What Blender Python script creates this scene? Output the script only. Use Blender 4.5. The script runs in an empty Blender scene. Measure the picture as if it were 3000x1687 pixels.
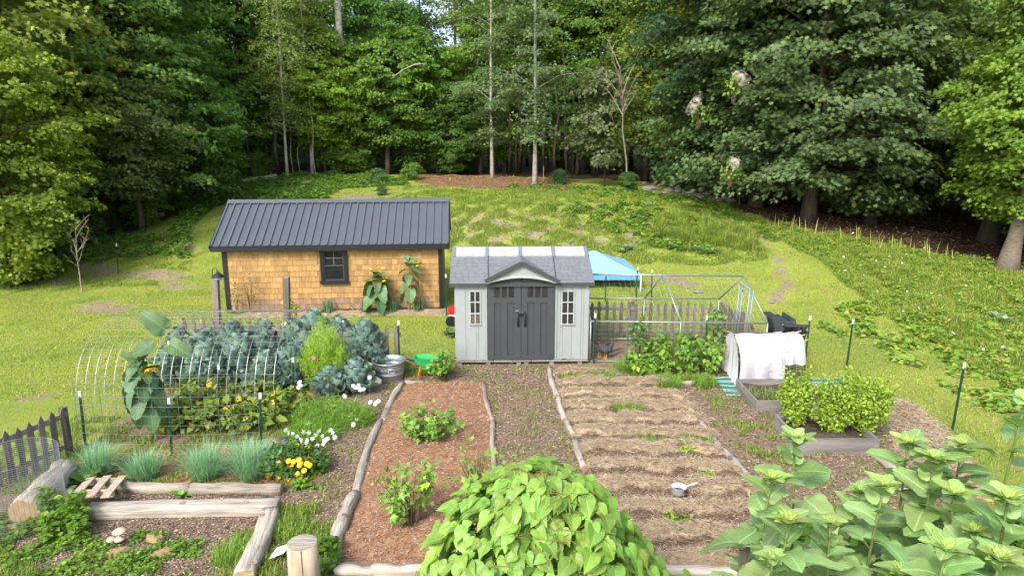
import bpy, math, random
import numpy as np
from mathutils import Vector, Matrix, noise as mnoise
random.seed(7); np.random.seed(7)
S = bpy.context.scene; C = S.collection
PI = math.pi; R = math.radians
# ------------------------------------------------------------------ camera
PITCH = R(12.5); CAMH = 5.1; F = 2000.0
cd = bpy.data.cameras.new('camera'); cam = bpy.data.objects.new('camera', cd); C.objects.link(cam)
cam.location = (0, 0, CAMH); cam.rotation_euler = (PI/2-PITCH, 0, 0)
cd.sensor_width = 36; cd.lens = 24; cd.clip_start = .1; cd.clip_end = 3000
S.camera = cam
# ------------------------------------------------------------------ light
SUN_EL, SUN_AZ = R(42), R(208)       # azimuth measured clockwise from +Y: behind the camera to the left
S.world = bpy.data.worlds.new('World'); S.world.use_nodes = True
wn = S.world.node_tree; wn.nodes.clear()
sky = wn.nodes.new('ShaderNodeTexSky'); sky.sky_type = 'NISHITA'; sky.sun_disc = False
sky.sun_elevation = SUN_EL; sky.sun_rotation = SUN_AZ; sky.air_density = 1.0; sky.dust_density = 3.5; sky.ozone_density = 1.0
hs = wn.nodes.new('ShaderNodeHueSaturation'); hs.inputs['Saturation'].default_value = .72
bg = wn.nodes.new('ShaderNodeBackground'); bg.inputs['Strength'].default_value = .15
wo = wn.nodes.new('ShaderNodeOutputWorld')
wn.links.new(sky.outputs[0], hs.inputs['Color']); wn.links.new(hs.outputs[0], bg.inputs[0]); wn.links.new(bg.outputs[0], wo.inputs[0])
sd = bpy.data.lights.new('sun', 'SUN'); sun = bpy.data.objects.new('sun', sd); C.objects.link(sun)
sd.energy = 1.5; sd.angle = R(11); sd.color = (1, .95, .86)
dv = Vector((math.sin(SUN_AZ)*math.cos(SUN_EL), math.cos(SUN_AZ)*math.cos(SUN_EL), math.sin(SUN_EL)))
sun.rotation_euler = dv.to_track_quat('Z', 'Y').to_euler(); sun.location = (0, 0, 60)
S.render.engine = 'CYCLES'
S.view_settings.view_transform = 'Standard'; S.view_settings.look = 'None'
S.view_settings.exposure = 1.3; S.view_settings.gamma = 1; S.view_settings.use_curve_mapping = False
S.cycles.max_bounces = 6; S.cycles.diffuse_bounces = 3; S.cycles.glossy_bounces = 2; S.cycles.transmission_bounces = 4
# ------------------------------------------------------------------ sight-line helpers (photo measured at 3000 px wide)
def ray(px, py):
    a = (px-1500)/F; b = (843.5-py)/F; c, s = math.cos(PITCH), math.sin(PITCH)
    return Vector((a, c+b*s, -s+b*c))
def G(px, py, z=0.0):
    d = ray(px, py); t = (z-CAMH)/d.z
    return Vector((d.x*t, d.y*t, z))
def A(px, py, Y):
    d = ray(px, py); t = Y/d.y
    return Vector((d.x*t, Y, CAMH+d.z*t))
# ------------------------------------------------------------------ terrain
ctl = [(0,760,27),(-300,860,24),(330,665,33),(150,730,29),(600,560,40),(850,520,43),(1100,530,41),(1566,541,38),(1442,522,42),(1770,547,38),
 (1300,510,48),(1700,510,50),(1000,600,32),(700,620,31),(1500,600,31),(1500,565,35),(1850,600,31.5),(1900,650,29.5),(1500,770,25.5),(1700,770,25.2),(1900,780,24.6),(1350,700,28.5),
 (1700,690,28),(600,640,32),(500,700,28),(300,800,25.5),(2200,640,30),(2300,720,26),(2150,760,25),(2400,800,23),(2450,900,19.5),(2200,600,32),(2500,680,27.5),(2750,750,24.5),
 (3000,800,22),(3000,950,17.5),(3000,1150,13),(3400,1000,16),(2500,620,36),(2900,700,32),(2500,560,45),(2200,540,40),(3300,700,35),(2000,560,38)]
cp = [tuple(A(a,b,Y)) for a,b,Y in ctl]
for x in range(-20, 10, 3):
    for y in range(-4, 21, 4): cp.append((x, y, 0))
for x in (-8,-6,-4,-2,0): cp.append((x, 23.5, 0.0))
for x in (2,4,6): cp.append((x, 21.5, .05))
for x,y,z in ((-60,30,1),(-60,60,4),(-30,60,4),(0,65,3.4),(30,60,3),(60,40,1.5),(60,10,1),(-60,0,0),(30,10,1.2),(22,14,.9),(-30,80,5),(30,85,4),(0,100,4.5),(-30,10,0),(0,-20,0),(-40,-20,0),(40,-20,0),(-22,38,1.6),(-30,45,3)): cp.append((x,y,z))
cp = np.array(cp, float)
def _k(a, b):
    return np.sqrt(((a[:, None, :]-b[None, :, :])**2).sum(-1))
n_ = len(cp); K = np.zeros((n_+3, n_+3)); K[:n_, :n_] = _k(cp[:, :2], cp[:, :2]) + np.eye(n_)*-.02
K[:n_, n_] = 1; K[:n_, n_+1:] = cp[:, :2]; K[n_, :n_] = 1; K[n_+1:, :n_] = cp[:, :2].T
wts = np.linalg.solve(K, np.concatenate([cp[:, 2], [0, 0, 0]]))
def sstep(x, a, b):
    t = np.clip((x-a)/(b-a), 0, 1); return t*t*(3-2*t)
_rs = np.random.RandomState(3); _ph = _rs.rand(24, 4)
def wob(x, y, s):
    """cheap smooth noise, about -1..1"""
    v = 0
    for i in range(8):
        a = _ph[i, 0]*6.283; f = s*(0.6+_ph[i, 1]*1.4)
        v = v+np.sin((x*math.cos(a)+y*math.sin(a))*f*6.283+_ph[i, 2]*6.283+1.7*np.sin((x*math.sin(a)-y*math.cos(a))*f*4.1+_ph[i, 3]*6.28))
    return v/4.0
def hgt(x, y):
    x = np.asarray(x, float); y = np.asarray(y, float); sh = x.shape
    q = np.stack([x.ravel(), y.ravel()], 1)
    out = np.empty(len(q))
    cx = np.clip(q, [-75, -25], [75, 110])
    for i in range(0, len(q), 20000):
        p = cx[i:i+20000]; out[i:i+20000] = _k(p, cp[:, :2]) @ wts[:n_] + wts[n_] + p @ wts[n_+1:]
    dx = np.maximum(np.maximum(-10.5-q[:, 0], q[:, 0]-6.9), 0); dy = np.maximum(np.maximum(-30-q[:, 1], q[:, 1]-19), 0)
    m = sstep(np.sqrt(dx*dx+dy*dy), 0, 3.5)
    out = out*m + m*.05*wob(q[:, 0], q[:, 1], .25) + .012*wob(q[:, 0], q[:, 1], .7)*(dx+dy > .3)
    return out.reshape(sh)
def h1(x, y): return float(hgt(np.array([x]), np.array([y]))[0])
def T(px, py):
    """first place where the sight line meets the ground"""
    d = ray(px, py); t = np.linspace(6, 75, 1400); X = d.x*t; Y = d.y*t; Z = CAMH+d.z*t
    g = hgt(X, Y); i = np.argmax(Z < g)
    if not (Z < g).any(): i = 1000
    return Vector((X[i], Y[i], g[i]))
# ------------------------------------------------------------------ object helpers
def link(o): C.objects.link(o); return o
def tag(o, label=None, cat=None, group=None, kind=None):
    if label: o['label'] = label
    if cat: o['category'] = cat
    if group: o['group'] = group
    if kind: o['kind'] = kind
    return o
def thing(name, label, cat, loc, group=None):
    o = link(bpy.data.objects.new(name, None)); o.location = loc; o.empty_display_size = .1
    return tag(o, label, cat, group)
def child(name, me, parent, loc=(0,0,0), label=None, kind=None):
    o = bpy.data.objects.new(name, me); link(o)
    if parent: o.parent = parent
    o.location = loc
    if label: o['label'] = label
    if kind: o['kind'] = kind
    return o
def orig(parent):
    v = Vector((0,0,0))
    while parent: v += parent.location; parent = parent.parent
    return v
class MB:
    def __init__(s): s.v = []; s.f = []; s.smooth = False
    def add(s, vs, fs):
        n = len(s.v); s.v += [tuple(v) for v in vs]; s.f += [tuple(i+n for i in f) for f in fs]; return s
    def box(s, c, d, rz=0, rx=0, ry=0, M=None):
        M = M or (Matrix.Translation(c) @ Matrix.Rotation(rz, 4, 'Z') @ Matrix.Rotation(rx, 4, 'X') @ Matrix.Rotation(ry, 4, 'Y'))
        vs = [M @ Vector((x*d[0]/2, y*d[1]/2, z*d[2]/2)) for x in (-1,1) for y in (-1,1) for z in (-1,1)]
        return s.add(vs, [(0,1,3,2),(4,6,7,5),(0,4,5,1),(2,3,7,6),(0,2,6,4),(1,5,7,3)])
    def beam(s, a, b, w, h, up=(0,0,1)):
        """a board of width w and height h from a to b"""
        a = Vector(a); b = Vector(b); d = (b-a); L = d.length; d = d/L; u = Vector(up); x = d.cross(u)
        if x.length < 1e-4: x = d.cross(Vector((0,1,0)))
        x.normalize(); z = x.cross(d)
        vs = [p + x*(i*w/2) + z*(j*h/2) for p in (a,b) for i in (-1,1) for j in (-1,1)]
        return s.add(vs, [(0,1,3,2),(4,6,7,5),(0,4,5,1),(2,3,7,6),(0,2,6,4),(1,5,7,3)])
    def prism(s, pts, d):
        """closed outline pts extruded by vector d"""
        n = len(pts); d = Vector(d); vs = [Vector(p) for p in pts]+[Vector(p)+d for p in pts]
        return s.add(vs, [tuple(range(n-1,-1,-1)), tuple(range(n, 2*n))]+[(i,(i+1)%n,n+(i+1)%n,n+i) for i in range(n)])
    def tube(s, path, r, n=6, cap=True, jit=0):
        path = [Vector(p) for p in path]; m = len(path); rr = r if hasattr(r, '__len__') else [r]*m
        vs = []; ref = None
        for i, p in enumerate(path):
            d = (path[min(i+1,m-1)]-path[max(i-1,0)])
            if d.length < 1e-9: d = Vector((0,0,1))
            d.normalize()
            if ref is None: ref = d.orthogonal()
            x = (ref - d*ref.dot(d))
            if x.length < 1e-6: x = d.orthogonal()
            x.normalize(); ref = x; y = d.cross(x)
            for k in range(n):
                a = 2*PI*k/n; q = rr[i]*(1+jit*(random.random()-.5)); vs.append(p+x*(math.cos(a)*q)+y*(math.sin(a)*q))
        fs = [(i*n+k, i*n+(k+1)%n, (i+1)*n+(k+1)%n, (i+1)*n+k) for i in range(m-1) for k in range(n)]
        if cap: fs += [tuple(range(n-1,-1,-1)), tuple(range((m-1)*n, m*n))]
        return s.add(vs, fs)
    def lathe(s, c, prof, n=24, cap=False):
        c = Vector(c); vs = [c+Vector((r*math.cos(2*PI*k/n), r*math.sin(2*PI*k/n), z)) for r, z in prof for k in range(n)]
        m = len(prof); fs = [(i*n+k, i*n+(k+1)%n, (i+1)*n+(k+1)%n, (i+1)*n+k) for i in range(m-1) for k in range(n)]
        if cap: fs += [tuple(range(n-1,-1,-1)), tuple(range((m-1)*n, m*n))]
        return s.add(vs, fs)
    def mesh(s, name, mat, o=Vector((0,0,0)), smooth=False):
        me = bpy.data.meshes.new(name); me.from_pydata([(v[0]-o[0], v[1]-o[1], v[2]-o[2]) for v in s.v], [], s.f)
        if mat: me.materials.append(mat)
        if smooth: me.polygons.foreach_set('use_smooth', [True]*len(me.polygons))
        me.update(); return me
    def build(s, name, mat, parent=None, smooth=False, label=None, kind=None):
        """vertices are world coordinates; the object is parented to its thing (or given its own base point)"""
        if parent is None:
            a = np.array(s.v); o = Vector(((a[:,0].min()+a[:,0].max())/2, (a[:,1].min()+a[:,1].max())/2, a[:,2].min()))
            return child(name, s.mesh(name, mat, o, smooth), None, o, label, kind)
        # a child's own origin sits at its centre, so textures and rotation are sensible
        a = np.array(s.v); c = Vector(a.mean(0)); po = orig(parent)
        return child(name, s.mesh(name, mat, c, smooth), parent, c-po, label, kind)
def npmesh(name, V, Fc, mat, attrs=None, smooth=False):
    """V (n,3), Fc (m,k) with k=3 or 4"""
    me = bpy.data.meshes.new(name); V = np.ascontiguousarray(V, np.float32); Fc = np.ascontiguousarray(Fc, np.int32); m, k = Fc.shape
    me.vertices.add(len(V)); me.vertices.foreach_set('co', V.ravel())
    me.loops.add(m*k); me.loops.foreach_set('vertex_index', Fc.ravel())
    me.polygons.add(m); me.polygons.foreach_set('loop_start', np.arange(0, m*k, k, dtype=np.int32))
    try: me.polygons.foreach_set('loop_total', np.full(m, k, np.int32))
    except Exception: pass
    if smooth: me.polygons.foreach_set('use_smooth', np.ones(m, bool))
    for nm, arr in (attrs or {}).items():
        at = me.attributes.new(nm, 'FLOAT', 'POINT'); at.data.foreach_set('value', np.ascontiguousarray(arr, np.float32))
    if mat: me.materials.append(mat)
    me.update(calc_edges=True); return me
def nrm(a): return a/np.maximum(np.linalg.norm(a, axis=-1, keepdims=True), 1e-9)
def leafcloud(P, U, N, Sz, tv, tf, rnd, W=None):
    """instance a small template (x across, y along, z normal) as real triangles"""
    U = nrm(U); X = nrm(np.cross(U, N)); Z = np.cross(X, U); W = Sz if W is None else W
    V = P[:, None, :] + X[:, None, :]*(tv[None, :, 0:1]*W[:, None, None]) + U[:, None, :]*(tv[None, :, 1:2]*Sz[:, None, None]) + Z[:, None, :]*(tv[None, :, 2:3]*Sz[:, None, None])
    k = len(tv); Fc = tf[None]+np.arange(len(P))[:, None, None]*k
    return V.reshape(-1, 3), Fc.reshape(-1, tf.shape[1]), np.repeat(rnd, k)
class Cloud:
    """collects leaf clouds and makes one mesh"""
    def __init__(s): s.V = []; s.F = []; s.r = []; s.n = 0
    def add(s, *a, **k):
        V, Fc, r = leafcloud(*a, **k); s.V.append(V); s.F.append(Fc+s.n); s.r.append(r); s.n += len(V)
    def raw(s, V, Fc, r): s.V.append(V); s.F.append(Fc+s.n); s.r.append(r); s.n += len(V)
    def mesh(s, name, mat, o=None, smooth=False):
        V = np.concatenate(s.V)
        if o is not None: V = V-np.array(o)
        return npmesh(name, V, np.concatenate(s.F), mat, {'rnd': np.concatenate(s.r)}, smooth)
A_ = np.array
KITE = (A_([(0,0,0),(.32,.45,.06),(0,1,-.05),(-.32,.45,.06)], float), A_([(0,1,2),(0,2,3)]))
OVAL = (A_([(0,0,0),(.24,.28,.05),(.27,.6,.04),(0,1,-.1),(-.27,.6,.04),(-.24,.28,.05),(0,.5,0)], float), A_([(0,1,6),(1,2,6),(2,3,6),(3,4,6),(4,5,6),(5,0,6)]))
MAPLE = (A_([(0,0,0),(.45,.12,.03),(.28,.38,0),(.52,.68,-.06),(.16,.62,.02),(0,1.05,-.08),(-.16,.62,.02),(-.52,.68,-.06),(-.28,.38,0),(-.45,.12,.03)], float),
         A_([(0,1,2),(0,2,4),(2,3,4),(0,4,6),(4,5,6),(0,6,8),(6,7,8),(0,8,9)]))
STAR3 = (A_([(0,0,0),(.5,.45,.02),(.17,.5,.02),(0,1,-.06),(-.17,.5,.02),(-.5,.45,.02)], float), A_([(0,1,2),(0,2,4),(2,3,4),(0,4,5)]))
HEARTS = (A_([(0,0,0),(.28,-.14,.05),(.46,.1,.06),(.36,.5,.03),(0,1,-.12),(-.36,.5,.03),(-.46,.1,.06),(-.28,-.14,.05)], float), A_([(0,1,2),(0,2,3),(0,3,4),(0,4,5),(0,5,6),(0,6,7)]))
BLADE = (A_([(-.5,0,0),(.5,0,0),(0,1,0)], float), A_([(0,1,2)]))
def blades(P, L, w, lean, rnd, rs=np.random, bend=1.0, stif=0.0):
    """bent 3-triangle grass blades from points P"""
    n = len(P); a = rs.rand(n)*6.283; d = np.stack([np.cos(a), np.sin(a), np.zeros(n)], 1); x = np.stack([-np.sin(a), np.cos(a), np.zeros(n)], 1)
    up = np.array([0,0,1.]); L = L[:, None]; le = lean[:, None]
    b0 = P-x*w/2; b1 = P+x*w/2; m = P+up*L*.6*np.sqrt(np.maximum(.05,1-le**2*.4))+d*L*.45*le
    m0 = m-x*w*.35; m1 = m+x*w*.35; t = m+up*L*.4*(1-le*bend)+d*L*.45*le
    V = np.stack([b0,b1,m1,m0,t], 1).reshape(-1,3); Fc = (A_([(0,1,2),(0,2,3),(3,2,4)])[None]+np.arange(n)[:,None,None]*5).reshape(-1,3)
    return V, Fc, np.repeat(rnd, 5)
# ------------------------------------------------------------------ materials
def newmat(name):
    m = bpy.data.materials.new(name); m.use_nodes = True; nt = m.node_tree; nt.nodes.clear()
    out = nt.nodes.new('ShaderNodeOutputMaterial'); b = nt.nodes.new('ShaderNodeBsdfPrincipled'); nt.links.new(b.outputs[0], out.inputs[0])
    return m, nt, b, out
def nd(nt, t, **k):
    n = nt.nodes.new(t)
    for a, v in k.items():
        if a in n.inputs.keys(): n.inputs[a].default_value = v
        else: setattr(n, a, v)
    return n
def ramp(nt, stops, fac=None):
    r = nt.nodes.new('ShaderNodeValToRGB'); e = r.color_ramp.elements
    while len(e) < len(stops): e.new(.5)
    for q, (p, c) in zip(e, stops): q.position = p; q.color = (c[0], c[1], c[2], 1)
    if fac is not None: nt.links.new(fac, r.inputs[0])
    return r
def mixc(nt, fac, a, b, mode='MIX'):
    n = nt.nodes.new('ShaderNodeMix'); n.data_type = 'RGBA'; n.blend_type = mode
    for s, v in ((0, fac), (6, a), (7, b)):
        if isinstance(v, (int, float)): n.inputs[s].default_value = v
        elif isinstance(v, tuple): n.inputs[s].default_value = (*v[:3], 1)
        else: nt.links.new(v, n.inputs[s])
    return n.outputs[2]
def pm(name, c1, c2=None, scale=8, stretch=(1,1,1), rough=.7, metal=0, bump=.0, bscale=None, spec=.3, objrnd=0, detail=5, c3=None):
    """noise-mottled surface; stretch < 1 along an axis draws the grain out along it"""
    m, nt, b, out = newmat(name); c2 = c2 or tuple(x*.75 for x in c1)
    tc = nd(nt, 'ShaderNodeTexCoord'); mp = nd(nt, 'ShaderNodeMapping'); mp.inputs['Scale'].default_value = stretch
    nt.links.new(tc.outputs['Object'], mp.inputs[0])
    oi = nd(nt, 'ShaderNodeObjectInfo'); va = nd(nt, 'ShaderNodeVectorMath', operation='ADD'); cm = nd(nt, 'ShaderNodeCombineXYZ')
    mm = nd(nt, 'ShaderNodeMath', operation='MULTIPLY'); mm.inputs[1].default_value = 37.0; nt.links.new(oi.outputs['Random'], mm.inputs[0])
    for i in range(3): nt.links.new(mm.outputs[0], cm.inputs[i])
    nt.links.new(mp.outputs[0], va.inputs[0]); nt.links.new(cm.outputs[0], va.inputs[1])
    n1 = nd(nt, 'ShaderNodeTexNoise', Scale=scale, Detail=detail, Roughness=.65); nt.links.new(va.outputs[0], n1.inputs['Vector'])
    st = [(.32, c2), (.68, c1)] if c3 is None else [(.28, c2), (.5, c1), (.72, c3)]
    r = ramp(nt, st, n1.outputs[0]); col = r.outputs[0]
    if objrnd:
        mr = nd(nt, 'ShaderNodeMapRange'); mr.inputs[3].default_value = 1-objrnd; mr.inputs[4].default_value = 1+objrnd*.6
        nt.links.new(oi.outputs['Random'], mr.inputs[0]); vm = nd(nt, 'ShaderNodeVectorMath', operation='SCALE'); nt.links.new(col, vm.inputs[0]); nt.links.new(mr.outputs[0], vm.inputs['Scale']); col = vm.outputs[0]
    nt.links.new(col, b.inputs['Base Color']); b.inputs['Roughness'].default_value = rough; b.inputs['Metallic'].default_value = metal
    b.inputs['Specular IOR Level'].default_value = spec
    if bump:
        n2 = nd(nt, 'ShaderNodeTexNoise', Scale=bscale or scale*2.5, Detail=4); nt.links.new(va.outputs[0], n2.inputs['Vector'])
        bp = nd(nt, 'ShaderNodeBump', Strength=bump, Distance=.02); nt.links.new(n2.outputs[0], bp.inputs['Height']); nt.links.new(bp.outputs[0], b.inputs['Normal'])
    return m
def leafmat(name, stops=None, trans=.25, rough=.5, spec=.35, objcol=True, vein=False):
    """colour from the per-leaf random value, tinted by the object's own colour"""
    m, nt, b, out = newmat(name)
    at = nd(nt, 'ShaderNodeAttribute', attribute_name='rnd')
    r = ramp(nt, stops or [(0,(.75,.78,.85)),(.5,(1.35,1.35,1.25)),(.85,(2.0,1.85,1.5)),(1,(3.0,2.1,.9))], at.outputs['Fac'])
    col = r.outputs[0]
    oi = nd(nt, 'ShaderNodeObjectInfo')
    if objcol: col = mixc(nt, 1.0, col, oi.outputs['Color'], 'MULTIPLY')
    if vein:
        tc = nd(nt, 'ShaderNodeTexCoord'); lx = nd(nt, 'ShaderNodeAttribute', attribute_name='lx'); ly = nd(nt, 'ShaderNodeAttribute', attribute_name='ly')
        ab = nd(nt, 'ShaderNodeMath', operation='ABSOLUTE'); nt.links.new(lx.outputs['Fac'], ab.inputs[0])
        # midrib: pale where |x| is small; side veins: bands of (y - |x|)
        s1 = nd(nt, 'ShaderNodeMapRange'); s1.inputs[1].default_value = .0; s1.inputs[2].default_value = .034; s1.inputs[3].default_value = 1; s1.inputs[4].default_value = 0; nt.links.new(ab.outputs[0], s1.inputs[0])
        m1 = nd(nt, 'ShaderNodeMath', operation='MULTIPLY'); m1.inputs[1].default_value = .9; nt.links.new(ab.outputs[0], m1.inputs[0])
        sb = nd(nt, 'ShaderNodeMath', operation='SUBTRACT'); nt.links.new(ly.outputs['Fac'], sb.inputs[0]); nt.links.new(m1.outputs[0], sb.inputs[1])
        ml = nd(nt, 'ShaderNodeMath', operation='MULTIPLY'); ml.inputs[1].default_value = 7.0; nt.links.new(sb.outputs[0], ml.inputs[0])
        fr = nd(nt, 'ShaderNodeMath', operation='FRACT'); nt.links.new(ml.outputs[0], fr.inputs[0])
        s2 = nd(nt, 'ShaderNodeMapRange'); s2.inputs[1].default_value = .0; s2.inputs[2].default_value = .14; s2.inputs[3].default_value = .75; s2.inputs[4].default_value = 0; nt.links.new(fr.outputs[0], s2.inputs[0])
        mx = nd(nt, 'ShaderNodeMath', operation='MAXIMUM'); nt.links.new(s1.outputs[0], mx.inputs[0]); nt.links.new(s2.outputs[0], mx.inputs[1])
        sc = nd(nt, 'ShaderNodeVectorMath', operation='SCALE'); nt.links.new(col, sc.inputs[0]); sc.inputs['Scale'].default_value = 1.6
        nz = nd(nt, 'ShaderNodeTexNoise', Scale=3.5, Detail=3); nt.links.new(tc.outputs['Object'], nz.inputs['Vector'])
        rr = nd(nt, 'ShaderNodeMapRange'); rr.inputs[3].default_value = .65; rr.inputs[4].default_value = 1.3; nt.links.new(nz.outputs[0], rr.inputs[0])
        md = nd(nt, 'ShaderNodeMath', operation='MULTIPLY'); mr = nd(nt, 'ShaderNodeMapRange'); mr.inputs[3].default_value = .8; mr.inputs[4].default_value = 1.2; nt.links.new(oi.outputs['Random'], mr.inputs[0])
        nt.links.new(rr.outputs[0], md.inputs[0]); nt.links.new(mr.outputs[0], md.inputs[1])
        c0 = nd(nt, 'ShaderNodeVectorMath', operation='SCALE'); nt.links.new(col, c0.inputs[0]); nt.links.new(md.outputs[0], c0.inputs['Scale'])
        col = mixc(nt, mx.outputs[0], c0.outputs[0], sc.outputs[0])
        bp = nd(nt, 'ShaderNodeBump', Strength=.35, Distance=.012, invert=True); nt.links.new(mx.outputs[0], bp.inputs['Height']); nt.links.new(bp.outputs[0], b.inputs['Normal'])
    nt.links.new(col, b.inputs['Base Color']); b.inputs['Roughness'].default_value = rough; b.inputs['Specular IOR Level'].default_value = spec
    if trans:
        t = nd(nt, 'ShaderNodeBsdfTranslucent'); tc2 = mixc(nt, 1.0, col, (1.3,1.25,.5), 'MULTIPLY'); nt.links.new(tc2, t.inputs[0])
        mx2 = nd(nt, 'ShaderNodeMixShader'); mx2.inputs[0].default_value = trans; nt.links.new(b.outputs[0], mx2.inputs[1]); nt.links.new(t.outputs[0], mx2.inputs[2]); nt.links.new(mx2.outputs[0], out.inputs[0])
    return m
M = {}
M['leaf'] = leafmat('tree_leaf', trans=.38); M['plantleaf'] = leafmat('plant_leaf', trans=.3); M['bigleaf'] = leafmat('broad_leaf', [(0,(.7,.75,.8)),(.5,(1,1,1)),(1,(1.25,1.2,1.0))], trans=.25, vein=True, rough=.45, spec=.45)
M['grass'] = leafmat('grass_blade', [(0,(.06,.12,.02)),(.3,(.13,.22,.035)),(.55,(.24,.33,.05)),(.8,(.36,.39,.08)),(1,(.48,.41,.18))], trans=.3, objcol=False, rough=.6)
M['weed'] = leafmat('weed_leaf', [(0,(.045,.105,.015)),(.35,(.09,.195,.022)),(.7,(.17,.3,.035)),(.92,(.28,.36,.05)),(1,(.36,.33,.1))], trans=.3, objcol=False, rough=.5)
M['straw_bits'] = leafmat('straw_strands', [(0,(.16,.115,.075)),(.4,(.36,.275,.175)),(.8,(.52,.415,.28)),(1,(.64,.54,.39))], trans=0, objcol=False, rough=.8)
M['chips'] = leafmat('wood_chip', [(0,(.06,.042,.028)),(.4,(.19,.13,.09)),(.75,(.36,.265,.19)),(1,(.54,.44,.34))], trans=0, objcol=False, rough=.85)
M['needles'] = leafmat('pine_needles', [(0,(.16,.07,.035)),(.5,(.4,.19,.085)),(.85,(.52,.3,.16)),(1,(.58,.44,.32))], trans=0, objcol=False, rough=.85)
M['bark'] = pm('brown_bark', (.1,.08,.06), (.035,.028,.022), 9, (1,1,.2), .9, bump=.7, objrnd=.25)
M['palebark'] = pm('pale_bark', (.42,.4,.35), (.16,.15,.12), 7, (1,1,.5), .8, bump=.3, c3=(.55,.53,.47))
M['twig'] = pm('dead_twig', (.34,.28,.22), (.18,.14,.11), 6, rough=.9)
M['stem'] = pm('green_stem', (.14,.2,.05), (.09,.13,.03), 10, (1,1,.3), .6)
M['woodyst'] = pm('woody_stem', (.12,.08,.05), None, 10, rough=.9)
M['greywood'] = pm('weathered_grey_wood', (.15,.13,.112), (.07,.06,.053), 7, (1,1,.12), .85, bump=.4, objrnd=.25, c3=(.22,.195,.17))
M['greywoodx'] = pm('weathered_board', (.2,.185,.172), (.1,.09,.083), 7, (.12,1,1), .85, bump=.4, objrnd=.15, c3=(.28,.26,.24))
M['log'] = pm('debarked_log', (.36,.325,.28), (.14,.115,.095), 9, (.1,1,1), .85, bump=1.0, bscale=30, c3=(.56,.51,.44), detail=8)
M['logend'] = pm('cut_log_end', (.45,.33,.2), (.3,.21,.12), 12, rough=.85)
M['palelog'] = pm('greyed_log', (.3,.265,.22), (.11,.09,.07), 9, (.14,1,1), .9, bump=1.0, bscale=30, c3=(.42,.385,.33), detail=8)
M['wire'] = pm('galvanised_wire', (.46,.48,.49), (.34,.36,.37), 20, rough=.4, metal=.6, spec=.5)
M['tubing'] = pm('galvanised_tube', (.33,.35,.375), (.25,.27,.29), 14, rough=.45, metal=.6, spec=.5)
M['bluetube'] = pm('blue_grey_tube', (.22,.3,.38), (.16,.22,.29), 14, rough=.4, metal=.3)
M['tpost'] = pm('green_steel_post', (.012,.05,.035), (.008,.03,.02), 12, rough=.5)
M['whitepaint'] = pm('white_post_tip', (.75,.75,.73), (.6,.6,.58), 12, rough=.5)
exec_parts = None
# ------------------------------------------------------------------ ground
def axis(lo, hi, fine, far):
    a = list(np.arange(lo, hi+1e-6, fine)); s = fine
    x = hi
    while x < far: s *= 1.22; x += s; a.append(x)
    x = lo; s = fine
    while x > -far: s *= 1.22; x -= s; a.insert(0, x)
    return np.array(a)
def inpoly(x, y, poly):
    ins = np.zeros(x.shape, bool); n = len(poly)
    for i in range(n):
        (x1, y1), (x2, y2) = poly[i], poly[(i+1) % n]
        c = ((y1 > y) != (y2 > y)) & (x < (x2-x1)*(y-y1)/((y2-y1) if y2 != y1 else 1e-9)+x1); ins ^= c
    return ins
def distpoly(x, y, poly, closed=False):
    d = np.full(x.shape, 1e9); n = len(poly)
    for i in range(n if closed else n-1):
        (x1, y1), (x2, y2) = poly[i], poly[(i+1) % n]; L = (x2-x1)**2+(y2-y1)**2+1e-9
        t = np.clip(((x-x1)*(x2-x1)+(y-y1)*(y2-y1))/L, 0, 1); d = np.minimum(d, np.hypot(x-x1-t*(x2-x1), y-y1-t*(y2-y1)))
    return d
def TP(*pts): return [tuple(T(a, b))[:2] for a, b in pts]
EDGE = TP((-600,860),(-200,800),(0,770),(200,730),(330,690),(470,650),(560,600),(620,545),(760,522),(900,516),(1050,508),(1250,512),(1450,516),(1640,522),(1800,528),(1950,545),(2060,585),(2180,625),(2400,680),(2600,715),(2800,752),(3000,790),(3300,850))
FOREST = EDGE+[(200,25),(200,300),(-200,300),(-200,25)]
REDLIT = TP((1160,520),(1250,545),(1400,556),(1560,566),(1680,560),(1700,528),(1500,518),(1250,512))
DIRT = [TP((200,775),(300,770),(420,790),(560,800),(560,830),(400,815),(230,810)), TP((60,830),(160,810),(240,830),(160,850)), TP((200,895),(300,880),(420,890),(370,915),(230,920)),
        TP((480,730),(560,715),(600,730),(520,745)), TP((1000,570),(1130,560),(1150,575),(1020,585)), TP((55,1170),(150,1140),(200,1150),(80,1190)),
        TP((1440,690),(1500,680),(1620,690),(1560,705)), TP((1900,800),(2060,830),(2060,850),(1900,830)),TP((430,790),(560,830),(620,850),(480,850)), TP((1430,650),(1500,640),(1560,660),(1470,672))]
PATH = TP((1950,585),(2050,612),(2150,648),(2230,690),(2280,750),(2300,830),(2270,900))
xs = axis(-22, 22, .25, 500); ys = axis(1, 44, .25, 500)
XX, YY = np.meshgrid(xs, ys); ZZ = hgt(XX, YY)
nx, ny = len(xs), len(ys)
idx = np.arange(nx*ny).reshape(ny, nx)
Fg = np.stack([idx[:-1,:-1], idx[:-1,1:], idx[1:,1:], idx[1:,:-1]], -1).reshape(-1,4)
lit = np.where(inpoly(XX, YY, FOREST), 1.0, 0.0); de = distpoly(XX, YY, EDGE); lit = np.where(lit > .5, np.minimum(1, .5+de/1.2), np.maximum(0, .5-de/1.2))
def soft(poly, w=.5):
    i = inpoly(XX, YY, poly); d = distpoly(XX, YY, poly, True); return np.clip(np.where(i, .5+d/w, .5-d/w), 0, 1)
red = soft(REDLIT, 1.0)
dirt = np.zeros_like(XX)
for p in DIRT: dirt = np.maximum(dirt, soft(p, 1.0))
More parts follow.
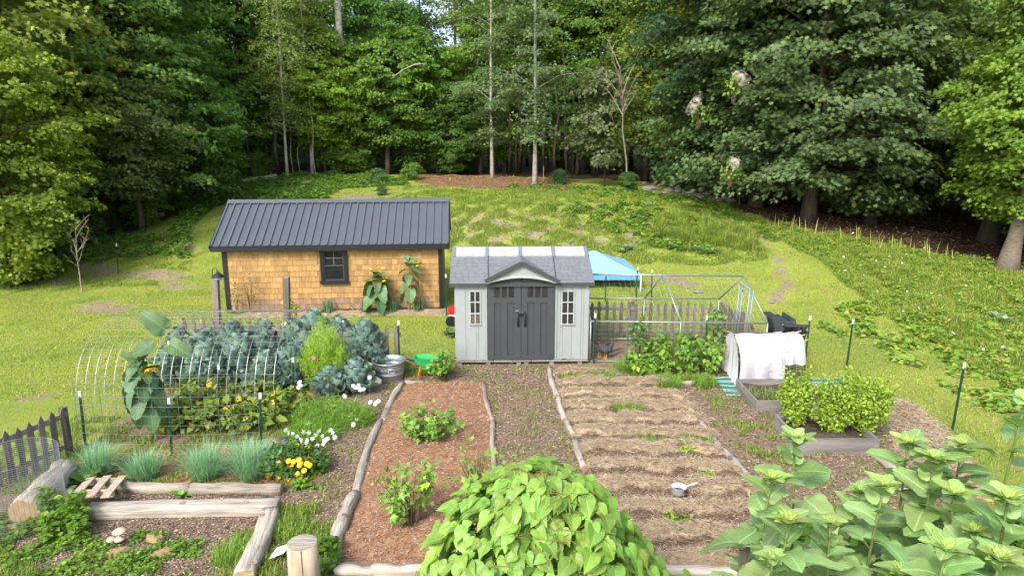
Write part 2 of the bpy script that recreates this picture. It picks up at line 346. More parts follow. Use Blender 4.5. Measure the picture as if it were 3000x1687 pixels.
dirt = np.maximum(dirt, np.clip(1-distpoly(XX, YY, PATH)/.55, 0, 1)*.75)
dirt = np.maximum(dirt, .62*np.clip((ZZ-.35)/.6, 0, 1)*np.clip((2.1-ZZ)/.3, 0, 1)*(XX > -3)*(XX < 6)*(YY < 34))      # thin soil on the cut bank
RUN = [(1.9,15.0),(5.9,15.0),(5.4,17.0),(1.5,17.0)]
mulch = np.zeros_like(XX)
for p in ([(-3.6,2),(6.7,2),(6.7,11.5),(6.3,14.9),(1.7,15),(-2.6,15.1),(-3.2,11)], [(-9.4,2),(-3.2,2),(-3.2,10.8),(-9.4,9.6)], [(-7.2,10.8),(-2.6,10.8),(-2.6,15.2),(-7,15.2)], RUN): mulch = np.maximum(mulch, soft(p, .5))
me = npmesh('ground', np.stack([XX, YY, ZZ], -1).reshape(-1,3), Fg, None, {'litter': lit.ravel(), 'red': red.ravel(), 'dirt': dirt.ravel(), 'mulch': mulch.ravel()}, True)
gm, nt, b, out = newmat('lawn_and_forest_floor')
tc = nd(nt, 'ShaderNodeTexCoord')
def nz(s, d=5, r=.6):
    n = nd(nt, 'ShaderNodeTexNoise', Scale=s, Detail=d, Roughness=r); nt.links.new(tc.outputs['Object'], n.inputs['Vector']); return n.outputs[0]
nA, nB, nC, nD = nz(.35), nz(1.6), nz(14, 6, .75), nz(55, 4, .7)
g1 = ramp(nt, [(.35,(.17,.26,.035)),(.5,(.26,.34,.045)),(.65,(.37,.39,.07))], nA)
g2 = ramp(nt, [(.3,(.09,.17,.02)),(.5,(.22,.3,.045)),(.7,(.4,.4,.11))], nC)
gr = mixc(nt, .5, g1.outputs[0], g2.outputs[0])
fine = ramp(nt, [(.32,(.4,.42,.4)),(.68,(1.5,1.5,1.4))], nD); gr = mixc(nt, 1, gr, fine.outputs[0], 'MULTIPLY'); thatch = ramp(nt, [(.5,(0,0,0)),(.68,(1,1,1))], nz(5.5, 6, .7)); gr = mixc(nt, thatch.outputs[0], gr, (.34,.27,.13))
dr = ramp(nt, [(.3,(.14,.105,.065)),(.5,(.27,.215,.145)),(.7,(.4,.335,.245))], nC)
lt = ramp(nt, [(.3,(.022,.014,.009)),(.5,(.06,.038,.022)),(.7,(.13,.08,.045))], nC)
rd = ramp(nt, [(.3,(.09,.055,.035)),(.5,(.19,.11,.065)),(.7,(.33,.22,.14))], nC)
mu = ramp(nt, [(.3,(.12,.085,.06)),(.5,(.24,.175,.125)),(.7,(.4,.31,.235))], nz(26, 6, .8))
def att(n): return nd(nt, 'ShaderNodeAttribute', attribute_name=n).outputs['Fac']
def thresh(a, n, k=2.2, off=.0):
    # attribute pushed through noise so that edges are ragged
    s = nd(nt, 'ShaderNodeMath', operation='ADD'); nt.links.new(a, s.inputs[0]); s2 = nd(nt, 'ShaderNodeMath', operation='MULTIPLY_ADD'); nt.links.new(n, s2.inputs[0]); s2.inputs[1].default_value = k; s2.inputs[2].default_value = -k/2-.5+off
    nt.links.new(s2.outputs[0], s.inputs[1]); m2 = nd(nt, 'ShaderNodeMapRange'); m2.inputs[1].default_value = -.12; m2.inputs[2].default_value = .15; nt.links.new(s.outputs[0], m2.inputs[0])
    gate = nd(nt, 'ShaderNodeMath', operation='MULTIPLY'); g0 = nd(nt, 'ShaderNodeMapRange'); g0.inputs[1].default_value = 0; g0.inputs[2].default_value = .25; nt.links.new(a, g0.inputs[0]); nt.links.new(g0.outputs[0], gate.inputs[0]); nt.links.new(m2.outputs[0], gate.inputs[1]); return gate.outputs[0]
c = mixc(nt, thresh(att('dirt'), nB, 2.4, -.12), gr, dr.outputs[0])
c = mixc(nt, thresh(att('mulch'), nB, 1.2, .1), c, mu.outputs[0])
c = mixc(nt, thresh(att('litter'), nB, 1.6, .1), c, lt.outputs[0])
c = mixc(nt, thresh(att('red'), nB, 2.4, -.15), c, rd.outputs[0])
nt.links.new(c, b.inputs['Base Color']); b.inputs['Roughness'].default_value = .95; b.inputs['Specular IOR Level'].default_value = .1
bp = nd(nt, 'ShaderNodeBump', Strength=.8, Distance=.04); nt.links.new(nD, bp.inputs['Height']); nt.links.new(bp.outputs[0], b.inputs['Normal'])
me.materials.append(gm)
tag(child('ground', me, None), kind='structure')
def gridsheet(name, poly, step, zf, mat, kind='structure', attrs=None):
    xs_ = [p[0] for p in poly]; ys_ = [p[1] for p in poly]; gx = np.arange(min(xs_)-step, max(xs_)+2*step, step); gy = np.arange(min(ys_)-step, max(ys_)+2*step, step)
    X, Y = np.meshgrid(gx, gy); Z = zf(X, Y); ins = inpoly(X, Y, poly); i = np.arange(X.size).reshape(X.shape)
    q = np.stack([i[:-1,:-1], i[:-1,1:], i[1:,1:], i[1:,:-1]], -1).reshape(-1,4); k = ins.ravel()[q].any(1); q = q[k]
    u, inv = np.unique(q, return_inverse=True); inv = inv.reshape(q.shape); P = np.stack([X, Y, Z], -1).reshape(-1,3)[u]
    o = np.array([P[:,0].mean(), P[:,1].mean(), 0]); me = npmesh(name, P-o, inv, mat, {k2: f(P) for k2, f in (attrs or {}).items()}, True)
    return tag(child(name, me, None, tuple(o)), kind=kind)
# pine-needle bed
B1 = [tuple(G(*p))[:2] for p in ((1178,1122),(1418,1122),(1445,1230),(1452,1350),(1462,1675),(985,1675),(988,1600),(1040,1440),(1100,1250))]
def zb1(x, y):
    d = distpoly(x, y, B1, True); i = inpoly(x, y, B1); return np.where(i, .02+.055*sstep(d, 0, .5)+.016*wob(x, y, 1.1)+.008*wob(x, y, 4), -.03)
M['needlebed'] = pm('orange_pine_needle_mulch', (.36,.215,.14), (.22,.145,.1), 7, (1,1,1), .95, bump=.9, bscale=70, c3=(.5,.35,.24), detail=12, spec=.1)
gridsheet('pine_needle_bed', B1, .06, zb1, M['needlebed'])
# straw bed with furrows
B2 = [tuple(G(*p))[:2] for p in ((1612,1078),(1800,1085),(1985,1122),(2060,1210),(2170,1370),(2330,1560),(2400,1675),(1760,1675),(1700,1350),(1672,1280),(1640,1200))]
def fur(x, y): return .5+.5*np.sin((y+.07*wob(x, y, .6)+.04*x)*2*PI/.62+1.0)
def zb2(x, y):
    d = distpoly(x, y, B2, True); i = inpoly(x, y, B2); e = sstep(d, 0, .3)
    return np.where(i, .02+e*(.11*fur(x, y)**.8+.025*wob(x, y, 1.3)+.016*wob(x, y, 4.5)), -.03)
strawm, nt, b, out = newmat('straw_over_soil'); tc = nd(nt, 'ShaderNodeTexCoord')
at = nd(nt, 'ShaderNodeAttribute', attribute_name='straw').outputs['Fac']
n1 = nd(nt, 'ShaderNodeTexNoise', Scale=3.2, Detail=5); n2 = nd(nt, 'ShaderNodeTexNoise', Scale=30, Detail=6, Roughness=.8); mp = nd(nt, 'ShaderNodeMapping'); mp.inputs['Scale'].default_value = (.35,1,1)
nt.links.new(tc.outputs['Object'], n1.inputs['Vector']); nt.links.new(tc.outputs['Object'], mp.inputs[0]); nt.links.new(mp.outputs[0], n2.inputs['Vector'])
s1 = ramp(nt, [(.3,(.27,.2,.13)),(.5,(.4,.31,.205)),(.7,(.53,.43,.3))], n2.outputs[0]); s2 = ramp(nt, [(.3,(.06,.04,.028)),(.5,(.12,.083,.058)),(.7,(.22,.155,.11))], n2.outputs[0])
ma = nd(nt, 'ShaderNodeMath', operation='MULTIPLY_ADD'); nt.links.new(n1.outputs[0], ma.inputs[0]); ma.inputs[1].default_value = 1.3; ma.inputs[2].default_value = -.65
mb = nd(nt, 'ShaderNodeMath', operation='ADD'); nt.links.new(ma.outputs[0], mb.inputs[0]); nt.links.new(at, mb.inputs[1]); mr = nd(nt, 'ShaderNodeMapRange'); mr.inputs[1].default_value = .35; mr.inputs[2].default_value = .6; nt.links.new(mb.outputs[0], mr.inputs[0])
nt.links.new(mixc(nt, mr.outputs[0], s2.outputs[0], s1.outputs[0]), b.inputs['Base Color']); b.inputs['Roughness'].default_value = .95; b.inputs['Specular IOR Level'].default_value = .1
n3 = nd(nt, 'ShaderNodeTexNoise', Scale=60, Detail=4); nt.links.new(mp.outputs[0], n3.inputs['Vector']); bp = nd(nt, 'ShaderNodeBump', Strength=.9, Distance=.03); nt.links.new(n3.outputs[0], bp.inputs['Height']); nt.links.new(bp.outputs[0], b.inputs['Normal'])
gridsheet('straw_mulched_bed', B2, .05, zb2, strawm, attrs={'straw': lambda P: fur(P[:,0], P[:,1])})
B3 = [tuple(T(*p))[:2] for p in ((2610,1205),(2625,1175),(2690,1190),(2780,1270),(2860,1370),(2960,1480),(2740,1440),(2600,1340))]
def zb3(x, y):
    d = distpoly(x, y, B3, True); return hgt(x, y)+np.where(inpoly(x, y, B3), .02+.12*sstep(d, 0, .45)+.035*wob(x, y, 1.5)+.02*wob(x, y, 4), -.04)
gridsheet('straw_covered_bed_by_raised_boxes', B3, .06, zb3, strawm, attrs={'straw': lambda P: P[:,0]*0+.52})
cabL = G(668,918); cabR = G(1299,906)
cu = (cabR-cabL).normalized(); cvb = Vector((-cu.y, cu.x, 0)); cW = (cabR-cabL).length
B4 = [tuple(cabL+cu*a+cvb*q)[:2] for a, q in ((.6,-.05),(cW+.2,-.05),(cW+.1,-.75),(cW*.7,-.6),(3.5,-.75),(1.2,-.55),(.3,-.5))]
def zb4(x, y):
    d = distpoly(x, y, B4, True); return np.where(inpoly(x, y, B4), .015+.07*sstep(d, 0, .35)+.015*wob(x, y, 2), -.04)
gridsheet('straw_strip_below_cabin', B4, .06, zb4, strawm, attrs={'straw': lambda P: P[:,0]*0+.8})
# ------------------------------------------------------------------ cedar cabin
CH = CAMH - 0; cD = 3.4; cH = 2.1
cab = thing('garden_cabin', 'cedar shingled cabin with dark standing seam metal roof behind the vegetable patch', 'cabin', cabL)
def cf(a, q, z): return cabL+cu*a+cvb*q+Vector((0,0,z))
cyaw = math.atan2(cu.y, cu.x)
M['ply'] = pm('cabin_sheathing', (.3,.19,.09), None, 4, rough=.9)
M['blackpaint'] = pm('black_painted_trim', (.012,.013,.016), (.009,.01,.012), 12, rough=.45, spec=.4)
M['shingle'] = pm('cedar_shingle', (.345,.21,.08), (.275,.155,.055), 5, (1,1,.18), .75, bump=.25, bscale=18, objrnd=.24, c3=(.43,.265,.11))
M['shinglelow'] = pm('cedar_shingle_weathered', (.29,.2,.135), (.2,.13,.085), 5, (1,1,.18), .85, bump=.25, bscale=18, objrnd=.18)
M['roofmetal'] = pm('charcoal_roof_metal', (.125,.14,.163), (.11,.124,.146), 3, rough=.3, metal=.35, spec=.7)
M['ribmetal'] = M['roofmetal']
M['glass'] = pm('dark_window_glass', (.02,.024,.026), (.012,.014,.015), 2, rough=.06, spec=.8)
m = MB()
w0 = [cf(0,0,.06), cf(cW,0,.06), cf(cW,0,cH), cf(0,0,cH)]
gb = [cf(0,0,.06), cf(0,cD,.06), cf(0,cD,cH), cf(0,cD/2,cH+cD/2*.6), cf(0,0,cH)]
m.prism(gb, cu*cW); m.build('wall', M['ply'], cab)
m = MB(); m.box(cf(cW/2, cD/2, -.02), (cW-.1, cD-.1, .18), cyaw); m.build('base', M['blackpaint'], cab)
# window opening
wA0 = (938-668)/631*cW; 
def cface(px, py):
    """point of the cabin's front plane on a sight line"""
    d = ray(px, py); t = (cabL-Vector((0,0,CAMH))).dot(cvb)/d.dot(cvb); p = Vector((0,0,CAMH))+d*t; return (p-cabL).dot(cu), p.z
wx0, wz1 = cface(936,726); wx1, wz0 = cface(1021,829)
# shingles: courses up the wall, each shingle its own part
course = []
nc = 12; ch_ = (cH-.1)/nc
rs = random.Random(11)
smeshes = {}
allsh = []
for k in range(nc):
    x = .1
    while x < cW-.12:
        w = rs.choice([.09,.11,.12,.135,.15,.165,.185]); w = min(w, cW-.1-x)
        if w < .05: break
        z0 = .08+k*ch_; z1 = z0+ch_*1.06
        if not (x+w > wx0+.01 and x < wx1-.01 and z1 > wz0+.04 and z0 < wz1):
            allsh.append((w, x, z0, z1, k))
        x += w
allsh.sort(key=lambda t: -t[0])
rest = MB()
for i, (w, x, z0, z1, k) in enumerate(allsh):
    zz = z0+rs.uniform(-.004,.004); t = .022+rs.uniform(0,.004)
    if i < 300:
        key = (round(w,3), k < 2)
        if key not in smeshes:
            q = MB(); h = ch_*1.06; e = .0025
            q.add([(e,-.024,0),(w-e,-.024,0),(w-e,-.006,h),(e,-.006,h),(e,0,0),(w-e,0,0),(w-e,0,h),(e,0,h)], [(0,1,2,3),(4,7,6,5),(0,4,5,1),(3,2,6,7),(0,3,7,4),(1,5,6,2)])
            smeshes[key] = q.mesh('shingle', M['shinglelow'] if k < 2 else M['shingle'])
        o = child('shingle', smeshes[key], cab, cf(x, -rs.uniform(0,.003), zz)-cabL); o.rotation_euler = (0,0,cyaw)
    else:
        P = [cf(x+.002,-.024,zz), cf(x+w-.002,-.024,zz), cf(x+w-.002,-.006,zz+ch_*1.06), cf(x+.002,-.006,zz+ch_*1.06)]
        Q = [cf(x+.002,0,zz), cf(x+w-.002,0,zz), cf(x+w-.002,0,zz+ch_*1.06), cf(x+.002,0,zz+ch_*1.06)]
        rest.add(P+Q, [(0,1,2,3),(4,7,6,5),(0,4,5,1),(3,2,6,7),(0,3,7,4),(1,5,6,2)])
rest.build('shingle', M['shingle'], cab, kind='stuff')
for a in (.05, cW-.05):
    m = MB(); m.box(cf(a, -.022, cH/2+.03), (.13, .05, cH), cyaw); m.build('corner_board', M['blackpaint'], cab)
# window
ww = wx1-wx0; wh = wz1-wz0; wc = (wx0+wx1)/2
wf = MB()
for a, z, dx, dz in ((wx0+.05,(wz0+wz1)/2+.04,.1,wh-.08),(wx1-.05,(wz0+wz1)/2+.04,.1,wh-.08),(wc,wz1-.04,ww-.2,.08)): wf.box(cf(a,-.035,z), (dx,.07,dz), cyaw)
wfo = wf.build('window_frame', M['blackpaint'], cab)
m = MB(); m.box(cf(wc,-.05,wz0+.04), (ww+.04,.1,.08), cyaw); m.build('sill', M['blackpaint'], wfo)
iz0 = wz0+.08; iz1 = wz1-.08; mid = (iz0+iz1)/2
m = MB()
for z in (iz0+.025, mid, iz1-.02): m.box(cf(wc,-.02,z), (ww-.2,.04,.045), cyaw)
for a in (wx0+.115, wx1-.115): m.box(cf(a,-.018,(iz0+iz1)/2), (.035,.036,iz1-iz0), cyaw)
m.build('sash', pm('charcoal_sash', (.05,.052,.058), None, 8, rough=.5), wfo)
for z, nm in (((iz0+mid)/2, 'pane'), ((mid+iz1)/2, 'pane')):
    m = MB(); m.box(cf(wc,-.004,z), (ww-.26,.006,(iz1-iz0)/2-.04), cyaw); m.build(nm, M['glass'], wfo)
m = MB()
m.box(cf(wc,-.012,(mid+iz1)/2), (.014,.008,(iz1-iz0)/2-.06), cyaw); m.box(cf(wc,-.012,(mid+iz1)/2), (ww-.28,.008,.014), cyaw)
m.build('muntin', M['whitepaint'] if 0 else pm('grey_muntin', (.2,.21,.22), None, 8), wfo)
# roof
rid = A(665, 592, cabL.y+cD/2).z; rise = rid-cH-.04; ov = .22; ohL = .24; ohR = .2
sl = rise/(cD/2)
def rf(a, q, dz=0):   # roof surface, q from the front wall plane
    z = cH+.06+sl*(q if q <= cD/2 else cD-q); return cf(a, q, z+dz)
m = MB()
prof = [rf(-ohL,-ov,-.07), rf(-ohL,-ov,0), rf(-ohL,cD/2,0), rf(-ohL,cD+ov,0), rf(-ohL,cD+ov,-.07), rf(-ohL,cD/2,-.07)]
m.prism(prof, cu*(cW+ohL+ohR)); m.build('roof', M['roofmetal'], cab)
npan = 29; pw = (cW+ohL+ohR)/npan
for side in (0, 1):
    for k in range(npan+1):
        a = -ohL+k*pw; a = min(max(a, -ohL+.02), cW+ohR-.02)
        q0, q1 = ((-ov-.01, cD/2-.04) if side == 0 else (cD+ov+.01, cD/2+.04))
        m = MB(); m.beam(rf(a,q0,.024), rf(a,q1,.024), .036, .052)
        m.build('roof_seam', M['roofmetal'], cab)
minor = MB()
for k in range(npan):
    for f in (.2,.36,.5,.64,.8):
        if side or True: minor.beam(rf(-ohL+(k+f)*pw,-ov-.005,.002), rf(-ohL+(k+f)*pw,cD/2-.05,.002), .012, .008)
minor.build('panel_rib', M['roofmetal'], cab, kind='stuff')
m = MB(); m.beam(cf(-ohL-.02,cD/2-.08,rise+cH+.06), cf(cW+ohR+.02,cD/2-.08,rise+cH+.06), .18, .02, up=(cvb*-sl+Vector((0,0,1)))); m.beam(cf(-ohL-.02,cD/2+.08,rise+cH+.06), cf(cW+ohR+.02,cD/2+.08,rise+cH+.06), .18, .02, up=(cvb*sl+Vector((0,0,1))))
m.build('ridge_cap', M['roofmetal'], cab)
m = MB(); m.beam(rf(-ohL-.01,-ov-.012,-.08), rf(cW+ohR+.01,-ov-.012,-.08), .035, .14); m.build('fascia', M['blackpaint'], cab)
for a in (-ohL-.018, cW+ohR+.018):
    m = MB(); m.beam(rf(a,-ov-.03,-.05), rf(a,cD/2,-.05), .035, .15); m.beam(rf(a,cD+ov,-.05), rf(a,cD/2,-.05), .035, .15); m.build('rake_board', M['blackpaint'], cab)
m = MB(); m.beam(cf(-ohL,-ov/2-.02,cH-.07), cf(cW+ohR,-ov/2-.02,cH-.07), ov+.02, .015); m.build('soffit', M['blackpaint'], cab)
# screws of the roof sheets
m = MB()
for k in range(npan):
    for q in (.1,.75,1.4): m.box(rf(-ohL+(k+.1)*pw, q-.15, .012), (.022,.022,.012), cyaw)
m.build('roof_screws', pm('screw_head', (.3,.32,.34), None, 8, rough=.4), cab, kind='stuff')
# ------------------------------------------------------------------ grey plastic shed
sL = G(1335,1067); sR = G(1722,1063)
su = (sR-sL).normalized(); sb = Vector((-su.y, su.x, 0)); sW = (sR-sL).length; sD = 2.3; syaw = math.atan2(su.y, su.x)
shed = thing('plastic_shed', 'light grey plastic garden shed with charcoal double doors and skylight ridge', 'shed', sL)
def sf(a, q, z): return sL+su*a+sb*q+Vector((0,0,z))
def sface(px, py, q=0):
    o = sL+sb*q; d = ray(px, py); t = (o-Vector((0,0,CAMH))).dot(sb)/d.dot(sb); p = Vector((0,0,CAMH))+d*t; return (p-sL).dot(su), p.z
M['shedwall'] = pm('light_grey_plastic_wall', (.285,.315,.32), (.25,.275,.28), 2.2, rough=.5, bump=.12, bscale=30)
M['shedtrim'] = pm('pale_grey_plastic_trim', (.4,.43,.43), None, 3, rough=.45)
M['charcoal'] = pm('charcoal_plastic', (.052,.057,.064), (.044,.048,.054), 5, rough=.45, bump=.1, bscale=60, spec=.4)
M['charcoald'] = pm('charcoal_recess', (.036,.04,.046), None, 5, rough=.5)
M['shedroof'] = pm('slate_grey_plastic_shingle', (.17,.18,.195), (.135,.145,.16), 6, rough=.5, bump=.3, bscale=50, objrnd=.08)
M['skylight'] = pm('translucent_white_skylight', (.33,.335,.335), (.29,.295,.295), 4, rough=.35)
zf = .1                       # floor height on the pallets
ez = sface(1330,828)[1]; rz = A(1517,733,sL.y+sD/2).z
wallH = ez
m = MB(); m.prism([sf(0,0,zf), sf(0,sD,zf), sf(0,sD,wallH), sf(0,sD/2,rz-.04), sf(0,0,wallH)], su*sW); m.build('wall', M['shedwall'], shed)
dx0, _ = sface(1428,1065); dx1, _ = sface(1624,1062); dzs = sface(1430,828)[1]; dzc = sface(1527,810)[1]
for x0, x1 in ((0, dx0-.03), (dx1+.03, sW)):
    x = x0+.01; k = 0
    for w in ((.235,.235,.055,.21) if x0 == 0 else (.08,.055,.21,.21,.055,.21))*2:
        if x+w > x1-.01: w = x1-.01-x
        if w < .03: break
        m = MB(); m.box(sf(x+w/2,-.006,(zf+wallH)/2), (w-.008,.012,wallH-zf-.01), syaw); m.build('wall_panel', M['shedwall'], shed); x += w
def arch(x, xa=None, za=None):   # arched door head
    c = (dx0+dx1)/2; h = (dx1-dx0)/2; return dzs+(dzc-dzs)*(1-((x-c)/h)**2)
# doors
for side in (0, 1):
    xa, xb = (dx0+.01, (dx0+dx1)/2-.006) if side == 0 else ((dx0+dx1)/2+.006, dx1-.01)
    n = 8; xsn = [xa+(xb-xa)*i/n for i in range(n+1)]
    m = MB(); m.prism([sf(x,-.012,arch(x)-.01) for x in xsn]+[sf(xb,-.012,zf+.02), sf(xa,-.012,zf+.02)], sb*-.022)
    door = m.build('door', M['charcoal'], shed)
    # raised stiles and rails leave two tall panels and the window row sunk between them
    zt0 = sface(1530,871)[1]; zt1 = sface(1500,826)[1]; zp1 = sface(1500,886)[1]; zp0 = sface(1500,1041)[1]
    w_in = .1 if True else 0; a0 = xa+(.15 if side == 0 else .13); a1 = xb-(.14 if side == 0 else .15)
    def bar(x0, x1, z0, z1, nm='door_rail'):
        q = MB(); q.box(sf((x0+x1)/2,-.044,(z0+z1)/2), (x1-x0,.022,z1-z0), syaw); return q.build(nm, M['charcoal'], door)
    bar(xa+.003, a0, zf+.03, min(arch(xa), arch(a0))-.02, 'door_stile'); bar(a1, xb-.003, zf+.03, min(arch(a1), arch(xb))-.02, 'door_stile')
    bar(a0, a1, zf+.03, zp0); bar(a0, a1, zp1, zt0-.0); am = (a0+a1)/2; bar(am-.06, am+.06, zp0, zp1, 'door_stile')
    q = MB(); xx = [a0+(a1-a0)*i/6 for i in range(7)]
    q.prism([sf(x,-.033,arch(x)-.02) for x in xx]+[sf(x,-.033,arch(x)-.115) for x in xx[::-1]], sb*-.022); q.build('door_rail', M['charcoal'], door)
    tw = (a1-a0)/3
    for k in range(3):
        x0 = a0+k*tw+.022; x1 = a0+(k+1)*tw-.022
        q = MB(); q.prism([sf(x0,-.036,zt0+.01), sf(x1,-.036,zt0+.01), sf(x1,-.036,arch(x1)-.125), sf(x0,-.036,arch(x0)-.125)], sb*-.004); q.build('door_window', pm('smoked_door_pane', (.035,.038,.036), (.02,.02,.02), 3, rough=.12, spec=.7) if k == 0 and side == 0 else bpy.data.materials['smoked_door_pane'], door)
    for k in (1,2): bar(a0+k*tw-.022, a0+k*tw+.022, zt0, arch(a0+k*tw)-.115, 'door_stile')
    for x in (a0+.04, am-.1, am+.1, a1-.04):   # the fine groove lines in the panels
        q = MB(); q.box(sf(x,-.036,(zp0+zp1)/2), (.006,.006,zp1-zp0-.05), syaw); q.build('groove', M['charcoald'], door)
    hx = ((dx0+dx1)/2) + (-.075 if side == 0 else .085)
    hz = sface(1530,935)[1]
    q = MB(); q.tube([sf(hx,-.05,hz+.17), sf(hx,-.1,hz+.14), sf(hx,-.115,hz), sf(hx,-.1,hz-.12), sf(hx,-.05,hz-.15)], .018, 8); q.build('handle', M['blackpaint'], door, True)
hz = sface(1530,920)[1]
m = MB(); m.box(sf((dx0+dx1)/2+.015,-.068,hz), (.17,.03,.06), syaw); m.build('latch', M['blackpaint'], shed)
m = MB(); m.box(sf((dx0+dx1)/2-.09,-.062,sface(1515,908)[1]), (.09,.012,.016), syaw); m.build('latch_plate', M['tubing'], shed)
# side windows
for x0p, x1p in ((1375,1409),(1645,1681)):
    x0, z1 = sface(x0p, 851); x1, z0 = sface(x1p, 950)
    m = MB(); t = .022
    m.box(sf(x0+t/2,-.024,(z0+z1)/2), (t,.03,z1-z0), syaw); m.box(sf(x1-t/2,-.024,(z0+z1)/2), (t,.03,z1-z0), syaw)
    m.box(sf((x0+x1)/2,-.026,z1-t/2), (x1-x0,.034,t), syaw); m.box(sf((x0+x1)/2,-.03,z0+t/2), (x1-x0+.02,.042,t), syaw)
    wo_ = m.build('window_frame', M['shedtrim'], shed)
    m = MB(); m.box(sf((x0+x1)/2,-.024,(z0+z1)/2), (.024,.022,z1-z0-.04), syaw)
    for k in (1,2): m.box(sf((x0+x1)/2,-.026,z0+(z1-z0)*k/3), (x1-x0-.04,.022,.024), syaw)
    m.build('muntin', M['shedtrim'], wo_)
    for i in range(2):
        for k in range(3):
            m = MB(); w = (x1-x0)/2-.02; h = (z1-z0)/3-.012; m.box(sf(x0+(x1-x0)*(i+.5)/2,-.016,z0+(z1-z0)*(k+.5)/3), (w,.006,h), syaw)
            m.build('pane', (pm('pane_with_shelf_behind', (.16,.12,.1), (.07,.055,.05), 9, rough=.15) if x0p == 1375 and i == 0 else bpy.data.materials.get('pane_with_shelf_behind')) if (k == 0 and x0p == 1375) else bpy.data.materials.get('smoked_door_pane'), wo_)
# roof of moulded shingle tiles
so = .1; ssl = (rz-ez)/(sD/2)
def srf(a, q, dz=0): return sf(a, q, ez+.02+ssl*(min(q, sD-q))+dz)
rl = math.hypot(1, ssl)
m = MB(); m.prism([srf(-.1,-so,-.05), srf(-.1,-so,0), srf(-.1,sD/2,0), srf(-.1,sD+so,0), srf(-.1,sD+so,-.05), srf(-.1,sD/2,-.05)], su*(sW+.2)); roof = m.build('roof', M['shedroof'], shed)
rsr = random.Random(5); skyq = sD/2-.29
gpk = ((dx0+dx1)/2, sface(1532,768,-.25)[1]); gf0 = sface(1421,822,-.25); gf1 = sface(1640,824,-.25)
nrow = 8; rq = (skyq+so)/nrow
for r in range(nrow):
    q0 = -so+r*rq; x = -.1; 
    x = -.1
    while x < sW+.1-.02:
        w = rsr.choice((.12,.15,.18)); w = min(w, sW+.1-x)
        dz = .012+rsr.choice((0,.003,.006)); e = .003
        P = [srf(x+e,q0-.004,dz+.008), srf(x+w-e,q0-.004,dz+.008), srf(x+w-e,q0+rq,dz-.006), srf(x+e,q0+rq,dz-.006)]
        B = [p-Vector((0,0,.02)) for p in P]
        m = MB(); m.add(P+B, [(0,1,2,3),(7,6,5,4),(0,4,5,1),(3,2,6,7),(0,3,7,4),(1,5,6,2)])
        m.build('roof_tile', M['shedroof'], shed); x += w
for r in range(nrow):     # back slope, same courses in larger strips
    q0 = -so+r*rq
    P = [srf(-.1,sD-q0+.004,.02), srf(sW+.1,sD-q0+.004,.02), srf(sW+.1,sD-q0-rq,.006), srf(-.1,sD-q0-rq,.006)]
    m = MB(); m.add(P+[p-Vector((0,0,.02)) for p in P], [(3,2,1,0),(4,5,6,7),(1,5,4,0),(7,6,2,3),(4,7,3,0),(2,6,5,1)]); m.build('roof_course', M['shedroof'], shed)
for k in range(4):
    a0 = -.04+k*(sW+.08)/4+.04; a1 = -.04+(k+1)*(sW+.08)/4-.04
    m = MB(); top = [srf(a0,skyq,.035), srf(a0,sD/2,.06), srf(a0,sD-skyq,.035), srf(a0,sD-skyq,.005), srf(a0,sD/2,.02), srf(a0,skyq,.005)]
    m.prism(top, su*(a1-a0)); m.build('skylight_panel', M['skylight'], shed)
for k in range(5):
    a = -.04+k*(sW+.08)/4; w = .07
    m = MB(); m.prism([srf(a-w/2,skyq-.03,.05), srf(a-w/2,sD/2,.075), srf(a-w/2,sD-skyq+.03,.05), srf(a-w/2,sD-skyq+.03,.0), srf(a-w/2,sD/2,.02), srf(a-w/2,skyq-.03,.0)], su*w); m.build('ridge_strap', M['shedroof'], shed)
for a in (sW*.25, sW*.75):
    m = MB(); m.beam(srf(a,-so,.028), srf(a,skyq,.028), .012, .01); m.build('roof_joint', M['charcoald'], shed)
# dormer over the door
gx, gz = gpk; yb = -.27
m = MB(); apex = sf(gx,yb,gz); fL = sf(gf0[0],yb,gf0[1]); fR = sf(gf1[0],yb,gf1[1])
qa = min((gz-ez-.02)/ssl, skyq)                          # where the dormer ridge runs into the main slope
bA = srf(gx, qa, .03); bL = srf(gf0[0], -so+.02, .03); bR = srf(gf1[0], -so+.02, .03)
for f_, b_ in ((fL, bL), (fR, bR)):
    n = 7
    for k in range(n):
        t0, t1 = k/n, (k+1)/n; P = [f_.lerp(apex,t0), f_.lerp(apex,t1), b_.lerp(bA,t1), b_.lerp(bA,t0)]
        for side in (0, 1):
            u0, u1 = (0,.5) if side == 0 else (.5,1)
            Q = [P[0].lerp(P[3],u0), P[1].lerp(P[2],u0), P[1].lerp(P[2],u1), P[0].lerp(P[3],u1)]
            up = Vector((0,0,.024+.004*((k+side)%2))); m = MB(); m.add([q+up for q in Q]+[q-Vector((0,0,.015)) for q in Q], [(0,1,2,3),(7,6,5,4),(0,4,5,1),(3,2,6,7),(0,3,7,4),(1,5,6,2)])
            c_ = Vector((0,0,0)); m.build('dormer_tile', M['shedroof'], shed)
m = MB(); m.beam(fL+Vector((0,0,-.01))-sb*.01, apex+Vector((0,0,-.01))-sb*.01, .03, .075); m.beam(apex+Vector((0,0,-.01))-sb*.01, fR+Vector((0,0,-.01))-sb*.01, .03, .075); m.build('dormer_edge', M['charcoal'], shed)
n = 12; base = [sf(dx0+(dx1-dx0)*i/n, -.2, arch(dx0+(dx1-dx0)*i/n)+.05) for i in range(n+1)]
m = MB(); m.prism([fL+sb*.07+Vector((0,0,-.04)), sf(dx0-.02,-.2,dzs+.0)]+base+[sf(dx1+.02,-.2,dzs+.0), fR+sb*.07+Vector((0,0,-.04)), apex+sb*.07-Vector((0,0,.06))], sb*.19); m.build('gable', M['shedwall'], shed)
m = MB()
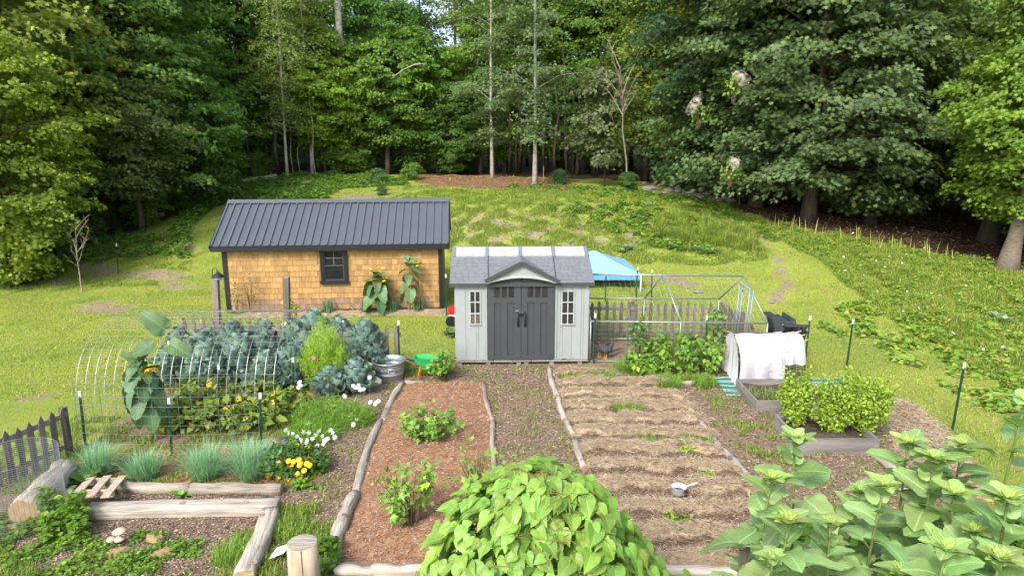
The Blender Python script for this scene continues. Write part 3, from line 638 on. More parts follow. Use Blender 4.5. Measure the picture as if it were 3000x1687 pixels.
for i in range(n): m.beam(base[i]-sb*.012-Vector((0,0,.01)), base[i+1]-sb*.012-Vector((0,0,.01)), .03, .055)
m.build('door_arch', M['shedtrim'], shed)
for x in (dx0-.02, dx1+.02): 
    m = MB(); m.box(sf(x,-.02,(zf+dzs)/2), (.04,.04,dzs-zf), syaw); m.build('door_jamb', M['shedwall'], shed)
m = MB(); m.box(sf(sW/2,-so-.0,ez-.03), (sW+.2,.03,.06), syaw); m.build('eave_trim', M['charcoal'], shed)
# pallets under the shed
for k in range(7):
    a = (k+.5)*sW/7; m = MB(); m.box(sf(a,-.03,.085), (sW/7-.012,.12,.025), syaw, ry=rsr.uniform(-.015,.015)); m.build('pallet_board', M['greywoodx'], shed)
for a in (.1,.75,1.45,1.62,2.2,2.85):
    m = MB(); m.box(sf(min(a,sW-.1),.0,.035), (.1,.14,.075), syaw); m.build('pallet_block', M['greywoodx'], shed)
m = MB(); m.box(sf(sW/2,sD/2+.05,.08), (sW,sD-.1,.04), syaw); m.build('floor', M['greywoodx'], shed)
# ------------------------------------------------------------------ trees
def crown_tree(seed, H, base, rad, nclump, nleaf, leaf=.15, cr=.75, tmpl=STAR3, trunk_r=.16, shape='round', droop=.35, lean=0.0, gap=0.0, bark='bark', wood=True, up=.6):
    """trunk mesh with limbs and a crown mesh of leaf sprays; heights in metres, origin at the trunk foot"""
    rs = np.random.RandomState(seed); r2 = random.Random(seed)
    tm = MB(); k = 9; path = []; 
    for i in range(k+1):
        t = i/k; path.append(Vector((lean*t*t*H*.1+.03*H*.3*math.sin(t*5+seed)*.3, .02*H*math.sin(t*4+seed*2)*.3, H*t*.97)))
    rr = [trunk_r*(1.35 if i == 0 else 1)*(1-.85*(i/k)) for i in range(k+1)]; path[0].z = -.4
    tm.tube(path, rr, 9, jit=.12)
    cl = Cloud()
    zc = (H+base)/2; hz = (H-base)/2
    cen = []
    tries = 0
    while len(cen) < nclump and tries < nclump*30:
        tries += 1
        z = rs.uniform(-1, 1)
        if shape == 'round': w = math.sqrt(max(0, 1-z*z))*(1 if z > -.3 else .9)
        elif shape == 'cone': w = (1-z)/2*.95+.08
        elif shape == 'column': w = min(1, (1-z)*1.1+.12)*(.75+.25*math.sin(z*9+seed))*(1 if z > -.6 else .6)
        elif shape == 'wide': w = min(1, max(.15, 1-(max(0, z)**2.2)))
        a = rs.rand()*2*PI; lob = 1+.22*math.sin(3*a+seed+z*4)+.15*math.sin(7*a+seed*3-z*7)
        q = (rs.uniform(.45, 1) if rs.rand() > .3 else rs.uniform(.1,.6))**.6
        r = rad*w*q*lob; x, y = r*math.cos(a), r*math.sin(a)
        zz = zc+z*hz-droop*q*q*rad*.35
        if zz < base*.6: continue
        if gap and math.sin(x*1.3+seed)+math.sin(y*1.7+2*seed)+math.sin(zz*1.9+seed) > 2.0-gap*2.5: continue
        t = min(max(zz/H, 0), .98); ax = path[min(k, int(t*k))]
        cen.append((x+ax.x, y+ax.y, zz, a, q))
    for i, (x, y, z, a, q) in enumerate(cen):
        n = int(nleaf*rs.uniform(.6, 1.4)); c = cr*rs.uniform(.6, 1.35)
        rho = c*np.sqrt(rs.rand(n)); th = rs.rand(n)*2*PI
        # sprays are drawn out sideways in layers
        ux, uy = math.cos(a), math.sin(a)
        p = np.stack([rho*np.cos(th)*1.25, rho*np.sin(th)], 1)
        P = np.stack([x+p[:,0]*ux-p[:,1]*uy, y+p[:,0]*uy+p[:,1]*ux, z-(rho**2)/c*.42-p[:,0]*droop*.5+rs.normal(0,.1*c+.03,n)], 1)
        out = np.stack([P[:,0]-x*(1-.25), P[:,1]-y*(1-.25), np.zeros(n)], 1); out = nrm(out)
        N = nrm(np.array([ux*.5, uy*.5, up])+out*.35+rs.normal(0,.28,(n,3))); U = nrm(out+rs.normal(0,.5,(n,3))+np.array([0,0,-.35]))
        tone = np.clip(rs.normal(.42+.12*math.sin(i*2.3), .16, n)+.12*(rs.rand(n) > .93), 0, 1)
        cl.add(P, U, N, leaf*rs.uniform(.65,1.3,n), tmpl[0], tmpl[1], tone)
        if wood and i % 3 == 0:
            t = max(.12, min(.95, (z-.25*math.hypot(x,y))/H)); s = path[min(k,int(t*k))].lerp(path[min(k,int(t*k)+1)], (t*k)%1); e = Vector((x,y,z-.08)); mid = s.lerp(e,.5)+Vector((0,0,.1*(e-s).length)); r0 = max(.02, trunk_r*.28*(1-t))
            tm.tube([s, mid, e], [r0, r0*.6, .008], 5, False)
    return tm.mesh('trunk', M[bark], smooth=True), cl.mesh('crown', M['leaf'])
KIND = {
 'maple_a': crown_tree(1, 15, .9, 4.6, 340, 110, .2, .8, MAPLE, .3, droop=.12),
 'maple_b': crown_tree(2, 17, 1.9, 5.0, 470, 95, .2, .88, MAPLE, .34, 'wide', droop=.12),
 'woods_a': crown_tree(3, 18, 1.6, 3.8, 270, 80, .25, .9, KITE, .19, 'round', gap=.12, droop=.15),
 'woods_b': crown_tree(4, 20, 5, 3.6, 190, 70, .26, 1.0, KITE, .17, 'column', gap=.3),
 'birch': crown_tree(5, 15, 3.2, 1.9, 190, 95, .11, .62, KITE, .085, 'column', gap=.25, bark='palebark', up=.4, droop=.7),
 'aspen': crown_tree(6, 15.5, 2.4, 2.5, 95, 150, .15, .8, STAR3, .12, 'column', gap=.35, bark='palebark', droop=.1),
 'sapling': crown_tree(7, 6.2, 1.2, 1.5, 60, 85, .17, .55, MAPLE, .05, 'round', gap=.2),
 'pine': crown_tree(8, 22, 7, 2.6, 120, 90, .2, .9, KITE, .16, 'cone', gap=.6),
 'shrub': crown_tree(9, 2.6, .2, 1.4, 60, 70, .17, .5, STAR3, .04, 'round'),
 'locust': crown_tree(10, 13, 2.5, 2.6, 170, 120, .16, .75, KITE, .13, 'column', up=.25, droop=1.1),
 'acer': crown_tree(11, 10, 2.6, 3.1, 210, 100, .18, .7, MAPLE, .2, 'round', gap=.1, droop=.12),
}
def place_tree(kind, p, s, rz, col, name, label, group=None, sz=None, parts=('trunk','crown')):
    t = thing(name, label, 'tree' if name not in ('shrub','woodland_shrub') else 'shrub', p, group)
    tr, cr = KIND[kind]
    for nm, me_, cc in (('trunk', tr, (1,1,1)), ('crown', cr, col)):
        o = child(nm, me_, t); o.scale = (s, s, sz or s); o.rotation_euler = (0,0,rz); o.color = (*cc, 1)
    return t
rt = random.Random(21)
def tri(c, j=.15):
    f = rt.uniform(1-j, 1+j); return tuple(x*f*rt.uniform(.94,1.06) for x in c)
DG = (.085,.165,.04); MG = (.125,.22,.035); YG = (.15,.2,.022); GG = (.085,.125,.055); BG_ = (.022,.06,.028); LG = (.12,.2,.03)
# leading trees, each seen on its own
def at(px, py, Y=None):
    p = T(px, py) if Y is None else A(px, py, Y)
    if Y is not None: p.z = h1(p.x, p.y)
    return p
def ground_at(x, y): return Vector((x, y, h1(x, y)))
place_tree('maple_a', ground_at(-17.5, 23.5), .6, .3, (.17,.24,.035), 'maple_tree', 'yellow-green maple at the left edge of the lawn, lightest of the left wood')
place_tree('maple_a', ground_at(-20.0, 26.5), .9, 2.2, (.18,.23,.045), 'maple_tree', 'bronze tinged maple filling the lower left forest edge')
t_big = place_tree('maple_b', at(330,668), 1.0, 1.3, (.12,.21,.05), 'maple_tree', 'big dark maple with a wide buttressed trunk above the left lawn')
place_tree('maple_b', ground_at(-21.5, 37.5), 1.05, 4.0, (.115,.2,.05), 'maple_tree', 'dark green maple spreading behind the big buttressed trunk')
place_tree('acer', ground_at(-16.6, 30.5), .66, 5.0, (.14,.18,.06), 'maple_tree', 'rusty seeded maple drooping low right of the big trunk')
place_tree('acer', ground_at(-15.3, 35.5), .6, 1.0, (.09,.18,.03), 'maple_tree', 'bright green young maple leaning out above the cabin roof')
place_tree('birch', at(845,520), 1.05, 0, (.17,.235,.065), 'birch_tree', 'crooked pale birch, left one of the pair behind the cabin')
place_tree('birch', at(912,512), 1.1, 2, (.16,.22,.04), 'birch_tree', 'straight pale birch, right one of the pair behind the cabin')
place_tree('aspen', at(1566,541), 1.05, .5, (.1,.155,.07), 'aspen_tree', 'tall aspen with straight white trunk in the middle of the clearing edge')
place_tree('aspen', at(1442,522), .95, 3.1, (.1,.15,.065), 'aspen_tree', 'aspen with thinner grey trunk left of the tall white trunked one')
place_tree('sapling', at(1770,547), 1.02, 0, (.115,.15,.075), 'maple_sapling', 'small greyish maple with slim trunk right of the aspens')
place_tree('locust', ground_at(10.5, 40), 1.05, 1, (.16,.21,.03), 'locust_tree', 'yellow-green drooping tree left of the big dark maples')
place_tree('locust', ground_at(8.3, 43), 1.2, 3, (.13,.185,.035), 'locust_tree', 'taller light green tree behind the yellow-green drooping one')
place_tree('maple_b', at(2210,604), .88, 0, (.09,.145,.055), 'maple_tree', 'dark green maple right of the white web nests, thin trunk')
place_tree('maple_b', at(2365,650), .86, 2.1, (.09,.14,.06), 'maple_tree', 'broad dark blue-green maple in the middle of the right wood')
place_tree('maple_a', ground_at(16.2, 31), .95, 4.4, (.095,.15,.05), 'maple_tree', 'dark maple with hanging lower boughs right of the broad one')
place_tree('maple_b', ground_at(11.8, 35), 1.0, 3.4, (.038,.075,.032), 'maple_tree', 'dark maple standing at the back of the right clearing')
t_r1 = place_tree('acer', at(2895,705), .85, .4, (.075,.14,.03), 'maple_tree', 'maple on dark ridged trunk at the right edge')
t_r2 = place_tree('acer', at(2955,785), .74, 2.6, (.12,.2,.028), 'maple_tree', 'bright green maple on pale leaning trunk at the right edge')
place_tree('maple_a', ground_at(20.5, 25), .8, 2.6, (.1,.17,.03), 'maple_tree', 'light green maple at the top right corner')
# the two right-edge trunks and the big left trunk are thick: real stems beside the shared crown
def stout(name, px, py, r, h, mat, label, lean=0, fl=1.7, parent=None):
    p = at(px, py); m = MB(); n = 9
    m.tube([p+Vector((lean*i/n*h, 0, h*i/n-.2)) for i in range(n+1)], [r*(fl if i == 0 else (1+(fl-1)*.35 if i == 1 else 1-.35*i/n)) for i in range(n+1)], 14, jit=.14)
    if parent: return m.build(name, mat, parent, True, label=label)
    return tag(m.build(name, mat, smooth=True), label, 'tree trunk')
stout('trunk_base', 345, 662, .52, 8, M['bark'], 'very thick dark trunk base', parent=t_big)
stout('trunk_base', 2893, 712, .3, 6, M['bark'], 'dark ridged trunk', parent=t_r1)
stout('trunk_base', 2945, 792, .24, 6, pm('grey_birch_bark', (.2,.17,.13), (.08,.065,.05), 9, (1,1,3), .9, bump=.5), 'pale leaning trunk', lean=.12, parent=t_r2)
stout('dead_tree_trunk', 1015, 505, .27, 17, M['palebark'], 'thick dead grey-white trunk rising behind the birches', fl=1.2)
# second and further rows
grp = 'trees of the wood around the clearing'; done = []
LM = [(-400,'far outside left of the big trunk'),(60,'at the left edge of the picture'),(250,'just left of the big buttressed trunk'),(480,'above the lower left cabin lawn'),(560,'left of the birches over the weeds'),(640,'a little left of the slim pale stems'),(700,'behind the slim pale stems'),(780,'just left of the crooked birch'),(870,'between the two birches'),(960,'just right of the straight birch'),(1015,'behind the thick dead trunk'),(1090,'behind the arching bare limb'),(1190,'above the right end of the cabin roof'),(1230,'above the gap between the cabin and the grey shed'),(1300,'left of the thinner aspen'),(1370,'close to the left of the thinner aspen'),(1430,'right behind the thinner aspen'),(1490,'between the two aspens'),(1600,'right behind the tall aspen'),(1650,'just right of the tall aspen'),(1700,'left of the greyish small maple'),(1780,'behind the greyish small maple'),(1850,'behind the bare dead sapling'),(1900,'right of the bare dead sapling'),(1960,'behind the yellow-green drooping trees'),(2030,'left of the web nests'),(2100,'behind the web nests'),(2300,'above the stone row'),(2500,'behind the broad maple'),(2680,'right of the broad maple'),(2850,'above the two thick right trunks'),(3050,'at the right edge of the picture'),(3140,'just outside the right edge'),(3250,'well outside the right edge'),(3300,'far outside the right edge')]
def whereabouts(px): return min(LM, key=lambda t: abs(t[0]-px))[1]
for (px, Y, kind, s, col) in [(-250,36,'maple_b',1,DG),(60,38,'maple_a',1.15,DG),(250,44,'woods_a',1,DG),(480,46,'maple_b',1,MG),(640,50,'woods_a',1,DG),(560,41,'woods_b',.85,(.06,.14,.03)),
    (740,47,'woods_a',.9,(.07,.15,.025)),(980,47,'maple_a',.62,(.12,.2,.025)),(1090,50,'woods_a',.85,(.07,.15,.025)),(1190,47,'woods_a',.62,(.07,.14,.03)),(1290,49,'maple_a',.55,MG),(870,46,'woods_a',.6,(.1,.18,.03)),
    (1370,50,'woods_b',.8,MG),(1480,49,'woods_a',.72,MG),(1640,52,'woods_b',.9,(.06,.13,.025)),(1720,50,'woods_a',.8,DG),(1850,52,'woods_b',.85,(.07,.14,.025)),(1930,47,'woods_a',.7,(.05,.11,.03)),
    (2080,44,'maple_a',.9,DG),(2300,46,'maple_b',1,DG),(2500,43,'maple_b',1,BG_),(2680,40,'maple_a',1.05,DG),(2850,37,'maple_b',1,DG),(3050,36,'maple_b',1,MG),(3250,32,'maple_a',1,MG),(-420,29,'maple_a',1,MG),(3150,25,'maple_a',.8,LG)]:
    a = (px-1500)/F; x = a*(Y*.976+1); place_tree(kind, ground_at(x, Y), s*rt.uniform(.94,1.06), rt.random()*6, tri(col), 'forest_tree', '%s leafy second row tree, %s' % ('light' if col[1] > .15 else 'dark', whereabouts(px)), grp)
grp3 = 'tall trees deep in the wood'
for (px, Y, kind, s, col) in [(960,45.5,'acer',.75,(.15,.25,.03)),(1040,46,'maple_a',.42,(.12,.22,.03)),(1140,46,'acer',.85,(.11,.2,.035)),(1230,47.5,'acer',.95,(.13,.23,.035)),(1330,46.5,'maple_a',.4,(.09,.18,.035)),(1410,47.5,'acer',.7,(.09,.18,.04)),(1690,48,'acer',.75,(.08,.16,.04)),(1490,50,'woods_a',.8,(.11,.2,.035)),(1600,51,'woods_a',.85,(.12,.21,.03)),(1780,49,'woods_a',.75,(.12,.21,.03)),(1890,46,'acer',1.0,(.1,.19,.03)),(780,46,'acer',.8,(.12,.22,.03)),(660,44,'acer',.8,(.1,.2,.035)),(2020,42,'acer',.8,(.14,.22,.03)),(560,43,'maple_a',.6,(.09,.18,.035))]:
    x = (px-1500)/F*(Y*.976+1); place_tree(kind, ground_at(x, Y), s, rt.random()*6, tri(col), 'forest_tree', 'light leafy front row tree, %s' % whereabouts(px), 'light leafy trees at the front of the wood')
for i in range(16): 
    px = 900+i*72+rt.uniform(-25,25); Y = rt.uniform(53,62); x = (px-1500)/F*(Y*.976+1)
    place_tree('pine', ground_at(x, Y), rt.uniform(.85,1.1), rt.random()*6, tri((.05,.1,.03)), 'pine_tree', 'tall thin trunked tree with sky showing through, deep in the wood', grp3)
for i in range(30):
    x = -46+i*3.2+rt.uniform(-1.2,1.2); Y = rt.uniform(54,60) if abs(x) > 14 else rt.uniform(62,70)
    s = 1.05 if x < -12 or x > 10 else .5
    place_tree(rt.choice(('woods_a','woods_b','woods_a')), ground_at(x, Y), s*rt.uniform(.9,1.1), rt.random()*6, tri(DG), 'forest_tree', 'dark green tree deep in the wood behind the clearing', grp3)
for i in range(14):
    x = rt.choice((-1,1))*rt.uniform(24,38); Y = rt.uniform(24,50) if x < 0 else rt.uniform(20,48)
    place_tree(rt.choice(('woods_a','maple_a')), ground_at(x, Y), rt.uniform(.9,1.1), rt.random()*6, tri(DG), 'forest_tree', 'dark green tree deep in the wood behind the clearing', grp3)
# undergrowth shrubs along the edge and thin stems of the wood
grp2 = 'shrubs along the foot of the wood'
for (px, py, s, col) in [(1150,500,1.0,(.07,.15,.03)),(1230,502,1.1,(.08,.17,.03)),(1300,505,.9,(.06,.13,.03)),(1060,505,1.1,(.09,.17,.03)),(1370,505,.7,(.05,.11,.03)),(990,508,.8,(.1,.18,.03)),(690,520,.7,MG),(760,515,.6,MG),(620,535,.7,(.05,.1,.03)),
    (80,762,.6,DG),(170,745,.7,MG),(250,700,.7,DG),(430,660,.6,MG),(40,790,.5,(.12,.16,.04)),(520,610,.6,DG),(2020,560,.5,DG),(1960,545,.6,DG)]:
    place_tree('shrub', at(px,py), s*rt.uniform(.9,1.1), rt.random()*6, tri(col), 'woodland_shrub', 'shrub under the trees, %s' % (whereabouts(px) if px > 500 else 'left side, %s' % {80:'nearest the lawn edge',170:'second from the left edge',250:'left of the big trunk',430:'right of the big trunk',40:'low yellowish one at the very edge'}.get(px,'')), grp2)
for (px, py, s, col, lb) in [(1208,528,.42,(.1,.19,.03),'round bright shrub left of the red needle patch'),(1107,540,.36,(.08,.15,.05),'small shrub on the terrace right of the cabin ridge'),(1640,541,.34,(.04,.09,.03),'low dark shrub right of the tall aspen'),
    (1120,572,.2,(.05,.1,.05),'small dark shrub just above the right end of the cabin roof'),(1840,560,.4,(.05,.12,.03),'green shrub at the foot of the bare dead sapling'),(150,815,.24,(.16,.2,.05),'pale fern tuft left of the bare young tree')]:
    place_tree('shrub', at(px,py), s, rt.random()*6, col, 'shrub', lb)
tm = MB()
tm.tube([(0,0,-.2),(.06,0,2),(-.05,.05,4.5),(.08,0,7)], [.06,.05,.04,.02], 6); stem_me = tm.mesh('forest_stem', M['bark'], smooth=True)
for i in range(95):
    px = rt.choice((rt.uniform(640,1000), rt.uniform(1350,2000), rt.uniform(1350,2000), rt.uniform(2050,2900), rt.uniform(100,600))); 
    Y = (rt.uniform(43,56) if px < 2050 else rt.uniform(34,48)); 
    if px < 600: Y = rt.uniform(34,44)
    x = (px-1500)/F*(Y*.976+1); o = child('thin_tree_stem', stem_me, None, ground_at(x, Y)); q = rt.uniform(.6,2.2); o.scale = (q,q,rt.uniform(.8,1.3)); o.rotation_euler = (rt.uniform(-.05,.05), rt.uniform(-.05,.05), rt.random()*6)
    tag(o, 'thin bare stem standing in the shade inside the wood', 'tree stem', 'thin stems inside the wood')
# slim pale stems beside the birches
for px, py, h, r, lb in ((693,520,5.5,.035,'slim pale stem left of the birches, left of a close pair'),(702,519,6,.04,'slim pale stem left of the birches, right of a close pair'),(860,515,4.5,.035,'thin stem just right of the crooked birch'),(925,517,5,.03,'thin stem just right of the straight birch'),(880,514,4,.03,'thin grey stem midway between the two birches')):
    p = at(px,py); m = MB(); m.tube([p, p+Vector((-.1,0,h*.3)), p+Vector((.02,0,h*.6)), p+Vector((-.12,0,h))], [r,r*.9,r*.7,r*.3], 6); tag(m.build('slim_tree_stem', M['palebark'], smooth=True), lb, 'tree stem')
def bare(name, p, h, r, n, seed, label, cat, mat='twig', spread=.4, start=.35):
    q = random.Random(seed); m = MB()
    def br(a, d, L, rr, lev):
        pts = [a]; dd = d.copy()
        for i in range(4): dd = (dd+Vector((q.uniform(-.18,.18), q.uniform(-.18,.18), q.uniform(-.03,.1)))).normalized(); pts.append(pts[-1]+dd*L/4)
        m.tube(pts, [rr*(1-.2*i) for i in range(5)], 5, False)
        if lev: 
            for k in range(n if lev > 1 else 3):
                t = q.uniform(start if lev > 1 else .3, 1); i = min(3, int(t*4)); s = pts[i].lerp(pts[i+1], t*4-i); an = q.uniform(0, 6.28)
                br(s, (dd+Vector((math.cos(an), math.sin(an), .3))*spread*2).normalized(), L*q.uniform(.25,.45), rr*.5, lev-1)
    br(p, Vector((0,0,1)), h, r, 2)
    return tag(m.build(name, M[mat], smooth=True), label, cat)
bare('dead_sapling', at(1838,556), 6.3, .06, 9, 4, 'bare dead sapling with forked grey branches right of the small maple', 'dead tree', start=.55)
bare('bare_young_tree', at(240,855), 2.3, .028, 9, 8, 'leafless young tree standing on the left lawn', 'young tree', spread=.6, start=.3)
bare('dead_branches', at(2165,602), 2.6, .035, 5, 12, 'dark bare multi-stemmed sapling below the lowest web nest', 'sapling', 'woodyst', .5, .1)
# fallen branch and dead limb high in the trees
m = MB(); m.tube([A(1145,232,44), A(1180,205,44), A(1215,190,44), A(1250,186,44)], [.012,.03,.035,.025], 6); tag(m.build('broken_limb', M['palebark'], smooth=True), 'bare pale limb arching among the leaves right of the dead trunk', 'branch')
# tent caterpillar webs
web, nt, b, out = newmat('silky_web'); b.inputs['Base Color'].default_value = (.45,.4,.35,1); b.inputs['Roughness'].default_value = .9
tr = nd(nt, 'ShaderNodeBsdfTransparent'); mx = nd(nt, 'ShaderNodeMixShader'); tcw = nd(nt, 'ShaderNodeTexCoord'); nw = nd(nt, 'ShaderNodeTexNoise', Scale=5, Detail=5); nt.links.new(tcw.outputs['Object'], nw.inputs['Vector'])
mrw = nd(nt, 'ShaderNodeMapRange'); mrw.inputs[1].default_value = .42; mrw.inputs[2].default_value = .8; nt.links.new(nw.outputs[0], mrw.inputs[0]); nt.links.new(mrw.outputs[0], mx.inputs[0]); nt.links.new(tr.outputs[0], mx.inputs[1]); nt.links.new(b.outputs[0], mx.inputs[2]); nt.links.new(mx.outputs[0], out.inputs[0])
for pts, Y, rr, lb in (([(2150,212),(2165,225),(2185,240),(2192,246)], 27.5, .24, 'white caterpillar web nest, highest of the three in the right maples'),([(2012,334),(2028,318),(2040,300),(2055,270)], 30, .26, 'brownish caterpillar web nest left of the highest one'),([(2132,470),(2150,478),(2165,470)], 27.5, .3, 'pale caterpillar web nest, lowest of the three')):
    m = MB(); m.tube([A(a,b_,Y) for a,b_ in pts], [rr*.35, rr, rr*.9, rr*.3][:len(pts)], 12, jit=.5); tag(m.build('web_nest', web, smooth=True), lb, 'web nest')
# ------------------------------------------------------------------ ground cover
rg = np.random.RandomState(5)
def scatter(poly, n, keep=None):
    a = np.array(poly); out = []
    lo, hi = a.min(0), a.max(0); x = rg.uniform(lo[0], hi[0], n*3); y = rg.uniform(lo[1], hi[1], n*3); k = inpoly(x, y, poly)
    if keep is not None: k &= keep(x, y)
    x, y = x[k][:n], y[k][:n]; return np.stack([x, y, hgt(x, y)], 1)
def stuff(name, me_, label=None): o = child(name, me_, None); o['kind'] = 'stuff'; return tag(o, label)
dirtpolys = DIRT
def notdirt(x, y):
    k = np.ones(x.shape, bool)
    for p in dirtpolys: k &= ~(inpoly(x, y, p) & (rg.rand(*x.shape) > .25))
    k &= ~((distpoly(x, y, PATH) < .4) & (rg.rand(*x.shape) > .2)); k &= ~inpoly(x, y, FOREST)
    a = (x-cabL.x)*cu.x+(y-cabL.y)*cu.y; q = (x-cabL.x)*cvb.x+(y-cabL.y)*cvb.y
    k &= ~((a > -.1) & (a < cW+.1) & (q > -.1) & (q < cD+.1)); return k
# mown lawn: short blades
LAWN = [(-24,11),(-3,13.5),(-2.6,15.4),(1.6,15.4),(1.8,17.2),(6.5,17.2),(6.8,10),(9.5,9),(12,12),(14,19),(12,27),(-2,26),(-14,32),(-24,26)]
P = scatter(LAWN, 260000, lambda x, y: notdirt(x,y) & ~((x > -9.2)&(x < -3.2)&(y < 9.8)) & (rg.rand(*x.shape) < np.clip(.75+.4*wob(x,y,.5), .15, 1)))
V, Fc, r = blades(P, rg.uniform(.03,.075,len(P)), .012, rg.uniform(.2,.9,len(P)), np.clip(rg.normal(.56,.16,len(P))+.16*wob(P[:,0],P[:,1],.22)+.06, 0, 1), rg)
stuff('lawn_grass', npmesh('lawn_grass', V, Fc, M['grass'], {'rnd': r}))
# longer grass on the bank, the terrace and the right slope
BANK = TP((1010,600),(1250,560),(1560,560),(1900,580),(2050,620),(2200,680),(2250,760),(2100,780),(1750,775),(1330,790),(1300,700))
RIGHT = TP((2060,590),(2180,630),(2400,685),(2600,718),(2800,755),(3000,795))+[(18,18),(18,11),(9.5,9.3)]+TP((2750,1010),(2600,930),(2480,840),(2400,760),(2260,700),(2150,640))
def clumped(x, y, s, th): return wob(x, y, s) > th
def tall(poly, n, L0, L1, w, s, th, base, name, lab=None, mat='grass'):
    P = scatter(poly, n, lambda x, y: clumped(x, y, s, th) & notdirt(x,y)); 
    q = np.clip(.55+.5*wob(P[:,0],P[:,1],s), .3, 1.2)
    V, Fc, r = blades(P, rg.uniform(L0,L1,len(P))*q, w, rg.uniform(.15,1,len(P)), np.clip(rg.normal(base,.17,len(P)), 0, 1), rg); return stuff(name, npmesh(name, V, Fc, M[mat], {'rnd': r}), lab)
tall(BANK, 85000, .12, .4, .014, .45, -.25, .55, 'bank_grass')
tall(RIGHT, 130000, .12, .38, .014, .35, -.95, .53, 'slope_grass')
tall(TP((560,760),(600,690),(680,600),(950,590),(1010,555),(1250,543),(1560,560),(1900,575),(1250,580),(1010,610)), 26000, .05, .16, .013, .5, -.9, .55, 'terrace_grass')
tall(TP((0,800),(330,750),(560,760),(560,850),(300,840),(0,860)), 12000, .05, .2, .013, .5, -.2, .5, 'lawn_edge_grass')
TG = TP((1920,650),(2050,640),(2200,690),(2260,745),(2050,720),(1900,700)); tall(TG, 14000, .4, .85, .014, .6, -1, .5, 'tall_meadow_grass')
def broad(poly, n, size, hmax, s, th, base, name, tmpl=KITE, lab=None, sc=1.0):
    P = scatter(poly, n, lambda x, y: clumped(x, y, s, th)); hh = hmax*np.clip(.5+.6*wob(P[:,0]+3,P[:,1],s*1.7), .1, 1.1)
    P[:,2] += hh*rg.rand(len(P))**.6
    N = nrm(np.stack([rg.normal(0,.45,len(P)), rg.normal(-.15,.45,len(P)), np.ones(len(P))], 1)); U = nrm(rg.normal(0,1,(len(P),3))*[1,1,.3])
    cl = Cloud(); cl.add(P, U, N, size*rg.uniform(.6,1.35,len(P)), tmpl[0], tmpl[1], np.clip(rg.normal(base,.17,len(P))+.13*wob(P[:,0],P[:,1],.5), 0, 1)); return stuff(name, cl.mesh(name, M['weed']), lab)
EDGEB = TP((480,700),(560,600),(640,545),(760,522),(950,520),(1180,520),(1200,545),(1000,555),(950,590),(640,600),(560,660),(560,760),(330,760),(0,850),(0,790),(200,745),(350,690))
broad(EDGEB, 26000, .13, .38, .3, -.75, .42, 'edge_weeds')
broad(TP((560,640),(640,535),(960,535),(960,592),(680,592)), 12000, .15, .5, .5, -.9, .38, 'rough_weeds_behind_cabin')
broad(BANK, 16000, .08, .16, .5, -.1, .6, 'bank_weeds')
broad(TP((1560,600),(1900,600),(2100,650),(2100,760),(1880,720),(1700,650)), 14000, .12, .28, .45, -.1, .6, 'bank_broadleaf_weeds')
broad(RIGHT, 46000, .08, .28, .3, -.5, .74, 'slope_weeds')
broad(TP((1480,545),(1800,555),(2100,590),(2200,640),(2300,700),(2260,715),(2100,645),(1900,590),(1500,562)), 9000, .12, .25, .4, -.3, .4, 'path_edge_weeds')
broad(TP((1180,545),(1500,556),(1700,556),(1950,575),(1900,590),(1500,562),(1180,560)), 3000, .1, .2, .4, .1, .45, 'terrace_weeds')
WH = [(9.6,9.3),(9.0,11),(9.0,14),(8.3,18),(10,20)]+[(12,19),(14,12),(14,9)]; broad(WH, 7000, .12, .16, .4, -.2, .72, 'large_leaf_creeper_on_slope', HEARTS)
P = scatter(RIGHT, 90); P[:,2] += rg.uniform(.15,.35,len(P)); cl = Cloud()
cl.add(P, rg.normal(0,1,(len(P),3))*[1,1,.2], nrm(rg.normal(0,.3,(len(P),3))+[0,-.3,1]), rg.uniform(.05,.09,len(P)), *OVAL, rg.rand(len(P)), W=rg.uniform(.12,.2,len(P))); stuff('white_wildflowers', cl.mesh('white_wildflowers', pm('white_wild_flower', (.6,.62,.56), (.45,.5,.4), 8)))
# seed heads above the slope edge
P = scatter(TP((2260,660),(2400,690),(2600,722),(2800,760),(2780,775),(2500,720),(2280,680)), 110)
V, Fc, r = blades(P, rg.uniform(.5,.85,len(P)), .03, rg.uniform(.1,.5,len(P)), rg.uniform(.75,.95,len(P)), rg); stuff('seeding_grass', npmesh('seeding_grass', V, Fc, M['grass'], {'rnd': r}))
# leaf litter in the wood
P = scatter(TP((2060,590),(2300,665),(2600,720),(2850,760),(3000,795),(3100,700),(2900,620),(2400,560),(2050,545)), 9000); P[:,2] += .01
cl = Cloud(); cl.add(P, rg.normal(0,1,(len(P),3))*[1,1,.2], nrm(rg.normal(0,.3,(len(P),3))+[0,0,1]), rg.uniform(.06,.14,len(P)), *KITE, np.clip(rg.normal(.3,.2,len(P)),0,1)); stuff('forest_leaf_litter', cl.mesh('forest_leaf_litter', M['chips']))
P = scatter(REDLIT, 2200, lambda x,y: wob(x,y,.4) < .3); P[:,2] += .01
cl = Cloud(); cl.add(P, rg.normal(0,1,(len(P),3))*[1,1,.2], nrm(rg.normal(0,.3,(len(P),3))+[0,0,1]), rg.uniform(.06,.14,len(P)), *KITE, np.clip(rg.normal(.4,.2,len(P)),0,1)); stuff('red_leaf_litter', cl.mesh('red_leaf_litter', M['needles']))
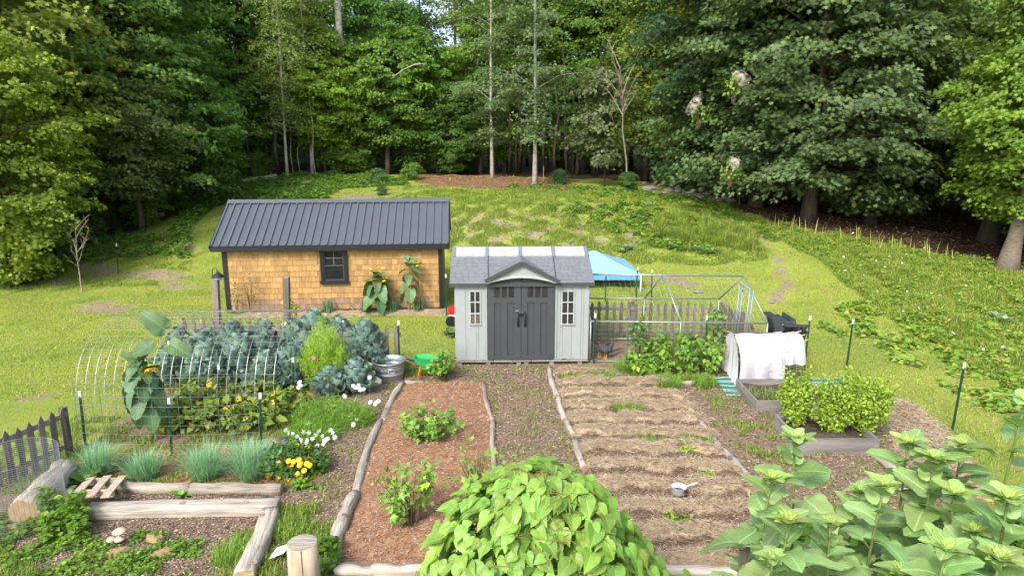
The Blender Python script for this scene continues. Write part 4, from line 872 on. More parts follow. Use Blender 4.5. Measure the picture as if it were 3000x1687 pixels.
# rosettes of mullein on the bank
def rosette_mesh(seed, n=13, L=.32):
    q = np.random.RandomState(seed); cl = Cloud(); a = np.arange(n)*2.4; el = np.linspace(.15,1.0,n)
    U = np.stack([np.cos(a)*np.cos(el), np.sin(a)*np.cos(el), np.sin(el)], 1); N = np.stack([-np.cos(a)*np.sin(el), -np.sin(a)*np.sin(el), np.cos(el)], 1)
    cl.add(np.zeros((n,3))+[0,0,.03], U, N, L*(1-.35*el), *OVAL, q.uniform(.3,.7,n)); return cl.mesh('leaf_rosette', M['plantleaf'])
rosm = [rosette_mesh(i) for i in range(3)]
for i, (px, py) in enumerate(((1822,742),(1868,690),(1930,700),(1955,715),(1975,732),(2003,733),(2062,742),(2040,738),(1995,722),(2080,745),(1900,665),(1850,640),(1720,612),(1760,608),(1690,618),(1790,615),(1900,610),(1840,735),(2915,935),(2940,950),(1925,655),(1880,650))):
    o = child('mullein_plant', rosm[i%3], None, at(px,py)); o.rotation_euler = (0,0,i*1.3); s = 1+.5*((i*7)%5)/5; o.scale = (s,s,s); o.color = (.17,.24,.14,1)
    tag(o, 'pale grey-green rosette of broad leaves growing on the grassy bank', 'plant', 'pale leaf rosettes on the bank')
# logs, rocks behind
def log(name, a, b, r, label, mat='log', cat='log', n=12, segs=8, bow=.02, endmat=True, sq=1.0, parent=None):
    a = Vector(a); b = Vector(b); m = MB(); d = (b-a); up = Vector((0,0,1)); side = d.cross(up).normalized()
    pts = []
    for i in range(segs+1):
        t = i/segs; pts.append(a+d*t+side*bow*d.length*math.sin(t*PI)*1+up*(.012*math.sin(t*7+a.x*3)))
    # local frame: x along the log so that the grain runs with it
    L = d.length; M3 = Matrix((d.normalized(), -side, d.normalized().cross(-side))).transposed().to_4x4(); c = (a+b)/2; Mi = M3.inverted()
    m.tube([Mi @ (p-c) for p in pts], [r*(1+.1*math.sin(i*1.7+a.x)) for i in range(segs+1)], n, jit=.1)
    nf = len(m.f); me_ = m.mesh(name, M[mat]); me_.materials.append(M['logend'])
    for f in me_.polygons: f.use_smooth = len(f.vertices) == 4
    for f in me_.polygons[-2:]: f.material_index = 1
    o = child(name, me_, parent, c-(orig(parent) if parent else Vector((0,0,0)))); o.rotation_euler = M3.to_euler()
    if label: tag(o, label, cat)
    return o
log('fallen_log', at(700,540)+Vector((0,0,.12)), at(812,528)+Vector((0,0,.2)), .17, 'grey-brown fallen log in the weeds left of the birches', 'palelog')
log('fallen_log', at(865,541)+Vector((0,0,.1)), at(935,546)+Vector((0,0,.16)), .14, 'short mossy fallen log below the straight birch', 'palelog')
log('fallen_log', at(430,645)+Vector((0,0,.2)), at(480,640)+Vector((0,0,.2)), .09, 'small grey log lying right of the big left trunk', 'palelog')
M['rock'] = pm('grey_fieldstone', (.3,.29,.27), (.14,.135,.125), 5, rough=.9, bump=.5, objrnd=.25)
def rockmesh(seed, n=9):
    q = random.Random(seed); m = MB(); vs = []; 
    for i in range(5):
        ph = -PI/2+PI*i/4
        for k in range(n): a = 2*PI*k/n; r = math.cos(ph)*q.uniform(.8,1.15)+.05; vs.append((r*math.cos(a), r*math.sin(a)*.8, math.sin(ph)*.6*q.uniform(.85,1.1)))
    fs = [(i*n+k, i*n+(k+1)%n, (i+1)*n+(k+1)%n, (i+1)*n+k) for i in range(4) for k in range(n)]+[tuple(range(n-1,-1,-1)), tuple(range(4*n,5*n))]
    m.add(vs, fs); return m.mesh('fieldstone', M['rock'])
rkm = [rockmesh(i) for i in range(4)]
rr_ = random.Random(9)
rocks = [(rr_.uniform(1880,2160), 0) for _ in range(46)]
for px, _ in rocks:
    t = (px-1880)/280; py = 548+t*38+rr_.uniform(-12,12); o = child('stone', rkm[rr_.randrange(4)], None, at(px,py)+Vector((0,0,.05))); s = rr_.uniform(.12,.3); o.scale = (s,s,s*.8); o.rotation_euler = (0,0,rr_.random()*6)
    tag(o, 'grey fieldstone in the old stone row at the edge of the right wood', 'stone', 'stones of the old row by the right wood')
for px, py, s, lb in ((2262,888,.09,'pale stone lying on the mown slope right of the wire run'),(2045,858,.16,'grey stone on the slope above the wire run'),(1052,545,.12,'pale stone in the grass behind the birch log'),(880,760,.1,'small rock')) [:3]:
    o = child('stone', rkm[1], None, at(px,py)+Vector((0,0,.03))); o.scale = (s,s,s*.8); tag(o, lb, 'stone')
# ------------------------------------------------------------------ broad leaves as single pieces
TPL = {}
def leaf_mesh(name, width, lobe, cup, curl, wave, seed, nu=4, nv=8, mat='bigleaf', tip=1.0, pw=.75, rounded=False):
    """a leaf one unit long: base at the origin, tip at y = 1, upper side +z; lobe pushes the base corners back into a heart"""
    q = random.Random(seed); V = []; Fc = []
    for j in range(nv+1):
        t = j/nv
        if rounded: w = width*(1-abs(2*(t*.93+.07)**.9-1)**2.4)**.5
        elif lobe > 0: w = width*(math.sin(PI*min(1,(t*.86+.14)**pw))**.8)
        else: w = width*math.sin(PI*t**pw)**.9
        w = max(w, .004)
        for i in range(-nu, nu+1):
            s = i/nu; x = w*s; y = t - lobe*abs(s)**1.2*(1-t)**3*1.6 + (.015*math.sin(i*9+j*5) if abs(i) == nu else 0)
            z = cup*abs(x)/max(width,.01)*.5 - curl*t*t + wave*math.sin(t*9+seed+(0 if s > 0 else 2))*abs(s)**1.5
            V.append((x, y, z))
    k = 2*nu+1
    for j in range(nv):
        for i in range(k-1): a = j*k+i; Fc.append((a, a+1, a+1+k, a+k))
    V = np.array(V); me_ = npmesh(name, V, np.array(Fc), M[mat], {'rnd': np.full(len(V), .5), 'lx': V[:,0], 'ly': V[:,1]}, True); TPL[me_.name] = (V, np.array(Fc)); return me_
def polar_leaf(name, prof, cup, curl, wave, seed, ser=.0, rings=4, seg=28, mat='bigleaf', fold=.0):
    """leaf outline given as radius against angle from the tip, centred on the stalk joint"""
    q = random.Random(seed); A2 = [a for a, _ in prof]; R2 = [r for _, r in prof]; V = []; Fc = []
    asym = q.uniform(-.05,.05)
    for k in range(rings+1):
        f = max(.02, (k/rings)**.85)
        for i in range(seg):
            ph = (i/seg-.5)*2*PI; r = float(np.interp(abs(math.degrees(ph)), A2, R2))*f*(1+(asym if ph > 0 else -asym))
            if k == rings: r *= 1+ser*(1 if i % 2 else -1)
            x = r*math.sin(ph); y = r*math.cos(ph); d = math.hypot(x, y)
            z = cup*x*x*2.2 + fold*abs(x) - curl*max(0,y)**2 + wave*math.sin(ph*5+seed)*f*f - .25*curl*max(0,-y)
            V.append((x, y, z))
    for k in range(rings):
        for i in range(seg): a = k*seg+i; b = k*seg+(i+1)%seg; Fc.append((a, b, b+seg, a+seg))
    V = np.array(V); me_ = npmesh(name, V, np.array(Fc), M[mat], {'rnd': np.full(len(V), .5), 'lx': V[:,0], 'ly': V[:,1]}, True); TPL[me_.name] = (V, np.array(Fc)); return me_
PSUN = [(0,1),(8,.9),(20,.73),(35,.59),(55,.47),(80,.4),(105,.36),(130,.3),(155,.19),(180,.07)]
PHEART = [(0,1),(6,.86),(15,.74),(30,.64),(60,.56),(90,.52),(120,.48),(145,.42),(165,.28),(180,.06)]
PCUP = [(0,1),(20,.98),(40,.88),(60,.72),(85,.52),(110,.34),(140,.18),(180,.05)]
HEARTL = [leaf_mesh('heart_leaf', .6, .15, .14, .1+.07*i, .025, i*5+1, 4, 7, pw=.62) for i in range(4)]
CUPL = [leaf_mesh('cupped_leaf', .46, .05, .7, -.32+.1*i, .07, i*7+2, 3, 6, rounded=True) for i in range(3)]
OVL = [leaf_mesh('pointed_leaf', .26, 0, .2, .2, .02, i+40, 2, 5, pw=.8) for i in range(2)]
def put_leaf(parent, me_, p, U, N, s, col, name='leaf', w=1.0):
    U = Vector(U).normalized(); N = Vector(N); X = U.cross(N)
    if X.length < 1e-3: X = U.orthogonal()
    X.normalize(); Z = X.cross(U); Mx = Matrix((X*s*w, U*s, Z*s)).transposed().to_4x4(); Mx.translation = Vector(p)-orig(parent)
    o = bpy.data.objects.new(name, me_); link(o); o.parent = parent; o.matrix_basis = Mx; o.color = (*col, 1); return o
def jc(c, q, j=.18):
    f = q.uniform(1-j, 1+j); return (c[0]*f*q.uniform(.9,1.15), c[1]*f, c[2]*f*q.uniform(.85,1.15))
SUNL = [polar_leaf('sunflower_leaf', PSUN, .15, .14+.12*i, .03, i*3, .035, fold=.1) for i in range(4)]
HEARTL = [polar_leaf('heart_leaf', PHEART, .2-.15*(i%2), .12+.1*i, .028, i*5+1, 0, fold=.12) for i in range(4)]
CUPL = [polar_leaf('cupped_leaf', PCUP, .9, -.34+.14*i, .05, i*7+2, .03, 3, 20) for i in range(3)]
# ------------------------------------------------------------------ sunflowers
M['sunyellow'] = pm('yellow_petal', (.85,.55,.02), (.75,.4,.01), 20, rough=.6)
M['bract'] = pm('green_yellow_bract', (.3,.4,.06), (.22,.33,.06), 20, rough=.6)
M['disc'] = pm('dark_flower_disc', (.12,.09,.03), (.05,.03,.01), 40, rough=.9)
def sunflower(base, top, n, L, col, label, seed, head='bud', lean=(0,0), droop=.2, low=.1, group=None, r=.017):
    q = random.Random(seed); t0 = thing('sunflower_plant', label, 'sunflower', base, group); base = Vector(base); H = top-base.z
    pts = [base+Vector((lean[0]*(i/8)**1.6, lean[1]*(i/8)**1.6, H*i/8)) for i in range(9)]
    hs_ = 1.0 if L < .33 and n > 30 else .62
    if head == 'nod': pts += [pts[-1]+Vector((.1,-.03,.03)), pts[-1]+Vector((.2,-.07,-.06)), pts[-1]+Vector((.25,-.1,-.17))]
    m = MB(); m.tube(pts, [r*(1.2-.6*i/len(pts)) for i in range(len(pts))], 7); m.build('stem', M['stem'], t0, True)
    pet = MB()
    for i in range(n):
        t = low+(1-low)*(i/n)**.85; p = base+Vector((lean[0]*t**1.6, lean[1]*t**1.6, H*t)); a = i*2.4+q.uniform(-.4,.4)+seed
        s = L*(1.2-.6*max(0,(t-.5)/.5)**1.5)*q.uniform(.8,1.15); el = .1+.75*max(0,(t-.7)/.3) - droop*(1-t)*1.6
        d = Vector((math.cos(a), math.sin(a), 0)); st = (d+Vector((0,0,.55 if t < .85 else .9))).normalized(); pl = s*(.5 if t < .85 else .18); e = p+st*pl
        pet.tube([p, p+st*pl*.5+d*.01, e+d*.01], [.005,.0045,.004], 5, False)
        U = d*math.cos(el)+Vector((0,0,math.sin(el)-(droop if t < .85 else 0))); put_leaf(t0, SUNL[q.randrange(4)], e, U, Vector((0,0,1))+d*(.35 if droop < .5 else .9)+Vector((q.uniform(-.3,.3),q.uniform(-.3,.3),0)), s, jc(col, q))
    pet.build('leaf_stalks', M['stem'], t0, True, kind='stuff')
    tip = pts[-1]
    if head == 'bud':
        hm = MB(); 
        for k in range(26):
            a = k*2.4; rr = .012+.0016*k; u = Vector((math.cos(a), math.sin(a), 0)); b0 = tip+u*rr; l = L*(.12+.011*k); e = b0+u*l*.6+Vector((0,0,l*(.9-.03*k))); w = Vector((-u.y,u.x,0))*l*.14
            hm.add([b0-w*.6, b0+w*.6, (b0+e)/2+w*1.2+Vector((0,0,.01)), e, (b0+e)/2-w*1.2+Vector((0,0,.01))], [(0,1,2,3,4)])
        hm.build('flower_bud', M['bract'], t0); 
        for k in range(5): a = k*1.26+seed; put_leaf(t0, SUNL[k%4], tip, Vector((math.cos(a), math.sin(a), .55)), Vector((-math.cos(a)*.5,-math.sin(a)*.5,1)), L*q.uniform(.42,.62), jc((col[0]*1.25,col[1]*1.15,col[2]), q))
    elif head == 'nod':
        dirn = Vector((.3,-.35,-.9)).normalized(); x = dirn.orthogonal().normalized(); y = dirn.cross(x)
        hm = MB(); hm.add([tip+dirn*.0+(x*math.cos(a)+y*math.sin(a))*.13*hs_ for a in [k*PI/8 for k in range(16)]]+[tip-dirn*.06], [(i,(i+1)%16,16) for i in range(16)]); hm.build('flower_back', M['bract'], t0)
        hm = MB(); hm.add([tip+dirn*.02+(x*math.cos(a)+y*math.sin(a))*.12*hs_ for a in [k*PI/8 for k in range(16)]]+[tip+dirn*.045], [(i,(i+1)%16,16) for i in range(16)]); hm.build('flower_disc', M['disc'], t0)
        hm = MB(); h2 = MB()
        for k in range(34):
            a = k*2*PI/34+q.uniform(-.05,.05); u = x*math.cos(a)+y*math.sin(a); w = (x*-math.sin(a)+y*math.cos(a))*.02; b0 = tip+u*.1*hs_
            hm.add([b0-w, b0+w, b0+u*.06+w-dirn*.01, b0+u*q.uniform(.08,.12)+dirn*q.uniform(-.02,.03), b0+u*.06-w-dirn*.01], [(0,1,2,3,4)])
            b1 = tip+u*.09*hs_+dirn*.02; h2.add([b1-w*.6, b1+w*.6, b1+u*.03+dirn*q.uniform(.04,.08)], [(0,1,2)])
        hm.build('bracts', M['bract'], t0); h2.build('petals', M['sunyellow'], t0)
    return t0
# tall nodding one at the left front of the trellis
g0 = G(447,1292); sunflower(g0, A(452,1035,g0.y).z, 32, .32, (.1,.19,.08), 'tall old sunflower with a nodding head and drooping leaves in front of the wire arch', 3, 'nod', (-.02,-.1), .75, .3, r=.022)
tall_sun = bpy.data.objects['sunflower_plant']
for (px,py,ax,u,s) in ((455,925,0,(-.5,-.2,.7),.4),(430,905,0,(.1,-.3,.9),.38)):
    p = A(px,py,g0.y-.05)
put_leaf(tall_sun, SUNL[1], A(478,960,g0.y-.1), (-.55,-.15,.5), (.15,-.9,.5), .42, (.075,.15,.055)); put_leaf(tall_sun, SUNL[2], A(500,1010,g0.y-.1), (.7,-.2,-.25), (.2,-.8,.6), .36, (.09,.17,.06)); put_leaf(tall_sun, SUNL[0], A(440,1015,g0.y-.15), (-.8,-.1,-.3), (-.1,-.8,.6), .36, (.07,.14,.05))
m = MB(); m.tube([A(452,985,g0.y-.08), A(470,975,g0.y-.09), A(476,955,g0.y-.1)], .006, 5); m.build('upper_stalk', M['stem'], tall_sun)
# pair against the cabin
p1 = cabL+cu*4.45-cvb*.35; s1 = sunflower(p1, A(1072,800,p1.y).z, 22, .36, (.085,.17,.07), 'shorter bushy sunflower left of the other against the cedar wall', 5, 'nod', (-.05,0), .45, .25)
p2 = cabL+cu*5.35-cvb*.35; s2 = sunflower(p2, A(1160,755,p2.y).z, 14, .31, (.1,.2,.085), 'taller sunflower with a bent head, right of the other against the cedar wall', 9, 'nod', (.03,0), .6, .3)
for px,py,s_ in ((1085,786,s1),(1120,784,s2)):
    c_ = A(px,py,p1.y-.1); m = MB()
    for k in range(12): a = k*.524; u = Vector((math.cos(a),0,math.sin(a))); w = Vector((-math.sin(a),0,math.cos(a)))*.014; m.add([c_+u*.015-w, c_+u*.015+w, c_+u*.045+Vector((0,-.02,0))], [(0,1,2)])
    m.build('petals', M['sunyellow'], s_)
# young sunflowers filling the lower right corner: (top px, top py, distance, leaf length)
SF = [(2385,1285,5.6,.27,'sunflower bud standing alone in front of the front raised box'),(2195,1405,4.9,.25,'leftmost of the young sunflowers, beside the straw bed'),(2250,1530,4.2,.25,'young sunflower with open yellow-green bud above the split stake'),
 (2565,1425,4.7,.26,'young sunflower right of the one standing alone, at mid height'),(2690,1300,5.5,.27,'young sunflower in front of the far straw bed, left of a pair'),(2725,1345,5.2,.25,'young sunflower in front of the far straw bed, right of a pair'),
 (2850,1305,5.4,.27,'young sunflower with upright pointed top leaves below the last steel post'),(2960,1180,5.0,.31,'tallest young sunflower at the right edge'),(2975,1465,4.2,.28,'big leaved young sunflower at the lower right edge'),
 (2495,1535,4.4,.21,'small round topped young sunflower in the middle of the row'),(2690,1615,3.9,.25,'young sunflower at the bottom of the row, low and in front'),(2330,1640,4.1,.25,'low young sunflower right of the split stake at the bottom edge'),(2860,1560,4.4,.27,'young sunflower over the tan board near the right corner'),(2590,1680,4.3,.24,'young sunflower just reaching up into the bottom edge'),(2420,1600,4.6,.26,'young sunflower filling the gap right of the split stake'),(2790,1450,4.9,.27,'young sunflower with broad pale leaves in the middle right of the corner'),(2940,1640,3.9,.26,'lowest young sunflower in the very corner'),(2480,1440,5.3,.25,'young sunflower behind the round topped one')]
for i, (px, py, Y, L, lb) in enumerate(SF):
    tp = A(px, py, Y); sunflower(Vector((tp.x+rt.uniform(-.08,.08), tp.y+.1, 0)), tp.z, rt.choice((16,18,20,22)), L*1.2*rt.uniform(.85,1.12), (.22,.35,.125), lb, i*1.7+2, 'bud', (rt.uniform(-.16,.16), -.08), rt.uniform(.0,.3), .35, 'young sunflowers in the lower right corner', .013)
# ------------------------------------------------------------------ heart-leaved vine over a trellis frame
vc = Vector((.22, 5.75, 0)); vt = thing('climbing_vine', 'dome of bright green heart shaped vine leaves in the front centre', 'vine', vc)
for i in range(6):
    a = i*PI/3; m = MB(); m.tube([vc+Vector((math.cos(a)*.95, math.sin(a)*.8, 0)), vc+Vector((math.cos(a)*.6, math.sin(a)*.5, 1.3)), vc+Vector((math.cos(a)*.1, math.sin(a)*.1, 2.1))], .012, 6); m.build('trellis_pole', M['greywood'], vt)
VTOP = A(1600,1372,5.75).z
def vr(z): t = z/VTOP; return 1.2*(max(0, 1-(max(0,t)/1.0)**2.3))**.66
q = random.Random(4); pts = []
nv_ = 1350
for i in range(nv_):
    t = ((i+.5)/nv_); z = VTOP*(1-t**1.0*.97); a = i*2.39996+q.uniform(-.15,.15); r = vr(z)*q.uniform(.86,1.12)*(1+.07*math.sin(a*3+z*2)+.05*math.sin(a*5-z*4))+.05; pts.append((a, z, r))
pts = [(a,z,r) for a,z,r in pts]
front = [p for p in pts if math.sin(p[0]) < .25][:300]; fs_ = set(id(p) for p in front); back = [p for p in pts if id(p) not in fs_]
bk = []
for grpi, lst in ((0, front), (1, back)):
    for (a, z, r) in lst:
        if q.random() < .05: r += q.uniform(.05,.16)
        p = vc+Vector((r*math.cos(a), r*.85*math.sin(a), z+q.uniform(-.06,.06))); k = min(1, z/VTOP); outv = Vector((math.cos(a), math.sin(a), 0)); nrml = (outv*(.85-.6*k**3)+Vector((0,-.25,.75+.5*k**2)))+Vector((q.uniform(-.35,.35),q.uniform(-.35,.35),q.uniform(-.15,.2)))
        U = Vector((q.uniform(-.75,.75), q.uniform(-.5,.3), -.55))+outv*.4; U = U-nrml.normalized()*U.dot(nrml.normalized()); s = q.uniform(.08,.165)
        if grpi == 0: put_leaf(vt, HEARTL[q.randrange(4)], p, U, nrml, s, jc((.185,.335,.055), q, .22))
        else: bk.append((p-vc, U, nrml, s, q.random()))
tv_, tf_ = TPL[HEARTL[1].name]; V, Fc, r = leafcloud(np.array([tuple(b_[0]) for b_ in bk]), np.array([tuple(b_[1]) for b_ in bk]), np.array([tuple(b_[2]) for b_ in bk]), np.array([b_[3] for b_ in bk]), tv_, tf_, np.array([b_[4] for b_ in bk]))
o = child('leaf', npmesh('leaf', V, Fc, M['bigleaf'], {'rnd': r, 'lx': np.tile(tv_[:,0], len(bk)), 'ly': np.tile(tv_[:,1], len(bk))}, True), vt); o['kind'] = 'stuff'; o.color = (.185,.335,.055,1)
ic = Cloud(); n = 1500; aa = rg.rand(n)*6.283; zz = rg.uniform(.05, VTOP*.93, n); rr2 = np.array([vr(z) for z in zz])*rg.uniform(.45,.93,n)
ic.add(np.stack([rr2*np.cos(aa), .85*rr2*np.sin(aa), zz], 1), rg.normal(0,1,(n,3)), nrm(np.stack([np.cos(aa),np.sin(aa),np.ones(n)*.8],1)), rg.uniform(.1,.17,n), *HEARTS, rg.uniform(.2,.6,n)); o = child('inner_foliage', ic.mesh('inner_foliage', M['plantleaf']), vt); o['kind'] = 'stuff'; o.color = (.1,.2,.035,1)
tn = MB()
for i in range(26):
    a = q.uniform(PI, 2*PI); z = q.uniform(.6, VTOP*.97); pp = []
    for k in range(7): a2 = a+k*.1*q.choice((-1,1)); z2 = min(z+k*.05, VTOP+.05); r_ = vr(min(z2,VTOP*.99))+.09; pp.append(vc+Vector((r_*math.cos(a2), .85*r_*math.sin(a2), z2+.03*math.sin(k))))
    tn.tube(pp, .004, 4, False)
for px,py in ((1735,1330),(1560,1335)): tp = A(px,py,5.6); tn.tube([tp+Vector((-.3,0,-.25)), tp+Vector((-.15,0,-.08)), tp+Vector((0,0,0)), tp+Vector((.06,0,.03))], .005, 4, False)
tn.build('tendrils', pm('reddish_vine_stem', (.25,.2,.07), (.2,.1,.05), 9), vt)
# ------------------------------------------------------------------ brassicas
def brassica(p, h, w, n, label, seed, col=(.175,.275,.235)):
    q = random.Random(seed); t0 = thing('brassica_plant', label, 'vegetable plant', p, 'blue-green brassica plants behind the wire'); p = Vector(p)
    m = MB(); m.tube([p, p+Vector((.01,0,h*.5)), p+Vector((0,0,h*.92))], [.025,.022,.015], 7); m.build('stem', M['stem'], t0)
    for i in range(n):
        t = (i+.5)/n; a = i*2.4+seed; z = h*(.15+.8*t); rr = w*(1-.72*t**2.5)*.42*q.uniform(.55,1.1); el = .35+.95*t
        d = Vector((math.cos(a), math.sin(a), 0)); U = d*math.cos(el)+Vector((0,0,math.sin(el))); N = Vector((0,0,1))*math.cos(el)-d*math.sin(el)
        put_leaf(t0, CUPL[q.randrange(3)], p+d*rr+Vector((0,0,z)), U, N, w*q.uniform(.16,.25)*(1.15-.35*t), jc(col, q, .25))
    nn = 260; rs = np.random.RandomState(seed*3 if isinstance(seed,int) else int(seed*10)); th = rs.rand(nn)*6.283; zz = rs.uniform(.12,.9,nn); r_ = w*.46*(1-.7*zz**2.5)*np.sqrt(rs.rand(nn))
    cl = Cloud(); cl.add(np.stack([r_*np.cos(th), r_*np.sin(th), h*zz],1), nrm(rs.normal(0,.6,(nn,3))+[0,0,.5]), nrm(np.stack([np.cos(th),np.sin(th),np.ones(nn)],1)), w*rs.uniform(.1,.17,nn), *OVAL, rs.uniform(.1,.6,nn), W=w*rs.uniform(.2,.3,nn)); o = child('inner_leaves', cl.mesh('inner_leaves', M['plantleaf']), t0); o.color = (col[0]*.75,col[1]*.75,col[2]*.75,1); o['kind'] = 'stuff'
    return t0
BR = [(615,1145,.95,.95),(705,1130,1.0,1.0),(560,1110,.8,.8),(500,1130,.75,.75),(600,1090,.85,.9),(690,1085,1.05,.95),(770,1110,.9,.9),(780,1060,.9,.85),(870,1080,1.0,.9),(925,1065,1.15,1.05),(1000,1075,1.05,.95),(960,1120,.8,.85),(1075,1095,1.1,1.0),(850,1140,.85,.9),(1040,1150,.6,.85),(970,1160,.55,.75),(780,1160,.8,.85),(530,1060,.7,.75),(640,1050,.8,.85),(900,1105,.9,.9)]
for i, (px, py, h, w) in enumerate(BR):
    lb = {9:'tall brassica plant behind the feathery cosmos, top of the row',12:'brassica plant standing right beside the galvanised tub',14:'low brassica with wide outer leaves just below the tub',3:'leftmost brassica plant, right of the tall sunflower',10:'brassica plant left of the one beside the tub',15:'small brassica between the white cosmos and the feathery plant'}.get(i, 'large blue-green brassica plant, %s' % ['front middle under the arch','second of the front plants under the arch','front left, right of the tall sunflower leaves','','inner plant behind the front left one','inner plant at the middle of the arch','at the arch right end','behind the arch right end','tall one left of the feathery cosmos','','','in front of the tallest, behind the cosmos','','at the left foot of the feathery cosmos','','','low in front, left of the white cosmos flowers','farthest back left under the arch','back row at the middle of the arch','hidden right behind the feathery cosmos'][i])
    brassica(G(px,py-4), h*1.02, w*1.0, 78, lb, i*1.37+1)
# ------------------------------------------------------------------ general bushy plants from leaf clouds
def bush(name, p, h, rx, ry, nl, size, col, label, cat, seed, tmpl=KITE, group=None, stems=6, droop=.3, dome=.5, twig='woodyst', shell=.35, mat='plantleaf', base=.12, rnd=(.5,.2), rot=0, sprigs=0):
    rs = np.random.RandomState(seed); t0 = thing(name, label, cat, p, group); p = Vector(p)
    m = MB(); tips = []
    for i in range(stems):
        a = 2*PI*i/stems+rs.rand(); f = rs.uniform(.35,.95); e = p+Vector((rx*f*math.cos(a), ry*f*math.sin(a), h*rs.uniform(.6,.92))); mid = p.lerp(e,.5)+Vector((0,0,h*.12)); m.tube([p+Vector((.1*rx*math.cos(a),.1*ry*math.sin(a),0)), mid, e], [.008*h+.004,.006*h+.002,.003], 5, False)
    m.build('stems', M[twig], t0)
    th = rs.rand(nl)*2*PI; v = rs.uniform(-1 if dome < .4 else -.6, 1, nl); rr = np.sqrt(np.maximum(0,1-v*v))*np.where(rs.rand(nl) < .75, rs.uniform(1-shell,1,nl), rs.rand(nl)); lob = 1+.16*np.sin(3*th+seed)+.12*np.sin(5*th+2*seed+v*4)
    zc = h*(base+(1-base)*(v+1)/2*1.0); P = np.stack([rx*rr*lob*np.cos(th), ry*rr*lob*np.sin(th), zc*(1+.1*np.sin(4*th+seed*2))], 1)
    if sprigs:
        ta = rs.rand(sprigs)*2*PI; tv = rs.rand(sprigs)**.6; ts = np.sqrt(1-tv**2*.8)*rs.uniform(.55,1.08,sprigs); tip = np.stack([rx*ts*np.cos(ta), ry*ts*np.sin(ta), h*(.45+.6*tv)*rs.uniform(.8,1.08,sprigs)], 1)
        sel = rs.randint(0, sprigs, nl); tt = base+(1-base)*rs.rand(nl)**.75; P = tip[sel]*np.stack([tt**.8, tt**.8, tt], 1)+rs.normal(0,.028+.02*h,(nl,3))*np.stack([np.ones(nl),np.ones(nl),np.ones(nl)*.6],1); th = ta[sel]; rr = np.hypot(P[:,0]/rx, P[:,1]/ry); v = tt*1.4-.7
        m = MB()
        for k in range(min(sprigs, 40)): m.tube([p, p+Vector((tip[k][0]*.6, tip[k][1]*.6, tip[k][2]*.55)), p+Vector(tip[k])], [.006*h+.002,.005,.002], 4, False)
        m.build('twigs', M[twig], t0, kind='stuff')
    out = nrm(np.stack([np.cos(th)*rr, np.sin(th)*rr, .3+v*.8], 1)); N = nrm(out*.8+[0,-.1,.7]+rs.normal(0,.35,(nl,3))); U = nrm(rs.normal(0,.6,(nl,3))+out*.5+[0,0,-droop])
    cl = Cloud(); cl.add(P, U, N, size*rs.uniform(.6,1.35,nl), tmpl[0], tmpl[1], np.clip(rs.normal(rnd[0],rnd[1],nl),0,1)); o = child('foliage', cl.mesh('foliage', M[mat]), t0); o.color = (*col,1)
    return t0
M['beanleaf'] = leafmat('bean_leaf', [(0,(.05,.1,.02)),(.5,(.14,.23,.035)),(.78,(.27,.33,.05)),(.9,(.5,.42,.04)),(1,(.62,.4,.03))], trans=.3, objcol=False, rough=.55)
for i, (px, py, lb) in enumerate(((500,1255,0),(560,1262,0),(630,1258,0),(700,1262,0),(545,1225,0),(610,1222,0),(680,1225,0),(745,1228,0),(640,1190,0),(710,1190,0),(775,1255,0),(820,1230,0),(860,1200,0),(770,1190,0),(570,1190,0))):
    bush('bean_plant', G(px,py), .42+.06*(i%3), .36, .36, 150, .105, (1,1,1), 'bushy yellowing bean plant, %s' % ['first from the left in the front row','second in the front row','third in the front row','fourth in the front row','first in the second row','second in the second row','third in the second row','fourth in the second row','left of the back row','right of the back row','right of the front wire panel post','below the white cosmos flowers','left foot of the cosmos','back row beside the brassicas','back row behind the middle steel post'][i], 'bean plant', 30+i, HEARTS, 'bean plants below the brassicas', mat='beanleaf', droop=.5, rnd=(.5,.23), stems=4)
bush('yellow_climber', G(855,1030), 1.35, .18, .18, 80, .09, (1,1,1), 'spindly yellowing climber on the wire beside the second wooden post', 'climbing plant', 61, HEARTS, mat='beanleaf', rnd=(.82,.12), stems=5)
# feathery cosmos
fc = G(955,1150); t0 = thing('cosmos_plant', 'tall feathery light green cosmos bush without white flowers, a single pink bloom', 'cosmos', fc)
n = 15000; P = np.zeros((n,3)); sel = rg.randint(0,34,n); sx_ = rg.uniform(-.42,.42,34); sy_ = rg.uniform(-.3,.3,34); shh = 1.75*(1-1.35*np.abs(sx_)**1.2)*rg.uniform(.7,1,34)
t_ = rg.rand(n)**.8; P[:,0] = sx_[sel]*(.45+.65*t_)+rg.normal(0,.045,n); P[:,1] = sy_[sel]*(.45+.6*t_)+rg.normal(0,.045,n); P[:,2] = shh[sel]*t_
cl = Cloud(); U = nrm(rg.normal(0,.6,(n,3))+[0,0,.8]); cl.add(P, U, rg.normal(0,1,(n,3)), rg.uniform(.05,.12,n), *BLADE, np.clip(rg.normal(.55,.18,n),0,1), W=np.full(n,.006)); o = child('feathery_foliage', cl.mesh('feathery_foliage', M['plantleaf']), t0); o.color = (.22,.36,.04,1)
m = MB()
for i in range(34): m.tube([fc+Vector((sx_[i]*.4,sy_[i]*.4,0)), fc+Vector((sx_[i]*.8,sy_[i]*.75,shh[i]*.55)), fc+Vector((sx_[i]*1.08,sy_[i]*1.03,shh[i]))], [.006,.005,.002], 5, False)
m.build('stems', M['stem'], t0)
